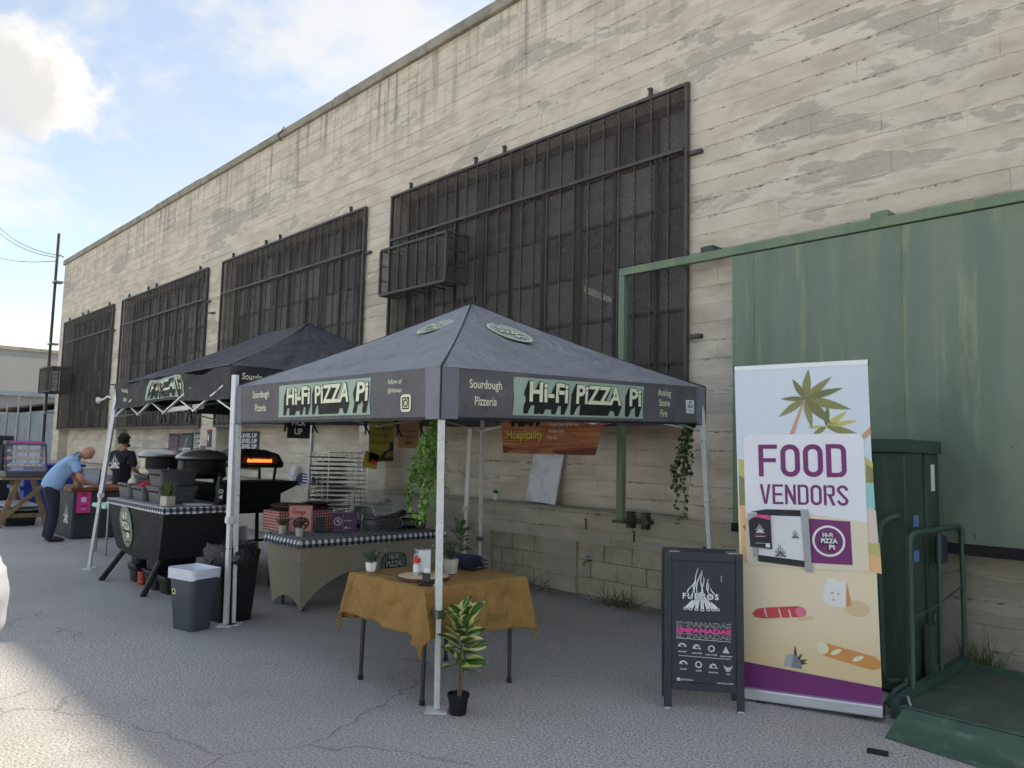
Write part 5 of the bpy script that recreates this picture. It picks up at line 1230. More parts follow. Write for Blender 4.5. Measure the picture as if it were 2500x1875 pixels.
# ================================================================== service table under the near tent
M['beige'] = m_fabric('beige_spandex', (158,148,130), .05, .12, 3, .8, cd=.02)
M['gingham'] = m_check('black_white_gingham', (232,232,232), (34,36,44), (112,114,122), .035)
M['red_gingham'] = m_check('red_white_gingham', (226,214,208), (170,44,54), (200,120,120), .016)
M['black_cloth'] = m_fabric('black_spandex', (26,27,31), .12, .5, 3.5, .75, cd=.05)
SX0, SX1, SY0, SY1, SZ = -7.72, -6.98, 3.82, 5.65, .715
def fitted_cover(t, x0, x1, y0, y1, z, ins, mat, arch, waist, zb=0.0, name='fitted_cover'):
    """stretch cover: corners pulled to the feet, sides drawn in, lower edge arched between the feet"""
    c = ((x0,y0),(x1,y0),(x1,y1),(x0,y1)); f = ((x0+ins,y0+ins),(x1-ins,y0+ins),(x1-ins,y1-ins),(x0+ins,y1-ins)); b = MB()
    for k in range(4):
        a, e = c[k], c[(k+1) % 4]; fa, fe = f[k], f[(k+1) % 4]; L = math.hypot(e[0]-a[0], e[1]-a[1]); d = ((e[0]-a[0])/L, (e[1]-a[1])/L); n = (d[1], -d[0])
        def fn(u, v, a=a, e=e, fa=fa, fe=fe, n=n, L=L):
            q = abs(2*u-1); zz0 = zb + max(.06, .24*L-.05)*(1 - q**2.2)**.85
            zz = zz0 + (z - zz0)*v; w = zz/z
            x = (fa[0]+(fe[0]-fa[0])*u)*(1-w) + (a[0]+(e[0]-a[0])*u)*w; y = (fa[1]+(fe[1]-fa[1])*u)*(1-w) + (a[1]+(e[1]-a[1])*u)*w
            s = -waist*math.sin(PI*min(1, max(0, 1-w)*.9))*(1-q**3)*.6
            return (x + n[0]*s, y + n[1]*s, zz)
        b.grid(fn, 40, 16)
    b.add([(x0,y0,z),(x1,y0,z),(x1,y1,z),(x0,y1,z)], [(0,1,2,3)])
    return b.build(name, mat, t, smooth=True, angle=50)
def topper(x0, x1, y0, y1, z, drop, mat, label, seed, hem=.01):
    """table topper with a short overhang that follows the edge"""
    rnd = random.Random(seed); o = Vector(((x0+x1)/2, (y0+y1)/2, 0)); b = MB(); hx, hy = (x1-x0)/2+.006, (y1-y0)/2+.006; pts = []
    n = 26
    for (ax, ay), (bx, by) in (((-hx,-hy),(hx,-hy)), ((hx,-hy),(hx,hy)), ((hx,hy),(-hx,hy)), ((-hx,hy),(-hx,-hy))):
        for i in range(n): pts.append((ax+(bx-ax)*i/n, ay+(by-ay)*i/n))
    rings = []
    for s, dz in ((.985, .004), (1.0, .002), (1.0, -.010), (1.0, -drop*.55), (1.0, -drop)):
        r = []
        for k, (x, y) in enumerate(pts):
            w = noise.noise(Vector((k*.33, seed, dz*9))); out = 1 + (.010 + .012*w)*(1 if dz < -.012 else 0)
            r.append((x*s*out if abs(abs(x)-hx) < 1e-6 else x*s, y*s*out if abs(abs(y)-hy) < 1e-6 else y*s, z + dz + (.008*w if dz < -.012 else 0)))
        rings.append(r)
    rings.reverse(); b.loft(rings, False, True)
    ob = b.build('table_topper', mat, None, smooth=True, angle=35, loc=o); return tag(ob, label, 'tablecloth')
def service_table():
    o = Vector(((SX0+SX1)/2, (SY0+SY1)/2, 0))
    t = thing('covered_table', 'long service table in a beige stretch cover with a round dark badge', 'table', o)
    fitted_cover(t, SX0-o.x, SX1-o.x, SY0-o.y, SY1-o.y, SZ, .075, M['beige'], .44, .055)
    for sx in (-1, 1):
        for sy in (-1, 1): b = MB(); b.cyl((sx*.22,sy*.76,0),(sx*.22,sy*.76,SZ-.02), .015, n=8); b.build('leg', M['leg_grey'], t)
    sh = Sheet(Vector((SX1-.062, 4.985, .395)) - o, (0,1,0), (.09,0,1)); hifi_badge(sh, t, 0, 0, .172, 6, M['badge_green'], M['black_ink'], front=M['badge_pale'])
    topper(SX0, SX1, SY0, SY1, SZ+.004, .075, M['gingham'], 'black and white gingham topper over the long beige service table', 3)
M['badge_green'] = mk('badge_green', (92,112,104), .7, var=.05); M['badge_pale'] = mk('badge_pale', (168,184,166), .7, var=.05)
service_table()
ZS = SZ + .012
def small_pot(loc, label, mat, seed, tip=None, h=.10, rad=.10):
    t = thing('potted_plant', label, 'plant', loc); pot_round(t, .040, .044, .085, M['terracotta'], .006); bushy(t, .075, h, rad, 16, 17, .024, .015, mat, random.Random(seed), tip)
small_pot((-7.60,3.95,ZS), 'small olive-tinted plant in a beige pot, outer one on the gingham table', M['leaf_olive'], 3)
small_pot((-7.27,3.97,ZS), 'small grey-green plant in a beige pot at the gingham table corner', M['leaf_grey'], 4, None, .11, .085)
def table_signs():
    # red print sign
    t = thing('table_sign', 'upright red and pink menu sign reading Vintage behind the small plants', 'sign', (-7.60, 4.15, ZS), R(62))
    m = Matrix.Rotation(R(-8), 4, 'X'); b = MB(); b.box(-.125,.125,-.004,.004,0,.29, m); b.build('sign_card', M['red_card'], t)
    sh = Sheet(m @ Vector((-.125,-.0045,0)), (1,0,0), m.to_3x3() @ Vector((0,0,1)))
    sh.put(rect(.012,.012,.238,.278), M['pale_pink'], 'sign_field', t, 1); sh.put(many(line('The', .04, .245, .018, .02), line('Vintage', .03, .195, .042, .035, 'L', .80)), M['red_ink'], 'lettering', t, 2)
    sh.put(merge(disc(.135,.095,.085,.07)), M['pizza_red'], 'pizza_picture', t, 2); sh.put(many(*[disc(.135+.05*math.cos(a), .095+.04*math.sin(a), .015, .012, 12) for a in (i*1.05 for i in range(6))]), M['pale_pink'], 'pizza_spots', t, 3)
    # purple sign
    t = thing('table_sign', 'purple acrylic sign with a round white mark standing on the gingham table', 'sign', (-7.40, 4.58, ZS), R(72))
    m = Matrix.Rotation(R(-10), 4, 'X'); b = MB(); b.box(-.135,.135,-.003,.003,0,.21, m); b.build('sign_plate', M['deep_purple'], t, bevel=.001)
    b = MB(); b.box(-.135,.135,-.003,.07,0,.004); b.build('sign_foot', M['deep_purple'], t)
    sh = Sheet(m @ Vector((-.135,-.0035,0)), (1,0,0), m.to_3x3() @ Vector((0,0,1))); sh.put(ring(.062,.115,.038,.044), M['white'], 'logo_ring', t, 1); hifi_badge(sh, t, .062, .115, .036, 1, ink=M['black_ink'], front=M['white'])
    sh.put(many(line('HI FI PIZZA', .13, .115, .013, .02, 'L', .9), rect(.118,.0,.119,.21)), M['white'], 'lettering', t, 1); sh.put(merge(rrect(.135,.035,.155,.055,.004), line('hifipizza', .16, .04, .010, .01)), M['white'], 'lettering', t, 1)
    t = thing('card_reader', 'black card reader on the gingham table between the red and purple signs', 'card reader', (-7.50, 4.33, ZS), R(60))
    b = MB(); b.box(-.045,.045,-.04,.04,0,.02); b.build('base', M['black'], t, bevel=.004); b = MB(); b.box(-.05,.05,-.012,.012,.01,.16, Matrix.Rotation(R(-14),4,'X')); b.build('screen_back', M['black'], t, bevel=.006)
M['red_card'] = mk('red_card', (196,84,84), .5, var=.05); M['pale_pink'] = mk('pale_pink_print', (214,158,154), .5, var=.05); M['red_ink'] = mk('red_ink', (190,40,36), .5, var=.05); M['pizza_red'] = mk('pizza_red', (120,30,28), .6, var=.4, vs=60)
table_signs()
def wire_holder(loc, label):
    t = thing('sign_holder', label, 'holder', loc, R(75)); b = MB(); b.tube([(-.02,0,0),(-.02,0,.23),(-.012,0,.245),(.012,0,.245),(.02,0,.23),(.02,0,0)], .004, 6); b.build('wire_loop', M['chrome'], t, smooth=True); b = MB(); b.box(-.05,.05,-.02,.02,0,.004); b.build('foot', M['chrome'], t)
wire_holder((-7.47,4.50,ZS), 'upright chrome wire loop behind the purple sign, the one nearer the small plants')
wire_holder((-7.46,4.86,ZS), 'upright chrome wire loop behind the purple sign, the one nearer the foil trays')
def tray(t, z, w, l, h, mat, n=1, flare=.025, rot=0, off=(0,0), name='tray'):
    b = MB(); m = Matrix.Translation((off[0], off[1], z)) @ Matrix.Rotation(rot, 4, 'Z')
    def rg(x, y, zz): 
        r = .03; return [m @ Vector((sx*(x-r)+r*math.cos(a), sy*(y-r)+r*math.sin(a), zz)) for sx, sy, a0 in ((1,1,0),(-1,1,90),(-1,-1,180),(1,-1,270)) for a in (R(a0+i*30) for i in range(4))]
    b.loft([rg(w/2-flare,l/2-flare,0), rg(w/2,l/2,h), rg(w/2+.012,l/2+.012,h), rg(w/2+.012,l/2+.012,h+.003), rg(w/2-.004,l/2-.004,h+.002), rg(w/2-flare-.004,l/2-flare-.004,.006)], True, True)
    return b.build(name, mat, t, smooth=True, angle=30)
M['foil'] = mk('crumpled_foil', (170,172,174), .32, .85, var=.15, vs=30, bump=.8, bs=28)
M['film'] = mk('plastic_wrap', (186,190,192), .18, .2, var=.2, vs=20, bump=.9, bs=16)
def foil_stack():
    t = thing('foil_tray_stack', 'stack of wrapped aluminium catering trays on the gingham table', 'trays', (-7.42, 5.04, ZS), R(8))
    z = 0
    for i in range(6): tray(t, z, .30, .40, .075, M['foil'], rot=R(random.uniform(-4,4)), name='foil_tray'); z += .022 if i not in (2,) else .085
    def fn(u, v):
        x, y = -.19+.38*u, -.25+.5*v; return (x, y, z+.075 + .05*v + .035*noise.noise(Vector((x*9,y*9,1))) - .10*max(0, abs(u-.5)-.38)/.12)
    b = MB(); b.grid(fn, 22, 22); b.build('plastic_wrap', M['film'], t, smooth=True, solid=.001)
foil_stack()
def boombox():
    t = thing('boombox', 'black portable stereo with two round speakers at the far end of the gingham table', 'stereo', (-7.42, 5.45, ZS), R(58))
    b = MB()
    prof = [(-.19,-.05),(.19,-.05),(.19,.06),(-.19,.06)]
    b.box(-.20,.20,-.06,.08,0,.12); b.build('body', M['black'], t, bevel=.03)
    for x in (-.125,.125):
        b = MB(); b.tube([(x+.05*math.cos(a),-.064,.062+.05*math.sin(a)) for a in (2*PI*i/24 for i in range(25))], .006, 6); b.build('speaker_ring', M['steel'], t); b = MB(); b.cyl((x,-.058,.062),(x,-.065,.062), .044, .03, 24); b.build('speaker_cone', M['black_matte'], t, smooth=True)
    b = MB(); b.box(-.06,.06,-.066,-.058,.035,.085); b.build('front_panel', M['dark_grey'], t, bevel=.003); b = MB(); b.tube([(-.15,.02,.115),(-.14,.02,.165),(.14,.02,.165),(.15,.02,.115)], .008, 8); b.build('handle', M['black'], t); b = MB(); b.box(-.10,.10,-.02,.03,.1195,.128); b.build('button_strip', M['steel'], t)
boombox()
small_pot((-7.05,5.60,ZS), 'tiny plant in a grey pot beside the stereo', M['leaf_dark'], 9, None, .06, .05)

# ------------------------------------------------------------------ back table with pizza trays
def back_table():
    t = thing('prep_table', 'low prep table behind the service table, loaded with pizza trays', 'table', (-8.25, 5.0, 0))
    b = MB(); b.box(-.36,.30,-.80,.98,.66,.70); b.build('table_top', M['white_old'], t, bevel=.01)
    for sx in (-.30,.24):
        for sy in (-.70,.9): b = MB(); b.cyl((sx,sy,0),(sx,sy,.66), .016, n=8); b.build('leg', M['leg_grey'], t)
    t = thing('riser_crate', 'box riser draped in red and white gingham behind the Vintage sign', 'riser', (-8.1, 4.44, .702))
    b = MB(); b.box(-.24,.15,-.36,.40,0,.22); b.build('gingham_drape', M['red_gingham'], t, bevel=.015)
    rnd = random.Random(9)
    for k, (dx, dy, lab) in enumerate(((-.02,-.18,'nearest the Vintage sign'), (-.03,.18,'nearest the tall tray rack'))):
        s = thing('tray_stack', 'pile of dark pizza pans on the red gingham riser, %s' % lab, 'trays', (-8.1+dx, 4.44+dy, .924), 0, 'pizza pans on the riser'); z = 0
        for i in range(5):
            b = MB(); ox, oy = rnd.uniform(-.03,.03), rnd.uniform(-.03,.03); b.lathe([(.15,0),(.17,.006),(.172,.012),(.165,.012),(.15,.007)], 26, (ox, oy, z)); b.build('pizza_pan', M['steel'] if i % 2 else M['bark'], s, smooth=True); z += .016
    # tall wire rack
    t = thing('tray_rack', 'tall chrome wire rack holding thin pizza screens on many levels', 'rack', (-8.30, 5.02, .702), R(6))
    post = MB().cyl((0,0,0),(0,0,.88), .005, n=6).mesh('post'); post.materials.append(M['chrome'])
    for x in (-.16,-.05,.06,.17):
        for y in (-.28,.30): o = link('post', post, t); o.location = (x, y, 0)
    for y in (-.28,.30): b = MB(); b.tube([(-.16,y,.88),(.17,y,.88)], .005, 6); b.build('top_wire', M['chrome'], t)
    b = MB(); b.tube([(.17,-.28,.88),(.17,.30,.88)], .005, 6); b.build('top_wire', M['chrome'], t)
    for i in range(15):
        z = .06 + i*.054
        b = MB(); b.tube([(-.15,-.30,z),(.16,-.30,z),(.16,.31,z),(-.15,.31,z),(-.15,-.30,z)], .0035, 5); b.build('shelf_wire', M['chrome'], t)
        b = MB(); dx = rnd.uniform(-.06,-.01); dy = rnd.uniform(-.16,-.02); b.lathe([(.20,0),(.225,.004),(.226,.009),(.215,.009)], 28, (dx, dy, z+.004)); b.build('pizza_screen', M['steel'] if i in (2,3,4) else (M['bark'] if i % 3 == 0 else M['dark_grey']), t, smooth=True)
    t = thing('food_bin', 'black food storage bin on the prep table behind the foil trays', 'bin', (-8.2, 5.62, .702)); tray(t, 0, .34, .5, .16, M['black'], flare=.02, name='bin_body')
    b = MB(); b.box(-.18,.18,-.26,.26,.166,.18); b.build('bin_lid', M['mid_grey'], t, bevel=.008)
    t = thing('foil_tray_stack', 'single foil tray on the prep table below the tall rack', 'trays', (-8.02, 5.05, .702)); tray(t, 0, .3, .4, .08, M['foil'], name='foil_tray')
    for k, (x, y) in enumerate(((-8.12,5.34),(-8.18,5.25))):
        s = thing('squeeze_bottle', ('pale squeeze bottle by the tall rack, nearer the storage bin', 'pale squeeze bottle by the tall rack, nearer the rack posts')[k], 'bottle', (x, y, .702), 0, 'squeeze bottles on the prep table'); b = MB(); b.lathe([(.028,0),(.03,.006),(.03,.14),(.012,.165)], 16); b.build('bottle_body', M['cream'], s, smooth=True); b = MB(); b.lathe([(.014,.165),(.013,.178),(.004,.225)], 12); b.build('nozzle', M['cream'], s, smooth=True)
    b = MB(); b.box(-.36,.01,-.0,.02,0,.62, Matrix.Rotation(R(-10),4,'Y')); 
    o = b.build('leaning_board', M['white_old'], None, loc=(-8.62,4.06,.10)); tag(o, 'white board leaning against the end of the prep table', 'board')
back_table()

# ================================================================== signs hanging in the tent, things on the ledge
def hanging_signs():
    def sheet_sign(name, label, y0, y1, z0, z1, mat, tilt=0, x=-6.985, cat='sign'):
        t = thing(name, label, cat, (x, (y0+y1)/2, z0)); t.rotation_euler = (R(tilt), 0, 0); w = y1-y0; b = MB(); b.box(-.004, 0, -w/2, w/2, 0, z1-z0); b.build('sign_sheet', mat, t)
        return t, Sheet((.0006, -w/2, 0), (0,1,0), (0,0,1)), w, z1-z0
    t, sh, w, h = sheet_sign('hanging_sign', 'black PICK UP sign with white letters hung under the tent edge', 3.63, 3.875, 1.725, 2.05, M['black_ink'])
    sh.put(many(fit('PICK', w*.18, w*.80, .125, .185, .03), fit('UP', w*.30, w*.66, .035, .098, .03)), M['paper'], 'lettering', t, 1); sh.put(frame2d(.012,.012,w-.012,h-.012,.003), M['mid_grey'], 'border', t, 1)
    t, sh, w, h = sheet_sign('hanging_sign', 'olive yellow menu poster with dark photo strip hung under the tent edge', 4.58, 4.90, 1.50, 2.02, M['olive_paper'], 1.5)
    sh.put(many(line('The VINTAGE', w*.94, .345, .030, .02, 'R', .9), line('CACIO e Pepe', w*.10, .275, .028, .02, 'L', .9), line('FUNGI bLANCO', w*.08, .200, .028, .02, 'L', .85)), M['black_ink'], 'lettering', t, 1)
    sh.put(merge(rect(w*.1,.325,w*.95,.328), rect(w*.05,.255,w*.9,.258), rect(w*.05,.185,w*.7,.188), *[rect(w*.06,.11+.012*i,w*.4,.113+.012*i) for i in range(3)]), M['dark_olive'], 'rules', t, 1)
    sh.put(poly([(w*.98,.012),(w*.98,.235),(w*.82,.20),(w*.78,.13),(w*.60,.11),(w*.45,.055),(w*.28,.012)]), M['photo_dark'], 'photo_strip', t, 2); sh.put(poly([(w*.96,.05),(w*.96,.115),(w*.72,.105),(w*.62,.045)]), M['photo_food'], 'photo_food', t, 3)
    t, sh, w, h = sheet_sign('hanging_sign', 'small tilted yellow card with a red spot, hung below the olive poster', 4.50, 4.68, 1.44, 1.60, M['olive_card'], -14); sh.put(disc(w*.68,h*.45,.030), M['red_ink'], 'red_spot', t, 1); sh.put(many(line('Hi-Fi', w*.10, h*.62, .022, .02), line('PiZZA', w*.10, h*.38, .022, .02)), M['dark_olive'], 'lettering', t, 1)
    t, sh, w, h = sheet_sign('hanging_sign', 'brown kraft paper menu hung under the tent edge next to the vine', 4.95, 5.23, 1.655, 2.02, M['kraft'])
    sh.put(many(line('BAR', w*.5, .235, .018, .02, 'C'), *[rect(w*a, z, w*b_, z+.009) for a, b_, z in ((.10,.85,.185),(.42,.55,.165),(.10,.80,.125),(.40,.55,.105),(.32,.68,.065),(.32,.68,.05))]), M['bark'], 'lettering', t, 1)
    # wood-print banner on the back of the tent
    t = thing('hanging_banner', 'wood-print Hospitality banner hung along the back edge of the near tent', 'banner', (-5.82, 6.12, 1.625)); t.rotation_euler = (0, 0, R(0))
    f = lambda u, v: .012*math.sin(u*4+v*5); sh = Sheet((-.72,0,0), (1,0,0), (0,-.10,1), f); sk = lambda u, v: (u + .16*v/.35*(.0 + u/1.4), v)
    b = MB(); b.grid(lambda u, v: sh.p(*sk(u*1.38, v*.52)), 30, 10); b.build('banner_sheet', M['wood_print'], t, smooth=True)
    def S(s): return [sk(*p) for p in s[0]], s[1]
    sh.put(S(fit('Hospitality', .09, .62, .135, .265, .03)), M['yellow_ink'], 'lettering', t, 4); sh.put(S(sweep(fit('Hospitality', .09, .62, .135, .265, .03), (.008,-.008))), M['black_ink'], 'letter_shadow', t, 2)
    sh.put([S(q) for q in (line('-Craft Catering Services', .68, .31, .032, .012, 'L', .88), line('-Private Chef', .67, .238, .032, .012, 'L', .9), line('-Pop-Up', .67, .168, .032, .012, 'L', .9))], M['paper'], 'lettering', t, 3)
    sh.put(S(sweep(fit('Hi-Fi', .22, .60, .40, .50, .05), (-.07,-.095))), M['black_ink'], 'letter_shadow', t, 2); sh.put(S(merge(rect(.98,.014,1.05,.024), rect(1.12,.014,1.22,.024))), M['black_ink'], 'small_print', t, 2)
    sh.put(S(poly([(0,.0)] + [(u, .085-.03*math.sin(u*3)-.03*u) for u in (i*.138 for i in range(11))] + [(1.38,0)])), M['wood_red'], 'printed_band', t, 1)
    # clips
    for y in (3.60, 3.90, 4.52, 4.93, 5.25):
        c = thing('spring_clip', 'black spring clip at the tent edge %s' % {3.60:'by the near corner of the PICK UP sign', 3.90:'by the far corner of the PICK UP sign', 4.52:'before the olive poster', 4.93:'between the olive poster and the kraft menu', 5.25:'beside the kraft menu and vine'}[y], 'clip', (-6.985, y, 1.87), 0, 'spring clips on the tent edge'); b = MB()
        for s in (-1, 1): b.bar((.012,0,0),(.02,.03*s+.02,-.085),.014)
        b.box(-.012,.02,-.012,.012,-.01,.05); b.build('clip_jaw', M['black'], c)
def m_woodprint():
    t = NT('wood_print'); w = t.noise(2.0, 5, .6, 1.5, t.map((.6,1,9))); return t.fin(t.mix(t.ramp(w, .3, .7), lin((140,70,44)), lin((206,138,92))), .5)
M['wood_print'] = m_woodprint(); M['wood_red'] = mk('wood_print_dark', (112,48,40), .5, var=.3, vs=5); M['yellow_ink'] = mk('yellow_ink', (226,206,72), .5, var=.05)
M['olive_paper'] = mk('olive_paper', (150,146,58), .6, var=.06); M['olive_card'] = mk('olive_card', (172,152,56), .6, var=.06); M['dark_olive'] = mk('dark_olive_ink', (72,68,30), .6); M['kraft'] = mk('kraft_paper', (166,132,98), .8, var=.08)
M['photo_dark'] = mk('photo_dark', (44,38,34), .5, var=.6, vs=40); M['photo_food'] = mk('photo_food', (132,108,74), .5, var=.7, vs=60)
hanging_signs()
def ledge_things():
    b = MB(); m = Matrix.Rotation(R(-9), 4, 'X'); b.box(-.26,.26,-.012,.012,0,.68, m @ Matrix.Rotation(R(4),4,'Y')); o = b.build('marble_slab', M['marble'], None, bevel=.004, loc=(-6.86,7.08,Z_LEDGE+.032)); tag(o, 'white marbled slab leaning against the wall on the concrete ledge', 'slab')
    t = thing('potted_plant', 'tiny white pot with a small cactus standing on the concrete ledge', 'plant', (-7.72,7.10,Z_LEDGE+.013)); b = MB(); b.lathe([(.034,0),(.045,.085),(.04,.085)], 18); b.build('pot', M['pot_white'], t, smooth=True); b = MB(); b.lathe([(.036,.07),(.034,.11),(.02,.13),(.002,.135)], 12); b.build('cactus', M['leaf_dark'], t, smooth=True)
    b = MB(); b.box(-.11,.11,-.004,.004,0,.30, Matrix.Rotation(R(-14),4,'X') @ Matrix.Rotation(R(8),4,'Y')); t = thing('no_smoking_sign', 'grey no smoking sign leaning on the ledge behind the prep table', 'sign', (-13.4,7.05,Z_LEDGE+.015)); b.build('sign_plate', M['steel'], t)
    m = Matrix.Rotation(R(-14),4,'X') @ Matrix.Rotation(R(8),4,'Y'); sh = Sheet(m @ Vector((-.11,-.0045,0)), m.to_3x3() @ Vector((1,0,0)), m.to_3x3() @ Vector((0,0,1))); sh.put(merge(ring(.11,.205,.055,.068), ribbon([(.072,.243),(.148,.167)], .012, False), ribbon([(.075,.195),(.145,.195)], .01, False)), M['white'], 'symbol', t, 1); sh.put(many(line('NO', .11, .10, .028, .03, 'C'), line('SMOKING', .11, .045, .03, .03, 'C', .8)), M['white'], 'lettering', t, 1)
    t = thing('apron_bundle', 'bundle of dark cloth with white stripes lying on the ledge beside the no smoking sign', 'cloth', (-12.75,7.06,Z_LEDGE+.015)); b = MB(); b.grid(lambda u, v: (-.3+.6*u, -.10+.2*v-.05*math.sin(u*7), .02+.15*math.sin(PI*v)*(.6+.4*math.sin(u*5)) - .25*max(0,.25-v)), 24, 10); b.build('cloth', M['navy'], t, smooth=True, solid=.01)
    for i in range(3): b = MB(); b.box(.05,.34,-.13+.003,-.115,.03+.05*i,.045+.05*i); b.build('stripe', M['white'], t)
def m_marble():
    t = NT('marble'); n = t.noise(3.5, 6, .65, 1.2); return t.fin(t.mix(t.ramp(n, .42, .62), lin((224,225,228)), lin((196,197,201))), .3)
M['marble'] = m_marble()
ledge_things()
def posters():
    def ps(label, x0, x1, z0, z1, y, mat, fn):
        t = thing('wall_poster', label, 'poster', (x0, y, z0), 0, 'posters pasted on the warehouse wall'); b = MB(); w = x1-x0; h = z1-z0
        b.grid(lambda u, v: (w*u, -.004-.012*abs(noise.noise(Vector((u*2+x0, v*3, 1)))), h*v), 6, 8); b.build('poster_sheet', mat, t, smooth=True, solid=.001); fn(t, Sheet((0,-.020,0),(1,0,0),(0,0,1)), w, h)
    Y = RECY - .012
    ps('plum and grey poster with pale small print, first in the row below the second window', -20.12,-19.45,1.20,1.90,Y,M['poster_plum'], lambda t,s,w,h: (s.put(merge(*[ribbon([(w*.5,h*.95),(w*(.12+.11*i),h*.5)], .012) for i in range(8)]), M['plum_light'],'burst',t,1), s.put(merge(rect(.04,.20,w*.8,.23), rect(.04,.15,w*.45,.175)), M['paper'],'small_print',t,1), s.put(rect(.04,.26,w*.6,.275), M['red_ink'],'small_print',t,1)))
    def life(t,s,w,h):
        s.put(many(fit("LIFE'S",.05,w-.05,.22,.36,.04), fit('EMPANADAS',.03,w-.03,.05,.13,.03)), M['paper'],'lettering',t,1); s.put(rect(.03,.155,w-.03,.185), M['plum_light'],'small_print',t,1); s.put(ribbon([(w*.45,h*.5),(w*.55,h*.72),(w*.72,h*.9)], .03), M['paper'],'smoke_trail',t,1)
    ps("dark poster reading LIFE'S EMPANADAS beside the plum poster", -19.36,-18.58,1.20,1.91,Y,M['poster_grey'],life)
    def level(t,s,w,h):
        s.put(merge(*[fit('LEVEL UP',.04,w-.04,h-.13-.115*i,h-.04-.115*i,.04) for i in range(4)]), M['paper'],'lettering',t,1); s.put(merge(ring(w*.3,.09,.05,.065), ring(w*.68,.09,.05,.065)), M['paper'],'drawing',t,1)
    ps('dark LEVEL UP poster tight against the pilaster, after the LIFE poster', -18.45,-17.62,1.20,1.92,Y,M['poster_grey'],level)
    ps('dark LEVEL UP poster below the third window behind the pizza oven', -15.95,-15.10,1.15,1.94,Y,M['poster_grey'],level)
    def weare(t,s,w,h):
        s.put(many(line('WE ARE',w/2,h*.48,.12,.03,'C',.7)), M['black_ink'],'lettering',t,1); s.put(line('flavor',w/2,h*.36,.08,.02,'C',.8), M['pink'],'lettering',t,1); s.put(rect(.05,h*.68,w-.05,h*.95), M['poster_grey'],'picture',t,1); s.put(disc(w*.5,h*.8,.05,.09), M['paper'],'picture_detail',t,2); s.put(disc(w*.5,h*.15,.22,.12), M['grey_ink'],'picture',t,1)
    ps('white WE ARE poster below the third window beside the pilaster', -16.55,-15.99,1.15,1.93,Y,M['paper'],weare)
    Y2 = WY - .002
    ps('small plum flyer low on the pilaster between second and third window', -17.40,-17.14,1.22,1.62,Y2,M['poster_plum'], lambda t,s,w,h: s.put(rect(.03,.12,w-.03,.14),M['paper'],'small_print',t,1))
    ps('small dark flyer with a red top on the same pilaster, upper one', -17.06,-16.84,1.60,1.98,Y2,M['poster_grey'], lambda t,s,w,h: (s.put(poly([(0,h*.82),(w,h*.9),(w,h),(0,h)]),M['red_ink'],'red_corner',t,1), s.put(disc(w/2,h*.5,.04,.07),M['paper'],'drawing',t,1)))
    ps('small grey flyer on the same pilaster, lower one beside the pipe', -17.06,-16.86,1.18,1.54,Y2,M['poster_grey'], lambda t,s,w,h: s.put(merge(*[rect(.03,.05+.06*i,w-.03,.07+.06*i) for i in range(4)]),M['plum_light'],'small_print',t,1))
M['poster_plum'] = mk('plum_poster', (108,84,98), .6, var=.1); M['plum_light'] = mk('plum_light_ink', (150,100,120), .6); M['poster_grey'] = mk('grey_poster', (84,85,88), .6, var=.08)
posters()
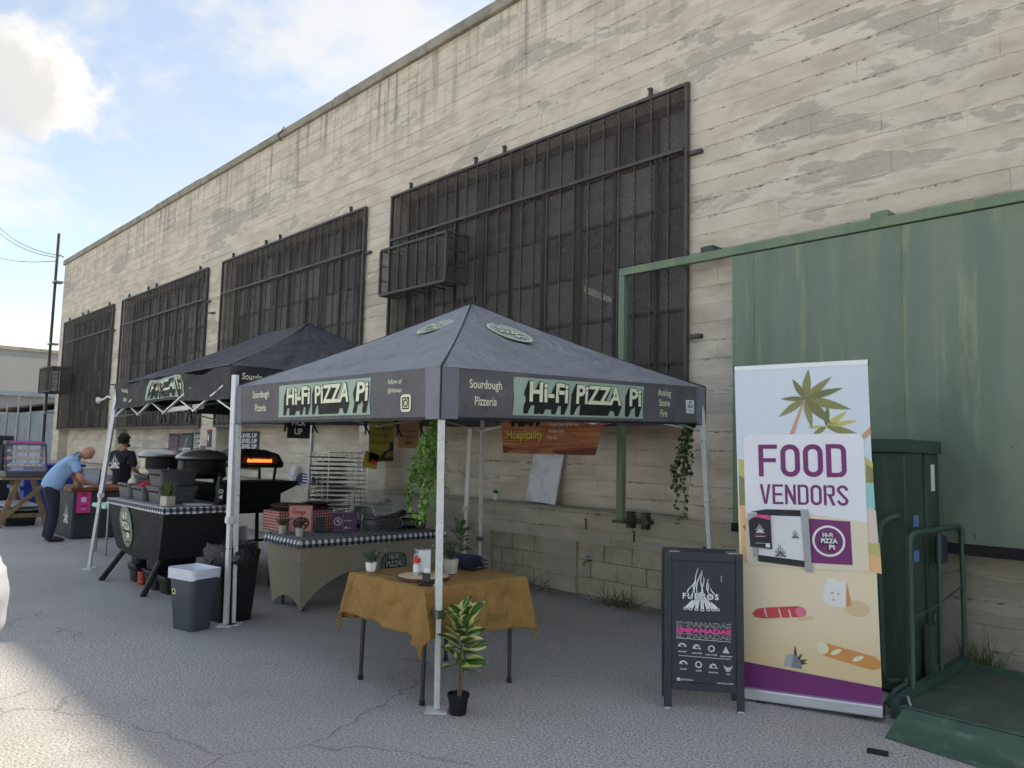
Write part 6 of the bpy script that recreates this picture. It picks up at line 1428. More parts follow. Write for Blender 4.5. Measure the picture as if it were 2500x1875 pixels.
# ================================================================== black covered table with splayed legs, tubs, ovens
KX0, KX1, KY0, KY1, KZ = -10.25, -8.36, 3.0, 3.76, .965
def black_table():
    o = Vector(((KX0+KX1)/2, (KY0+KY1)/2, 0)); t = thing('covered_table', 'tall table in a black stretch cover with pale badge and splayed black legs', 'table', o)
    x0, x1, y0, y1 = KX0-o.x, KX1-o.x, KY0-o.y, KY1-o.y; b = MB(); c = ((x0,y0),(x1,y0),(x1,y1),(x0,y1)); zb = .40; ins = .20
    f = ((x0+ins*1.3,y0+.06),(x1-ins*1.3,y0+.06),(x1-ins*1.3,y1-.06),(x0+ins*1.3,y1-.06))
    def side(k):
        a, e, fa, fe = c[k], c[(k+1)%4], f[k], f[(k+1)%4]
        def fn(u, v):
            zz = zb - .05*math.sin(PI*u)*(1 if k % 2 == 0 else 0) + .06*(u if k == 0 else 0)*0 + (KZ-zb+.05*math.sin(PI*u)*(1 if k % 2 == 0 else 0))*v; w = v**.8
            x = (fa[0]+(fe[0]-fa[0])*u)*(1-w) + (a[0]+(e[0]-a[0])*u)*w; y = (fa[1]+(fe[1]-fa[1])*u)*(1-w) + (a[1]+(e[1]-a[1])*u)*w
            n = .03*noise.noise(Vector((x*3, y*3, zz*4)))*math.sin(PI*v)*math.sin(PI*u); return (x + (n if k % 2 else 0), y + (n if k % 2 == 0 else 0), zz)
        return fn
    for k in range(4): b.grid(side(k), 26, 12)
    b.add([(p[0],p[1],KZ) for p in c], [(0,1,2,3)]); b.build('stretch_cover', M['black_cloth'], t, smooth=True, angle=45)
    sh = Sheet((0, 0, 0), (1,0,0), (0,0,1)); s0 = side(0)
    class Curved(Sheet):
        def p(s, u, v, lay=0):
            q = s0((u-x0)/(x1-x0), max(0, min(1, (v-zb)/(KZ-zb)))); return Vector((q[0], q[1]-.006-lay*.003, q[2]))
    cs = Curved((0,0,0),(1,0,0),(0,0,1)); hifi_badge(cs, t, -.30, .70, .26, 1, M['badge_mint'], None, front=M['cream_ink'], ry=.90)
    for px, py, qx, qy in ((-10.14,2.93,-9.72,3.1), (-8.76,2.965,-8.62,3.1)):
        pass
    for (bx, by), (tx, ty) in (((-10.13,2.95),(-9.62,3.16)), ((-8.80,2.985),(-8.58,3.16)), ((-9.98,3.82),(-9.60,3.60)), ((-8.70,3.80),(-8.60,3.60))):
        b = MB(); b.cyl(Vector((bx,by,.0))-o, Vector((tx,ty,.60))-o, .034, .034, 14); l = b.build('leg', M['black'], t, smooth=True)
    b = MB(); b.bar(Vector((-8.6,3.12,.44))-o, Vector((-8.6,3.64,.44))-o, .04); b.build('cross_bar', M['black'], t)
    topper(KX0, KX1, KY0, KY1, KZ+.004, .065, M['gingham'], 'black and white gingham topper on the tall black covered table', 5)
M['badge_mint'] = mk('badge_mint', (124,140,122), .75, var=.08)
black_table()
ZK = KZ + .012
def tub(loc, label, w=.44, l=.54, h=.20, mat=None, lid=False, rz=0, group=None):
    mat = mat or M['mid_grey']; t = thing('storage_tub', label, 'tub', loc, rz, group)
    b = MB(); fl = .03
    def rg(x, y, z): 
        r = .035; return [(sx*(x-r)+r*math.cos(a), sy*(y-r)+r*math.sin(a), z) for sx, sy, a0 in ((1,1,0),(-1,1,90),(-1,-1,180),(1,-1,270)) for a in (R(a0+i*30) for i in range(4))]
    b.loft([rg(w/2-fl,l/2-fl,0), rg(w/2-.012,l/2-.012,h-.022), rg(w/2,l/2,h-.022), rg(w/2,l/2,h), rg(w/2-.02,l/2-.02,h), rg(w/2-fl-.012,l/2-fl-.012,.01)], True, True); b.build('tub_body', mat, t, smooth=True, angle=30)
    for s in (-1, 0, 1): b = MB(); b.box(s*w*.25-.035, s*w*.25+.035, -l/2-.001, -l/2+.022, h-.045, h-.026); b.build('rim_slot', M['black_matte'], t)
    if lid: b = MB(); b.box(-w/2-.008, w/2+.008, -l/2-.008, l/2+.008, h+.001, h+.022); b.build('lid', mat, t, bevel=.01)
    return t
def table_load():
    g = 'tubs on the tall black table'
    tub((-10.02,3.31,ZK), 'open grey tub with the cream bottle at the far end of the tall black table', .42, .46, .18, None, False, 0, g)
    tub((-9.50,3.30,ZK), 'grey tub with a red cloth in the middle of the tall black table', .40, .46, .165, None, False, 0, g)
    tub((-8.98,3.29,ZK), 'lower of two stacked grey tubs on the tall black table', .42, .42, .165, None, True, 0, g)
    tub((-8.98,3.29,ZK+.189), 'upper of two stacked grey tubs on the tall black table', .44, .42, .165, M['tub_dark'], True, 0, g)
    t = thing('squeeze_bottle', 'squat cream squeeze bottle standing in the open grey tub', 'bottle', (-9.92,3.17,ZK+.10)); b = MB(); b.lathe([(.05,0),(.055,.01),(.055,.10),(.045,.125),(.02,.14)], 20); b.build('bottle_body', M['cream'], t, smooth=True); b = MB(); b.lathe([(.022,.14),(.018,.16),(.006,.20)], 12); b.build('nozzle', M['cream'], t, smooth=True)
    b = MB(); b.grid(lambda u, v: (-.12+.24*u, -.08+.16*v, .05*math.sin(PI*u)*math.sin(PI*v)+.02*noise.noise(Vector((u*4,v*4,0)))), 14, 10); o = b.build('red_cloth', M['red_cloth'], None, smooth=True, solid=.02, loc=(-9.47,3.17,ZK+.172)); tag(o, 'folded red cloth spilling over the rim of the middle grey tub', 'cloth')
    t = thing('ladle_cup', 'clear cup with a white spoon behind the red cloth', 'cup', (-9.42,3.42,ZK+.19)); b = MB(); b.lathe([(.035,0),(.045,.11),(.041,.11),(.033,.01)], 18); b.build('cup', M['clear_jar'], t, smooth=True); b = MB(); b.tube([(0,0,.05),(-.05,0,.15),(-.08,0,.19)], .006, 6); b.build('spoon', M['white'], t)
    t = thing('grass_planter', 'square cream planter of upright green grass on the tall black table', 'plant', (-8.56,3.10,ZK), R(15)); b = MB(); b.box(-.055,.055,-.055,.055,0,.105); b.build('pot', M['terracotta'], t, bevel=.006); rnd = random.Random(2); b = MB()
    for i in range(130):
        x, y = rnd.uniform(-.045,.045), rnd.uniform(-.045,.045); h = rnd.uniform(.12,.19); dx, dy = rnd.gauss(0,.025)+x*.6, rnd.gauss(0,.025)+y*.6; a = rnd.uniform(0,PI); w = .003; d = Vector((math.cos(a)*w, math.sin(a)*w, 0)); p0, p1, p2 = Vector((x,y,.10)), Vector((x+dx*.4,y+dy*.4,.10+h*.6)), Vector((x+dx,y+dy,.10+h)); b.add([p0-d,p0+d,p1+d,p1-d,p2], [(0,1,2,3),(3,2,4)])
    b.build('grass_blades', M['grass'], t)
    t = thing('drink_bottle', 'dark insulated bottle with green and white stickers on the tall black table', 'bottle', (-8.52,3.64,ZK)); b = MB(); b.lathe([(.042,0),(.045,.008),(.045,.21),(.03,.25),(.024,.262)], 22); b.build('bottle_body', M['black'], t, smooth=True); b = MB(); b.lathe([(.027,.263),(.028,.30),(.02,.318)], 18); b.build('cap', M['black'], t, smooth=True); b = MB(); b.tube([(.02,0,.31),(.035,0,.335),(0,0,.35),(-.035,0,.335),(-.02,0,.31)], .006, 6); b.build('carry_loop', M['black'], t)
    sh = Sheet((.044,-.0145,.0),(.25,.97,0),(0,0,1)); sh.put(disc(.012,.15,.026), M['leaf_mint'], 'sticker', t, 3); sh.put(ring(.012,.15,.02,.025), M['white'], 'sticker', t, 4); sh.put(poly([(-.01,.085),(.03,.06),(.03,.115)]), M['white'], 'sticker', t, 3)
    b = MB(); b.box(-.2,.2,-.12,.12,0,.012); 
    for k in range(2):
        o = MB().box(-.14,.14,-.1,.1,0,.01+.02*k).build('folded_towel', M['paper'], None, bevel=.004, loc=(-8.58,3.42+.0*k,ZK+.001)) if k == 0 else None
        if o: tag(o, 'folded white towel behind the dark bottle on the tall black table', 'towel')
M['tub_dark'] = mk('dark_tub', (70,72,76), .55, var=.08); M['red_cloth'] = m_fabric('red_cloth', (176,38,58), .1, .4, 12)
table_load()
def under_table():
    g = 'black tubs stacked under the tall table'; k = 0
    lab = {(0,0):'bottom black tub of the tallest stack under the tall table', (0,1):'middle black tub of the tallest stack under the tall table', (0,2):'top black tub of the tallest stack under the tall table', (1,0):'lower black tub of the pair under the tall table, far end', (1,1):'upper black tub of the pair under the tall table, far end', (2,0):'single low black tub under the tall table, beside the grey bin'}
    for i, (x, y, n, w, l, h) in enumerate(((-9.22,3.42,3,.38,.5,.19), (-9.82,3.36,2,.30,.36,.19), (-8.86,3.40,1,.30,.42,.17))):
        for j in range(n): tub((x, y, j*(h+.024)), lab[(i,j)], w, l, h, M['black'], True, 0, g)
    t = thing('tomato_can', 'tall red food can standing between the black tubs', 'can', (-9.55,3.22,0)); b = MB(); b.lathe([(.045,0),(.047,.004),(.047,.15),(.045,.154)], 22); b.build('can_body', M['red_label'], t, smooth=True); b = MB(); b.lathe([(.0475,.03),(.0475,.05)], 22, cap=False); b.build('label_band', M['kraft'], t, smooth=True)
M['red_label'] = mk('red_label', (190,62,44), .4, var=.1)
under_table()
# ------------------------------------------------------------------ ovens
def dome_oven(loc, label, rz, body, group):
    t = thing('pizza_oven', label, 'oven', loc, rz, group)
    b = MB(); b.lathe([(.26,0),(.30,.02),(.31,.06),(.30,.08)], 32); b.build('base', body, t, smooth=True)
    # wall with a wide mouth towards +Y-ish: arc leaves the front open
    vs = []; n = 40; a0, a1 = R(50), R(310)
    b = MB(); b.grid(lambda u, v: ((.30-.01*v)*math.cos(a0+(a1-a0)*u), (.30-.01*v)*math.sin(a0+(a1-a0)*u), .08+.17*v), n, 3); b.build('oven_wall', body, t, smooth=True, solid=.02)
    b = MB(); b.grid(lambda u, v: (.285*math.cos(R(-50)+R(100)*u), .285*math.sin(R(-50)+R(100)*u), .085+.165*v), 12, 1); b.build('oven_mouth', M['black_matte'], t)
    b = MB(); b.box(.24,.40,-.2,.2,.066,.082); b.build('mouth_shelf', M['black'], t, bevel=.006)
    b = MB(); b.lathe([(.32,.25),(.335,.262),(.325,.29),(.27,.335),(.17,.365),(.05,.375),(.001,.376)], 36, cap=False); b.build('dome', M['dome'], t, smooth=True)
    b = MB(); b.lathe([(.325,.236),(.335,.249)], 36, cap=False); b.build('dome_rim', M['black'], t, smooth=True)
    b = MB(); b.lathe([(.075,.0),(.07,.012),(.001,.014)], 24, (.10,.05,.357), sx=1, sy=.8, cap=False); b.build('vent', M['black_matte'], t, smooth=True)
    for s in range(4): a = s*PI/2+.7; b = MB(); b.cyl((.24*math.cos(a),.24*math.sin(a),-.06),(.24*math.cos(a),.24*math.sin(a),.0), .02, n=10); b.build('foot', M['black'], t)
def m_dome():
    t = NT('dome_metal'); n = t.noise(4, 3); return t.fin(t.mix(n, lin((150,148,144)), lin((196,194,190))), .28, .75)
M['dome'] = m_dome(); M['bone'] = mk('bone_enamel', (206,198,172), .45, var=.06)
def ovens():
    o = Vector((-10.85,3.98,0)); t = thing('oven_stand', 'black clothed stand with faint name print carrying the two domed pizza ovens', 'stand', o)
    b = MB(); b.box(-1.12,1.18,-.14,.42,.42,1.13); b.build('cloth_cover', M['black_cloth'], t, bevel=.02)
    for sx in (-1.0,1.05):
        for sy in (-.08,.36): b = MB(); b.cyl((sx,sy,0),(sx,sy,.45), .02, n=8); b.build('leg', M['black'], t)
    sh = Sheet((1.182,-.14,.42),(0,1,0),(0,0,1)); hifi_badge(sh, t, .27, .42, .24, 1, None, None, ink=M['black'], front=M['faint_ink'])
    dome_oven((-11.60,4.10,1.20), 'domed pizza oven with cream base and silver lid, behind the squeeze bottle', R(-20), M['bone'], 'domed pizza ovens')
    dome_oven((-10.18,4.10,1.20), 'domed pizza oven with black wall and silver lid, behind the drink bottle', R(-20), M['black'], 'domed pizza ovens')
    # third oven: alight, on an open-legged cart
    o = Vector((-10.45,4.86,0)); t = thing('pizza_oven', 'lit black pizza oven with flames glowing in its mouth, on a cart', 'oven', o + Vector((0,0,1.34)))
    def sh_(y, z0, z1, w): return [(-w,y,z0),(w,y,z0),(w*.98,y,z1*.55+z0*.45),(w*.62,y,z1),(-w*.62,y,z1),(-w*.98,y,z1*.55+z0*.45)]
    b = MB(); prof = [(-.36,.0),(.36,.0),(.38,.07),(.30,.19),(.10,.25),(-.18,.26),(-.34,.18),(-.38,.06)]
    rings = [[(s*p[0], y, p[1]*(1 if s > .9 else .96)) for p in prof] for y, s in ((-.32,.92),(-.30,1.0),(.30,1.0),(.32,.9))]
    for r in rings: r[:] = [(-y if False else q[1]*1.0, q[0], q[2]) for q in r]      # the mouth looks along +X
    b.loft(rings); b.build('oven_shell', M['black'], t, smooth=True, angle=30)
    b = MB(); b.box(.306,.322,-.24,.26,.06,.15); b.build('oven_mouth', M['glow_dark'], t)
    b = MB(); rnd = random.Random(6)
    pts = [(-.17,.075)]
    for i in range(23): pts.append((-.17+.36*i/22, .105 + (.03 if i % 2 else 0)*rnd.uniform(.4,1)))
    pts.append((.19,.075)); b.add([(.326,p[0],p[1]) for p in pts] + [(.312,p[0],p[1]) for p in pts], [tuple(range(len(pts)))] + [(i, i+1, len(pts)+i+1, len(pts)+i) for i in range(len(pts)-1)]); b.build('flames', M['flame'], t)
    b = MB(); b.box(.30,.42,-.30,.32,.02,.05); b.build('mouth_shelf', M['black'], t, bevel=.006)
    for y in (-.28,.28): b = MB(); b.bar((.22,y,-.18),(.26,y,.0),.03); b.bar((-.22,y,-.18),(-.24,y,.0),.03); b.build('oven_leg', M['black'], t)
    c = thing('oven_cart', 'black metal cart with flared side shelf under the lit pizza oven', 'cart', o)
    b = MB(); b.box(-.32,.32,-.36,.36,.72,1.15); b.build('cart_body', M['black_matte'], c, bevel=.02)
    b = MB(); b.add([(-.3,.36,1.15),(.3,.36,1.15),(.3,.62,1.15),(-.3,.62,1.15),(-.3,.36,.98),(.3,.36,.98),(.3,.62,1.10),(-.3,.62,1.10)], [(0,1,2,3),(7,6,5,4),(0,4,5,1),(1,5,6,2),(2,6,7,3),(3,7,4,0)]); b.build('side_shelf', M['black_matte'], c)
    for sx in (-.28,.28):
        for sy in (-.3,.3): b = MB(); b.bar((sx*1.15,sy*1.15,0),(sx,sy,.72),.04); b.build('leg', M['black_matte'], c)
    b = MB(); b.bar((.3,-.33,.35),(.3,.33,.35),.03); b.build('cross_bar', M['black_matte'], c)
    t = thing('gas_bottle', 'grey propane bottle standing under the oven cart', 'gas bottle', (-9.95,5.15,0)); b = MB(); b.lathe([(.10,0),(.15,.03),(.155,.08),(.155,.30),(.13,.37),(.05,.40)], 26); b.build('tank', M['tank'], t, smooth=True); b = MB(); b.lathe([(.09,.40),(.09,.47),(.085,.47),(.085,.40)], 20, cap=False); b.build('collar', M['tank'], t, smooth=True); b = MB(); b.tube([(0,0,.4),(0,0,.46),(.08,0,.5),(.2,-.05,.62)], .012, 8); b.build('hose', M['black'], t)
    for k, (x, y, w) in enumerate(((-9.4,5.35,.30),(-8.95,5.0,.26))): tub((x, y, 0), ('black crate on the ground behind the white panel, nearer the gas bottle','black crate on the ground behind the white panel, under the prep table end')[k], w*1.4, w*1.6, .28, M['black'], True, R(8), 'crates behind the service table')
M['faint_ink'] = mk('faint_ink', (58,62,64), .7); M['tank'] = mk('grey_tank', (146,146,142), .5, var=.12, dirt=.3); M['flame'] = mk('flame', (255,140,60), .5, emit=.7); M['glow_dark'] = mk('hot_dark', (60,20,10), .8, emit=.25)
ovens()
# ------------------------------------------------------------------ bins
M['bin_bag'] = m_fabric('black_bin_bag', (38,38,42), .1, 1.0, 9, .28, weave=False, cd=.05)
M['liner'] = m_fabric('white_bin_liner', (222,226,236), .04, .7, 9, .3, weave=False, cd=.03)
def bins():
    t = thing('waste_bin', 'grey plastic waste bin with a white liner folded over its rim', 'bin', (-7.06,2.83,0), R(12))
    def rg(x, y, z, r=.05): return [(sx*(x-r)+r*math.cos(a), sy*(y-r)+r*math.sin(a), z) for sx, sy, a0 in ((1,1,0),(-1,1,90),(-1,-1,180),(1,-1,270)) for a in (R(a0+i*15) for i in range(7))]
    b = MB(); b.loft([rg(.145,.10,0), rg(.15,.105,.012), rg(.19,.14,.50), rg(.197,.147,.50), rg(.197,.147,.525)], True, False); b.build('bin_body', M['dark_grey'], t, smooth=True, angle=50)
    b = MB(); rr = random.Random(3)
    lo = [(p[0]*(1.0+.01*rr.random()), p[1]*(1.0+.01*rr.random()), p[2] + .03*noise.noise(Vector((p[0]*12,p[1]*12,0)))) for p in rg(.201,.151,.455)]
    up = [(p[0], p[1], p[2] + .010*noise.noise(Vector((p[0]*15,p[1]*15,4)))) for p in rg(.203,.153,.54)]; ins = [(p[0]*.93, p[1]*.93, p[2]-.03) for p in rg(.19,.14,.52)]; dn = rg(.15,.10,.30)
    b.loft([lo, up, ins, dn], False, True); b.build('liner', M['liner'], t, smooth=True, angle=70)
    b = MB(); b.lathe([(.028,0),(.028,.002)], 24); s = b.build('sticker', M['sticker'], t); s.rotation_euler = (R(94), 0, 0); s.location = (-.10,-.128,.33)
    b = MB(); b.lathe([(.014,0),(.014,.002)], 20); s = b.build('sticker_centre', M['black_ink'], t); s.rotation_euler = (R(94), 0, 0); s.location = (-.10,-.1305,.33)
    t = thing('waste_bin', 'tall black waste bin with a black bag gathered over its rim', 'bin', (-7.22,3.24,0), R(6))
    b = MB(); b.loft([rg(.165,.15,0), rg(.17,.155,.01), rg(.215,.19,.62), rg(.22,.195,.62), rg(.22,.195,.66)], True, False); b.build('bin_body', M['black'], t, smooth=True, angle=50)
    def fn(u, v):
        a = 2*PI*u; r = .235 + .02*math.sin(PI*v) + .015*noise.noise(Vector((math.cos(a)*3, math.sin(a)*3, v*4))); return (r*math.cos(a)*1.02, r*math.sin(a)*.93, .50 + .22*v + .02*noise.noise(Vector((math.cos(a)*4, math.sin(a)*4, 9)))*(1-v))
    b = MB(); b.grid(fn, 60, 14); b.build('bin_bag', M['bin_bag'], t, smooth=True, angle=180)
    b = MB(); b.grid(lambda u, v: (.235*(1-.35*v)*math.cos(2*PI*u)*1.02, .235*(1-.35*v)*math.sin(2*PI*u)*.93, .72-.25*v), 40, 4); b.build('bag_inside', M['bin_bag'], t, smooth=True)
M['sticker'] = mk('pale_sticker', (214,212,150), .5, var=.1)
bins()

# ================================================================== the empanada stand further back
def stand():
    o = Vector((-14.55,3.72,0)); t = thing('counter', 'black panelled counter with a wooden top and a pink flyer on its side', 'counter', o)
    b = MB(); b.box(-1.15,0,0,1.35,.02,.80); b.build('counter_body', M['board'], t, bevel=.006); b = MB(); b.box(-1.20,.05,-.05,1.40,.803,.865); b.build('counter_top', M['wood_top'], t, bevel=.004)
    b = MB(); b.box(-.02,.006,-.008,.03,.02,.80); b.build('corner_strip', M['dark_grey'], t)
    sh = Sheet((.007,0,0),(0,1,0),(0,0,1)); sh.put(rect(.05,.44,.27,.79), M['pink'], 'pink_flyer', t, 1); sh.put(merge(rect(.12,.62,.20,.70)), M['paper'], 'white_square', t, 2); sh.put(merge(rect(.09,.545,.23,.56), rect(.12,.735,.20,.75)), M['black_ink'], 'small_print', t, 2); sh.put(rect(.13,.50,.19,.512), M['paper'], 'small_print', t, 2); sh.put(rect(.06,.40,.26,.43), M['black_ink'], 'flyer_holder', t, 1)
    s2 = Sheet((-1.15,-.004,0),(1,0,0),(0,0,1)); campfire(s2, t, .80, .25, .36, 1)
    t = thing('card_terminal', 'white card terminal lying on the wooden counter top', 'terminal', (-14.62,3.98,.867), R(30)); b = MB(); b.box(-.05,.05,-.10,.10,0,.03); b.build('housing', M['white'], t, bevel=.01); b = MB(); b.box(-.035,.035,.0,.08,.0305,.033); b.build('display', M['mid_grey'], t)
    t = thing('point_of_sale', 'tilted tablet till on its stand beside the bending man', 'till', (-15.05,4.10,.867), R(65)); b = MB(); b.box(-.14,.14,-.01,.012,.03,.32, Matrix.Rotation(R(-22),4,'X')); b.build('tablet', M['black'], t, bevel=.008); b = MB(); b.box(-.125,.125,-.0125,-.0105,.045,.305, Matrix.Rotation(R(-22),4,'X')); b.build('screen', M['screen_grey'], t); b = MB(); b.box(-.08,.08,.0,.16,0,.03); b.build('base', M['black'], t)
    for k, (x, y, w, h) in enumerate(((-14.98,3.86,.10,.08),(-14.80,3.84,.12,.12),(-15.12,4.28,.14,.17))):
        t = thing('counter_box', ('low brown box on the counter by the man','brown paper carton on the counter under the hands','dark box behind the tilted tablet')[k], 'box', (x, y, .867), R(20*k)); b = MB(); b.box(-w/2,w/2,-w*.4,w*.4,0,h*.8); b.build('carton', (M['bark'],M['kraft'],M['black_matte'])[k], t, bevel=.004); b = MB(); b.box(-w/2-.003,w/2+.003,-w*.4-.003,w*.4+.003,h*.8+.001,h); b.build('carton_lid', (M['bark'],M['kraft'],M['black_matte'])[k], t, bevel=.003)
    # prep counter behind with sheet pans
    t = thing('prep_table', 'steel prep table behind the counter covered in sheet pans', 'table', (-16.6,5.35,0)); b = MB(); b.box(-1.1,1.0,-.35,.35,.82,.86); b.build('table_top', M['steel'], t)
    for sx in (-1,.9):
        for sy in (-.3,.3): b = MB(); b.cyl((sx,sy,0),(sx,sy,.82), .02, n=8); b.build('leg', M['steel'], t)
    rnd = random.Random(8)
    for k, (x, n) in enumerate(((-17.3,5),(-16.75,6),(-16.15,5))):
        s = thing('sheet_pan_stack', 'pile of aluminium sheet pans, %s on the steel prep table' % ('farthest','middle','nearest')[k], 'pans', (x,5.3,.862), 0, 'sheet pans on the prep table')
        for i in range(n): tray(s, i*.022, .46, .55, .03, M['alu_pan'], flare=.01, rot=R(rnd.uniform(-12,12)), off=(rnd.uniform(-.04,.04), rnd.uniform(-.04,.04)), name='sheet_pan')
    # pale green checked table edge
    t = thing('side_table', 'small table with a pale green checked cloth and thin steel legs', 'table', (-12.55,3.95,0)); b = MB(); b.box(-.3,.3,-.38,.38,.70,.72); b.build('table_top', M['white_old'], t)
    for sx in (-.25,.25):
        for sy in (-.33,.33): b = MB(); b.cyl((sx,sy,0),(sx,sy,.70), .016, n=8); b.build('leg', M['steel'], t)
    topper(-12.86,-12.24,3.56,4.34,.724,.05,M['green_check'], 'pale green and white checked cloth on the small side table', 8)
    # food display case on trestles
    o = Vector((-17.05,3.52,0)); t = thing('trestle_table', 'rough wooden table on crossed trestle legs carrying the food display case', 'table', o)
    for i in range(4): b = MB(); b.box(-2.3,.12,-.40+.21*i,-.40+.21*i+.2,.895,.93); b.build('plank', M['wood'], t, bevel=.004)
    for x in (.02, -1.9):
        for s in (-1, 1): b = MB(); b.bar((x,s*.40,0),(x,s*.12,.895),.05,.09); b.build('leg', M['wood'], t)
        b = MB(); b.bar((x-.05,-.30,.22),(x-.05,.30,.22),.03,.08); b.build('cross_board', M['wood'], t)
    b = MB(); b.bar((.08,-.34,.18),(.08,.36,.88),.03,.08); b.build('diagonal_brace', M['wood'], t)
    for k, zz in enumerate((.30,.38)): 
        b = MB(); b.box(-1.6,-.1,-.3,.3,0,.02); ob = b.build('stored_board', M['paper'] if k else M['alu_pan'], None, bevel=.004, loc=(-17.1,3.55,zz)); tag(ob, ('white board stored on the trestle frame, upper of two','metal sheet stored on the trestle frame under the white board')[1-k], 'board')
    for k, (dx, dy) in enumerate(((-.5,0),(-1.05,.05))): tub((-17.05+dx,3.55+dy,0), ('black storage box under the trestle table, nearer the bending man','black storage box under the trestle table, farther along')[k], .5, .55, .26, M['black'], True, 0, 'boxes under the trestle table')
    case = thing('display_case', 'heated glass food display case with pink top light and trays of pastries', 'display case', (-17.10,3.52,.933))
    b = MB(); b.box(-.56,.0,-.33,.36,0,.12); b.build('base', M['dark_grey'], case, bevel=.012); b = MB(); b.add([(-.54,-.31,.62),(-.16,-.31,.62),(-.16,.34,.62),(-.54,.34,.62),(-.54,-.31,.70),(-.22,-.31,.70),(-.22,.34,.70),(-.54,.34,.70)], [(0,3,2,1),(4,5,6,7),(0,1,5,4),(1,2,6,5),(2,3,7,6),(3,0,4,7)]); b.build('hood', M['dark_grey'], case, bevel=.012)
    b = MB(); b.box(-.205,-.19,-.26,.28,.625,.69, Matrix.Identity(4)); b.build('light_strip', M['pink_lit'], case)
    for y in (-.32,.345): b = MB(); b.bar((-.02,y,.12),(-.20,y,.64),.035,.03); b.bar((-.53,y,.12),(-.53,y,.62),.03); b.build('frame_bar', M['dark_grey'], case)
    b = MB(); b.add([(-.015,-.30,.125),(-.015,.33,.125),(-.195,.33,.625),(-.195,-.30,.625)], [(0,1,2,3)]); b.build('front_glass', M['case_glass'], case, solid=.004)
    rnd = random.Random(5)
    for i, z in enumerate((.20,.34,.48)):
        x1 = -.05 - (z-.12)*.36; b = MB(); b.box(-.5,x1,-.29,.32,z,z+.01); b.build('shelf', M['steel'], case)
        for k in range(6):
            b = MB(); y = -.24+.10*k; b.lathe([(.001,.0),(.062,.004),(.055,.03),(.001,.05)], 12, (x1-.09, y, z+.011), sx=1.3, sy=.8, cap=False); b.build('pastry', M['pastry'], case, smooth=True)
    for y in (-.305,.335): b = MB(); b.box(-.10,-.07,y-.012,y+.0,.30,.40); b.build('pink_tag', M['pink'], case)
    t = thing('wheelie_bin', 'large blue plastic bin behind the trestle table', 'bin', (-20.3,4.6,0)); b = MB(); b.loft([[(sx*.5,sy*.5,0) for sx, sy in ((-1,-1),(1,-1),(1,1),(-1,1))], [(sx*.62,sy*.6,1.05) for sx, sy in ((-1,-1),(1,-1),(1,1),(-1,1))]]); b.build('bin_body', M['blue_plastic'], t, bevel=.03); b = MB(); b.box(-.66,.66,-.64,.64,1.06,1.12); b.build('lid', M['blue_plastic'], t, bevel=.02)
    b = MB(); b.box(-.66,.66,-.64,-.6,.55,.62); b.build('rib', M['blue_plastic'], t)
    t = thing('dark_cabinet', 'dark upright cabinet at the picture edge beside the sheet metal fence', 'cabinet', (-23.0,4.0,0)); b = MB(); b.box(-.5,.1,-.4,.4,0,1.75); b.build('cabinet_body', M['board'], t, bevel=.01); b = MB(); b.box(.102,.108,-.36,.36,.1,1.68); b.build('cabinet_door', M['black'], t)
M['screen_grey'] = mk('screen_grey', (150,158,166), .2); M['alu_pan'] = mk('sheet_pan', (188,190,192), .35, .7, var=.1); M['green_check'] = m_check('pale_green_check', (214,236,228), (120,190,172), (170,216,202), .03)
M['pink_lit'] = mk('pink_strip', (232,84,176), .4); M['pastry'] = mk('pastry', (206,170,112), .7, var=.3, vs=30); M['blue_plastic'] = mk('blue_plastic', (30,58,150), .45, var=.1)
def cg():
    t = NT('case_glass'); tr = t.new('ShaderNodeBsdfTransparent'); gl = t.new('ShaderNodeBsdfGlossy'); gl.inputs['Roughness'].default_value = .05; mx = t.new('ShaderNodeMixShader'); mx.inputs[0].default_value = .07
    t.L.new(tr.outputs[0], mx.inputs[1]); t.L.new(gl.outputs[0], mx.inputs[2]); t.L.new(mx.outputs[0], t.out.inputs[0]); return t.m
M['case_glass'] = cg()
stand()
# ------------------------------------------------------------------ white cocktail table at the picture edge
def cocktail():
    t = thing('cocktail_table', 'tall round table in a white cloth tied at the waist, at the picture edge', 'table', (-4.725,.53,0))
    def fn(u, v):
        a = 2*PI*u; z = 1.09*v
        pr = [(0,.40),(.15,.36),(.30,.17),(.36,.13),(.44,.20),(.58,.31),(.74,.385),(.88,.40),(.985,.385),(1.03,.36),(1.09,.34)]
        for i in range(len(pr)-1):
            if pr[i][0] <= z <= pr[i+1][0]+1e-6: q = (z-pr[i][0])/(pr[i+1][0]-pr[i][0]); q = q*q*(3-2*q); r = pr[i][1]+(pr[i+1][1]-pr[i][1])*q; break
        fold = .035*math.sin(a*11+1.2*math.sin(a*3))*(1-min(1, abs(z-.36)/.8))*(1 if z < 1.0 else 0); r += fold*min(1, max(0, (1.0-z)*3))
        return (r*math.cos(a), r*math.sin(a), z)
    b = MB(); b.grid(fn, 110, 44); b.build('cloth', M['white_cloth'], t, smooth=True, angle=180); b = MB(); b.lathe([(.345,1.088),(.33,1.096),(.001,1.097)], 40, cap=False); b.build('table_top', M['white_cloth'], t, smooth=True)
    b = MB(); b.lathe([(.15,.335),(.155,.36),(.15,.385)], 30, cap=False); b.build('tie_band', M['white_cloth'], t, smooth=True)
M['white_cloth'] = m_fabric('white_cloth', (184,186,194), .03, .5, 4, .7, cd=.02)
cocktail()

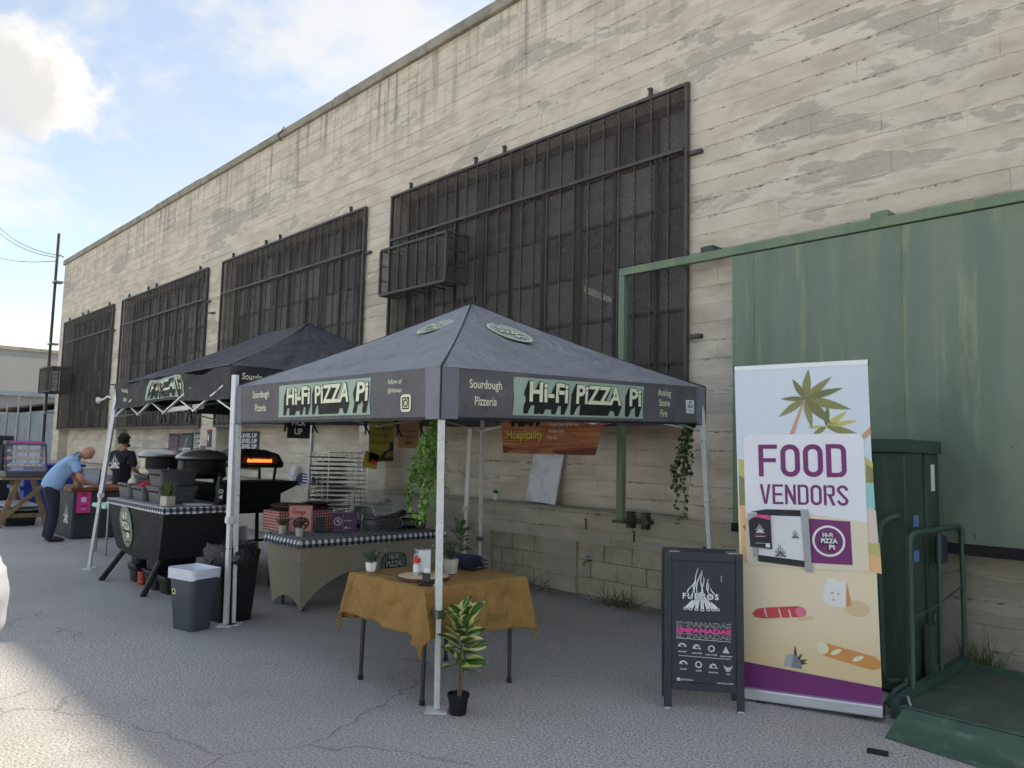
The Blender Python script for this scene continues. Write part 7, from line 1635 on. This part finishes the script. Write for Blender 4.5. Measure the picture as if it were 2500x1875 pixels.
# ================================================================== people
M['skin_a'] = mk('skin_light', (196,142,118), .55, var=.06, vs=10); M['skin_b'] = mk('skin_tan', (168,120,94), .55, var=.06, vs=10)
M['polo'] = m_fabric('light_blue_polo', (150,184,222), .05, .8, 14, .85, cd=.02); M['trousers'] = m_fabric('navy_trousers', (36,40,56), .1, .8, 14, .85, cd=.02)
M['tee'] = m_fabric('black_tee', (26,26,30), .1, .8, 14, .85, cd=.02); M['shoe'] = mk('black_shoe', (26,25,26), .4, var=.15); M['hair'] = mk('dark_hair', (30,25,22), .8, var=.3, vs=60, bump=.9, bs=70, bd=.02)
def skin(name, mat, parent, verts, edges, radii, sub=2):
    """one continuous tapered body surface grown over a skeleton"""
    me = bpy.data.meshes.new(name); me.from_pydata([tuple(v) for v in verts], edges, []); ob = bpy.data.objects.new(name, me); COL.objects.link(ob)
    m = ob.modifiers.new('skin', 'SKIN'); m.use_smooth_shade = True
    for i, r in enumerate(radii):
        sv = me.skin_vertices[0].data[i]; sv.radius = r if isinstance(r, tuple) else (r, r); sv.use_root = (i == 0)
    s = ob.modifiers.new('sub', 'SUBSURF'); s.levels = sub; s.render_levels = sub
    dg = bpy.context.evaluated_depsgraph_get(); ev = ob.evaluated_get(dg); nm = bpy.data.meshes.new_from_object(ev); nm.name = name
    bpy.data.objects.remove(ob); nm.materials.clear(); nm.materials.append(mat); nm.polygons.foreach_set('use_smooth', [True]*len(nm.polygons))
    return link(name, nm, parent)
class Sk:
    def __init__(s): s.v = []; s.e = []; s.r = []
    def add(s, p, r, frm=None):
        s.v.append(Vector(p)); s.r.append(r); i = len(s.v)-1
        if frm is not None: s.e.append((frm, i))
        return i
    def chain(s, pts, frm):
        for p, r in pts: frm = s.add(p, r, frm)
        return frm
def hand(s, w, d, up, frm, k=1.0):
    """palm, four fingers and a thumb leaving the side; d = pointing direction, up = back of the hand"""
    d = Vector(d).normalized(); up = Vector(up).normalized(); side = d.cross(up).normalized()
    p = s.add(w + d*.045*k, (.030*k,.018*k), frm); q = s.add(w + d*.085*k, (.034*k,.016*k), p)
    for i, (o, L) in enumerate(((-.028,.062),(-.009,.075),(.010,.070),(.028,.055))):
        a = s.add(w + d*.105*k + side*o*k, .010*k, q); b = s.add(w + d*(.105+L*.5)*k + side*o*1.1*k - up*.012*k, .0092*k, a); s.add(w + d*(.105+L*.85)*k + side*o*1.1*k - up*.035*k, .0078*k, b)
    a = s.add(w + d*.05*k - side*.035*k - up*.006*k, .012*k, p); b = s.add(w + d*.085*k - side*.05*k - up*.02*k, .0105*k, a); s.add(w + d*.11*k - side*.046*k - up*.03*k, .009*k, b)
def join_head(body, c, fwd, up, k=1.0, brow=None):
    """skull with brow, nose, jaw and eye sockets, added to the body mesh"""
    fwd = Vector(fwd).normalized(); up = Vector(up); up = (up - fwd*up.dot(fwd)).normalized(); sd = fwd.cross(up); b = MB(); n, m = 22, 18
    def fn(u, v):
        a = 2*PI*u; ph = PI*v; x, y, z = math.sin(ph)*math.sin(a), math.sin(ph)*math.cos(a), math.cos(ph)
        w = .078*(1 - .22*max(0, -z)**1.5); d = .098*(1 - .10*max(0, -z)); h = .118
        px, py, pz = x*w, y*d, z*h
        if y > 0:
            py += .028*math.exp(-((pz+.012)/.020)**2 - (px/.016)**2) + .008*math.exp(-((pz-.030)/.012)**2)*math.exp(-(px/.05)**2) - .010*math.exp(-((pz-.010)/.012)**2)*math.exp(-((abs(px)-.032)/.014)**2) + .006*math.exp(-((pz+.055)/.010)**2 - (px/.025)**2) + .010*math.exp(-((pz+.09)/.02)**2 - (px/.03)**2)
        return Vector(c) + (sd*px + fwd*py + up*pz)*k
    b.grid(fn, n, m); bm = bmesh.new(); bm.from_mesh(body.data); me = b.mesh('h'); bm.from_mesh(me); bm.to_mesh(body.data); bm.free(); bpy.data.meshes.remove(me)
    body.data.polygons.foreach_set('use_smooth', [True]*len(body.data.polygons))
    for s in (-1, 1):
        e = MB(); e.lathe([(.0001,-.006),(.006,-.004),(.008,0),(.006,.004),(.0001,.006)], 8, cap=False); o = e.build('eye', M['black'], body, smooth=True); o.location = Vector(c) + (sd*s*.032 + fwd*.080 + up*.010)*k
def person_bending():
    """stands beside the counter, bent forward over it, forearms on the top"""
    t = thing('person', 'person in light blue polo and navy trousers bent over the wooden counter', 'person', (-14.45,3.38,0))
    F = Vector((.06,1.0,0)).normalized(); S = Vector((1.0,-.06,0)).normalized(); Z = Vector((0,0,1))     # faces into the stand (+Y); S is his right
    P = lambda s, f, z: S*s + F*f + Z*z
    hip = P(0,-.02,.93); chest = P(0,.20,1.24); neck = P(0,.34,1.40); head = P(.0,.49,1.44)
    b = Sk(); r0 = b.add(hip, (.13,.11)); w = b.add(P(0,.06,1.06), (.125,.11), r0); c = b.add(chest, (.15,.12), w); n0 = b.add(P(0,.30,1.37), (.085,.08), c); n = b.add(P(0,.36,1.42), .055, n0)
    b.add(P(0,.43,1.44), .055, n)
    for s in (-1, 1):
        sh = b.add(P(s*.17,.24,1.32), .06, c); el = P(s*.25,.34,1.03); wr = P(s*.12,.56,.93)
        k = b.chain([(P(s*.22,.29,1.18), .047), (el, .042), (P(s*.19,.46,.97), .036), (wr, .026)], sh); hand(b, wr, F*.8 - S*s*.45 - Z*.12, Z, k)
        hp = b.add(P(s*.09,-.01,.88), .085, r0); b.chain([(P(s*.11,.01,.66), .075), (P(s*.11,.03,.48), .056), (P(s*.11,.0,.30), .050), (P(s*.11,-.03,.10), .038), (P(s*.11,.04,.05), .035), (P(s*.11,.14,.035), .03)], hp)
    bo = skin('body', M['skin_a'], t, b.v, b.e, b.r); join_head(bo, P(0,.475,1.455), F*.62 - Z*.78, F*.6 + Z)
    for s in (-1, 1):
        e = MB(); e.lathe([(.001,0),(.016,.003),(.018,.010),(.001,.012)], 12, sy=1.5, cap=False); o = e.build('ear', M['skin_a'], t, smooth=True); o.location = P(s*.078,.465,1.455); o.rotation_euler = (0, R(90*s), 0)
    # polo
    b = Sk(); r0 = b.add(P(0,-.03,.82), (.22,.20)); w0 = b.add(P(0,.0,.97), (.205,.185), r0); w = b.add(P(0,.07,1.10), (.185,.16), w0); c = b.add(chest, (.20,.16), w); n0 = b.add(P(0,.285,1.355), (.13,.115), c); b.add(P(0,.325,1.395), (.075,.07), n0)
    for s in (-1, 1): k = b.add(P(s*.18,.24,1.315), .085, c); b.chain([(P(s*.225,.285,1.20), .075), (P(s*.245,.31,1.12), .068)], k)
    po = skin('polo_shirt', M['polo'], t, b.v, b.e, b.r)
    cl = MB(); cl.tube([P(.078*math.cos(a), .315+.05*math.sin(a), 1.405+.045*math.sin(a)) for a in (2*PI*i/20 for i in range(21))], .014, 8); cl.build('collar', M['polo'], po, smooth=True)
    # trousers
    b = Sk(); r0 = b.add(P(0,-.03,.88), (.175,.15)); b.add(P(0,-.01,.95), (.17,.145), r0)
    for s in (-1, 1): k = b.add(P(s*.09,-.02,.80), .115, r0); b.chain([(P(s*.105,.005,.64), .098), (P(s*.11,.025,.46), .080), (P(s*.11,.0,.26), .074), (P(s*.11,-.03,.10), .070), (P(s*.11,-.02,.055), .068)], k)
    skin('trousers', M['trousers'], t, b.v, b.e, b.r)
    for s in (-1, 1):
        b = Sk(); k = b.add(P(s*.11,-.05,.045), (.045,.04)); b.chain([(P(s*.11,.05,.045), (.05,.042)), (P(s*.115,.16,.034), (.048,.03)), (P(s*.115,.21,.028), (.035,.022))], k); skin('shoe', M['shoe'], t, b.v, b.e, b.r)
def person_standing():
    t = thing('person', 'person in black printed t-shirt with curly dark hair, seen from behind at the prep table', 'person', (-15.75,4.82,0))
    F = Vector((-.55,.83,0)).normalized(); S = Vector((.83,.55,0)).normalized(); Z = Vector((0,0,1)); P = lambda s, f, z: S*s + F*f + Z*z
    b = Sk(); r0 = b.add(P(0,0,.95), (.13,.11)); w = b.add(P(0,.0,1.12), (.12,.10), r0); c = b.add(P(0,.0,1.36), (.16,.11), w); n0 = b.add(P(0,.01,1.49), (.08,.07), c); n = b.add(P(0,.02,1.555), .052, n0)
    b.add(P(0,.03,1.62), .05, n)
    for s in (-1, 1):
        sh = b.add(P(s*.18,.0,1.43), .06, c); el = P(s*.25,.02,1.14); wr = P(s*.20,.26,1.06); k = b.chain([(P(s*.22,.0,1.28), .048), (el, .042), (P(s*.225,.15,1.09), .036), (wr, .027)], sh); hand(b, wr, F - S*s*.2, Z, k)
        hp = b.add(P(s*.09,0,.88), .085, r0); b.chain([(P(s*.10,.01,.66), .078), (P(s*.10,.02,.48), .058), (P(s*.10,.0,.28), .052), (P(s*.10,-.02,.10), .038), (P(s*.105,.05,.05), .034), (P(s*.11,.14,.035), .03)], hp)
    bo = skin('body', M['skin_b'], t, b.v, b.e, b.r); join_head(bo, P(0,.035,1.675), F - S*.75, Z)
    for s in (-1, 1):
        e = MB(); e.lathe([(.001,0),(.015,.003),(.017,.010),(.001,.012)], 12, sy=1.5, cap=False); o = e.build('ear', M['skin_b'], t, smooth=True); o.location = P(s*.080,.03,1.675); o.rotation_euler = (0, R(90*s), 0)
    # curly hair: lumpy cap over the skull, and a beard
    hb = MB(); rings = []
    def hr(u, v):
        a = 2*PI*u; ph = PI*(.0+.76*v); r = .112 + .018*noise.noise(Vector((math.cos(a)*3.5, math.sin(a)*3.5, v*5))) + .010*noise.noise(Vector((math.cos(a)*9, math.sin(a)*9, v*13)))
        x, f, z = r*math.sin(ph)*math.cos(a)*.95, r*math.sin(ph)*math.sin(a)*1.08, r*math.cos(ph); 
        if f > .02: z = max(z, .015)
        return P(x, f+.008, 1.705+z*1.02)
    hb.grid(hr, 56, 24); hb.build('hair', M['hair'], t, smooth=True, angle=180)
    bd = Sk(); k = bd.add(P(.065,.06,1.61), .022); bd.chain([(P(.045,.11,1.585), .026), (P(0,.125,1.575), .028), (P(-.045,.11,1.585), .026), (P(-.065,.06,1.61), .022)], k); skin('beard', M['hair'], t, bd.v, bd.e, bd.r, 1)
    b = Sk(); r0 = b.add(P(0,0,.80), (.21,.17)); w0 = b.add(P(0,0,.96), (.20,.16), r0); w = b.add(P(0,.0,1.12), (.20,.16), w0); c = b.add(P(0,.0,1.36), (.23,.16), w); n0 = b.add(P(0,.005,1.47), (.135,.10), c); b.add(P(0,.01,1.515), (.08,.07), n0)
    for s in (-1, 1): k = b.add(P(s*.19,.0,1.425), .088, c); b.chain([(P(s*.225,.0,1.30), .084), (P(s*.245,.01,1.17), .080)], k)
    te = skin('t_shirt', M['tee'], t, b.v, b.e, b.r)
    sh = Sheet(P(-.10,-.195,1.10), -S*-1, Z); sh.n = -F; campfire(sh, t, .10, .06, .26, 6)
    b = Sk(); r0 = b.add(P(0,0,.88), (.165,.135)); b.add(P(0,0,.95), (.165,.135), r0)
    for s in (-1, 1): k = b.add(P(s*.09,0,.80), .11, r0); b.chain([(P(s*.10,.01,.64), .095), (P(s*.10,.02,.46), .078), (P(s*.10,.0,.26), .07), (P(s*.10,-.02,.08), .066)], k)
    skin('trousers', M['trousers'], t, b.v, b.e, b.r)
    for s in (-1, 1):
        b = Sk(); k = b.add(P(s*.105,-.05,.045), (.045,.04)); b.chain([(P(s*.105,.05,.045), (.05,.042)), (P(s*.11,.16,.034), (.048,.03)), (P(s*.11,.21,.028), (.035,.022))], k); skin('shoe', M['shoe'], t, b.v, b.e, b.r)
    g = thing('white_glove', 'crumpled white paper cloth on the pans by the standing person', 'cloth', (-16.25,5.02,.985)); q = MB(); q.grid(lambda u, v: (-.06+.12*u, -.05+.1*v, .04*math.sin(PI*u)*math.sin(PI*v)*(1+.5*noise.noise(Vector((u*5,v*5,0))))), 10, 8); q.build('crumpled_paper', M['paper'], g, smooth=True, solid=.004)
person_bending(); person_standing()

# ================================================================== litter along the wall
def litter():
    rnd = random.Random(30); b = MB()
    for i in range(420):
        x = rnd.uniform(-14, -2.6); y = 6.93 - abs(rnd.gauss(0, .16)); s = rnd.uniform(.008, .03)
        leaf_into(b, Vector((x, y, .004)), rnd.uniform(0, 6.3), rnd.uniform(-.1, .4), rnd.uniform(-.6, .6), s*1.8, s, n=2)
    for i in range(160):
        x = rnd.uniform(-9, -1.2); y = rnd.uniform(1.0, 6.6); s = rnd.uniform(.004, .012); leaf_into(b, Vector((x, y, .003)), rnd.uniform(0, 6.3), rnd.uniform(-.1, .3), rnd.uniform(-.6, .6), s*1.8, s, n=2)
    o = b.build('dead_leaf_litter', M['dry_grass']); tag(o, 'fine dry leaf litter gathered along the foot of the wall', 'litter', None, 'stuff')
litter()
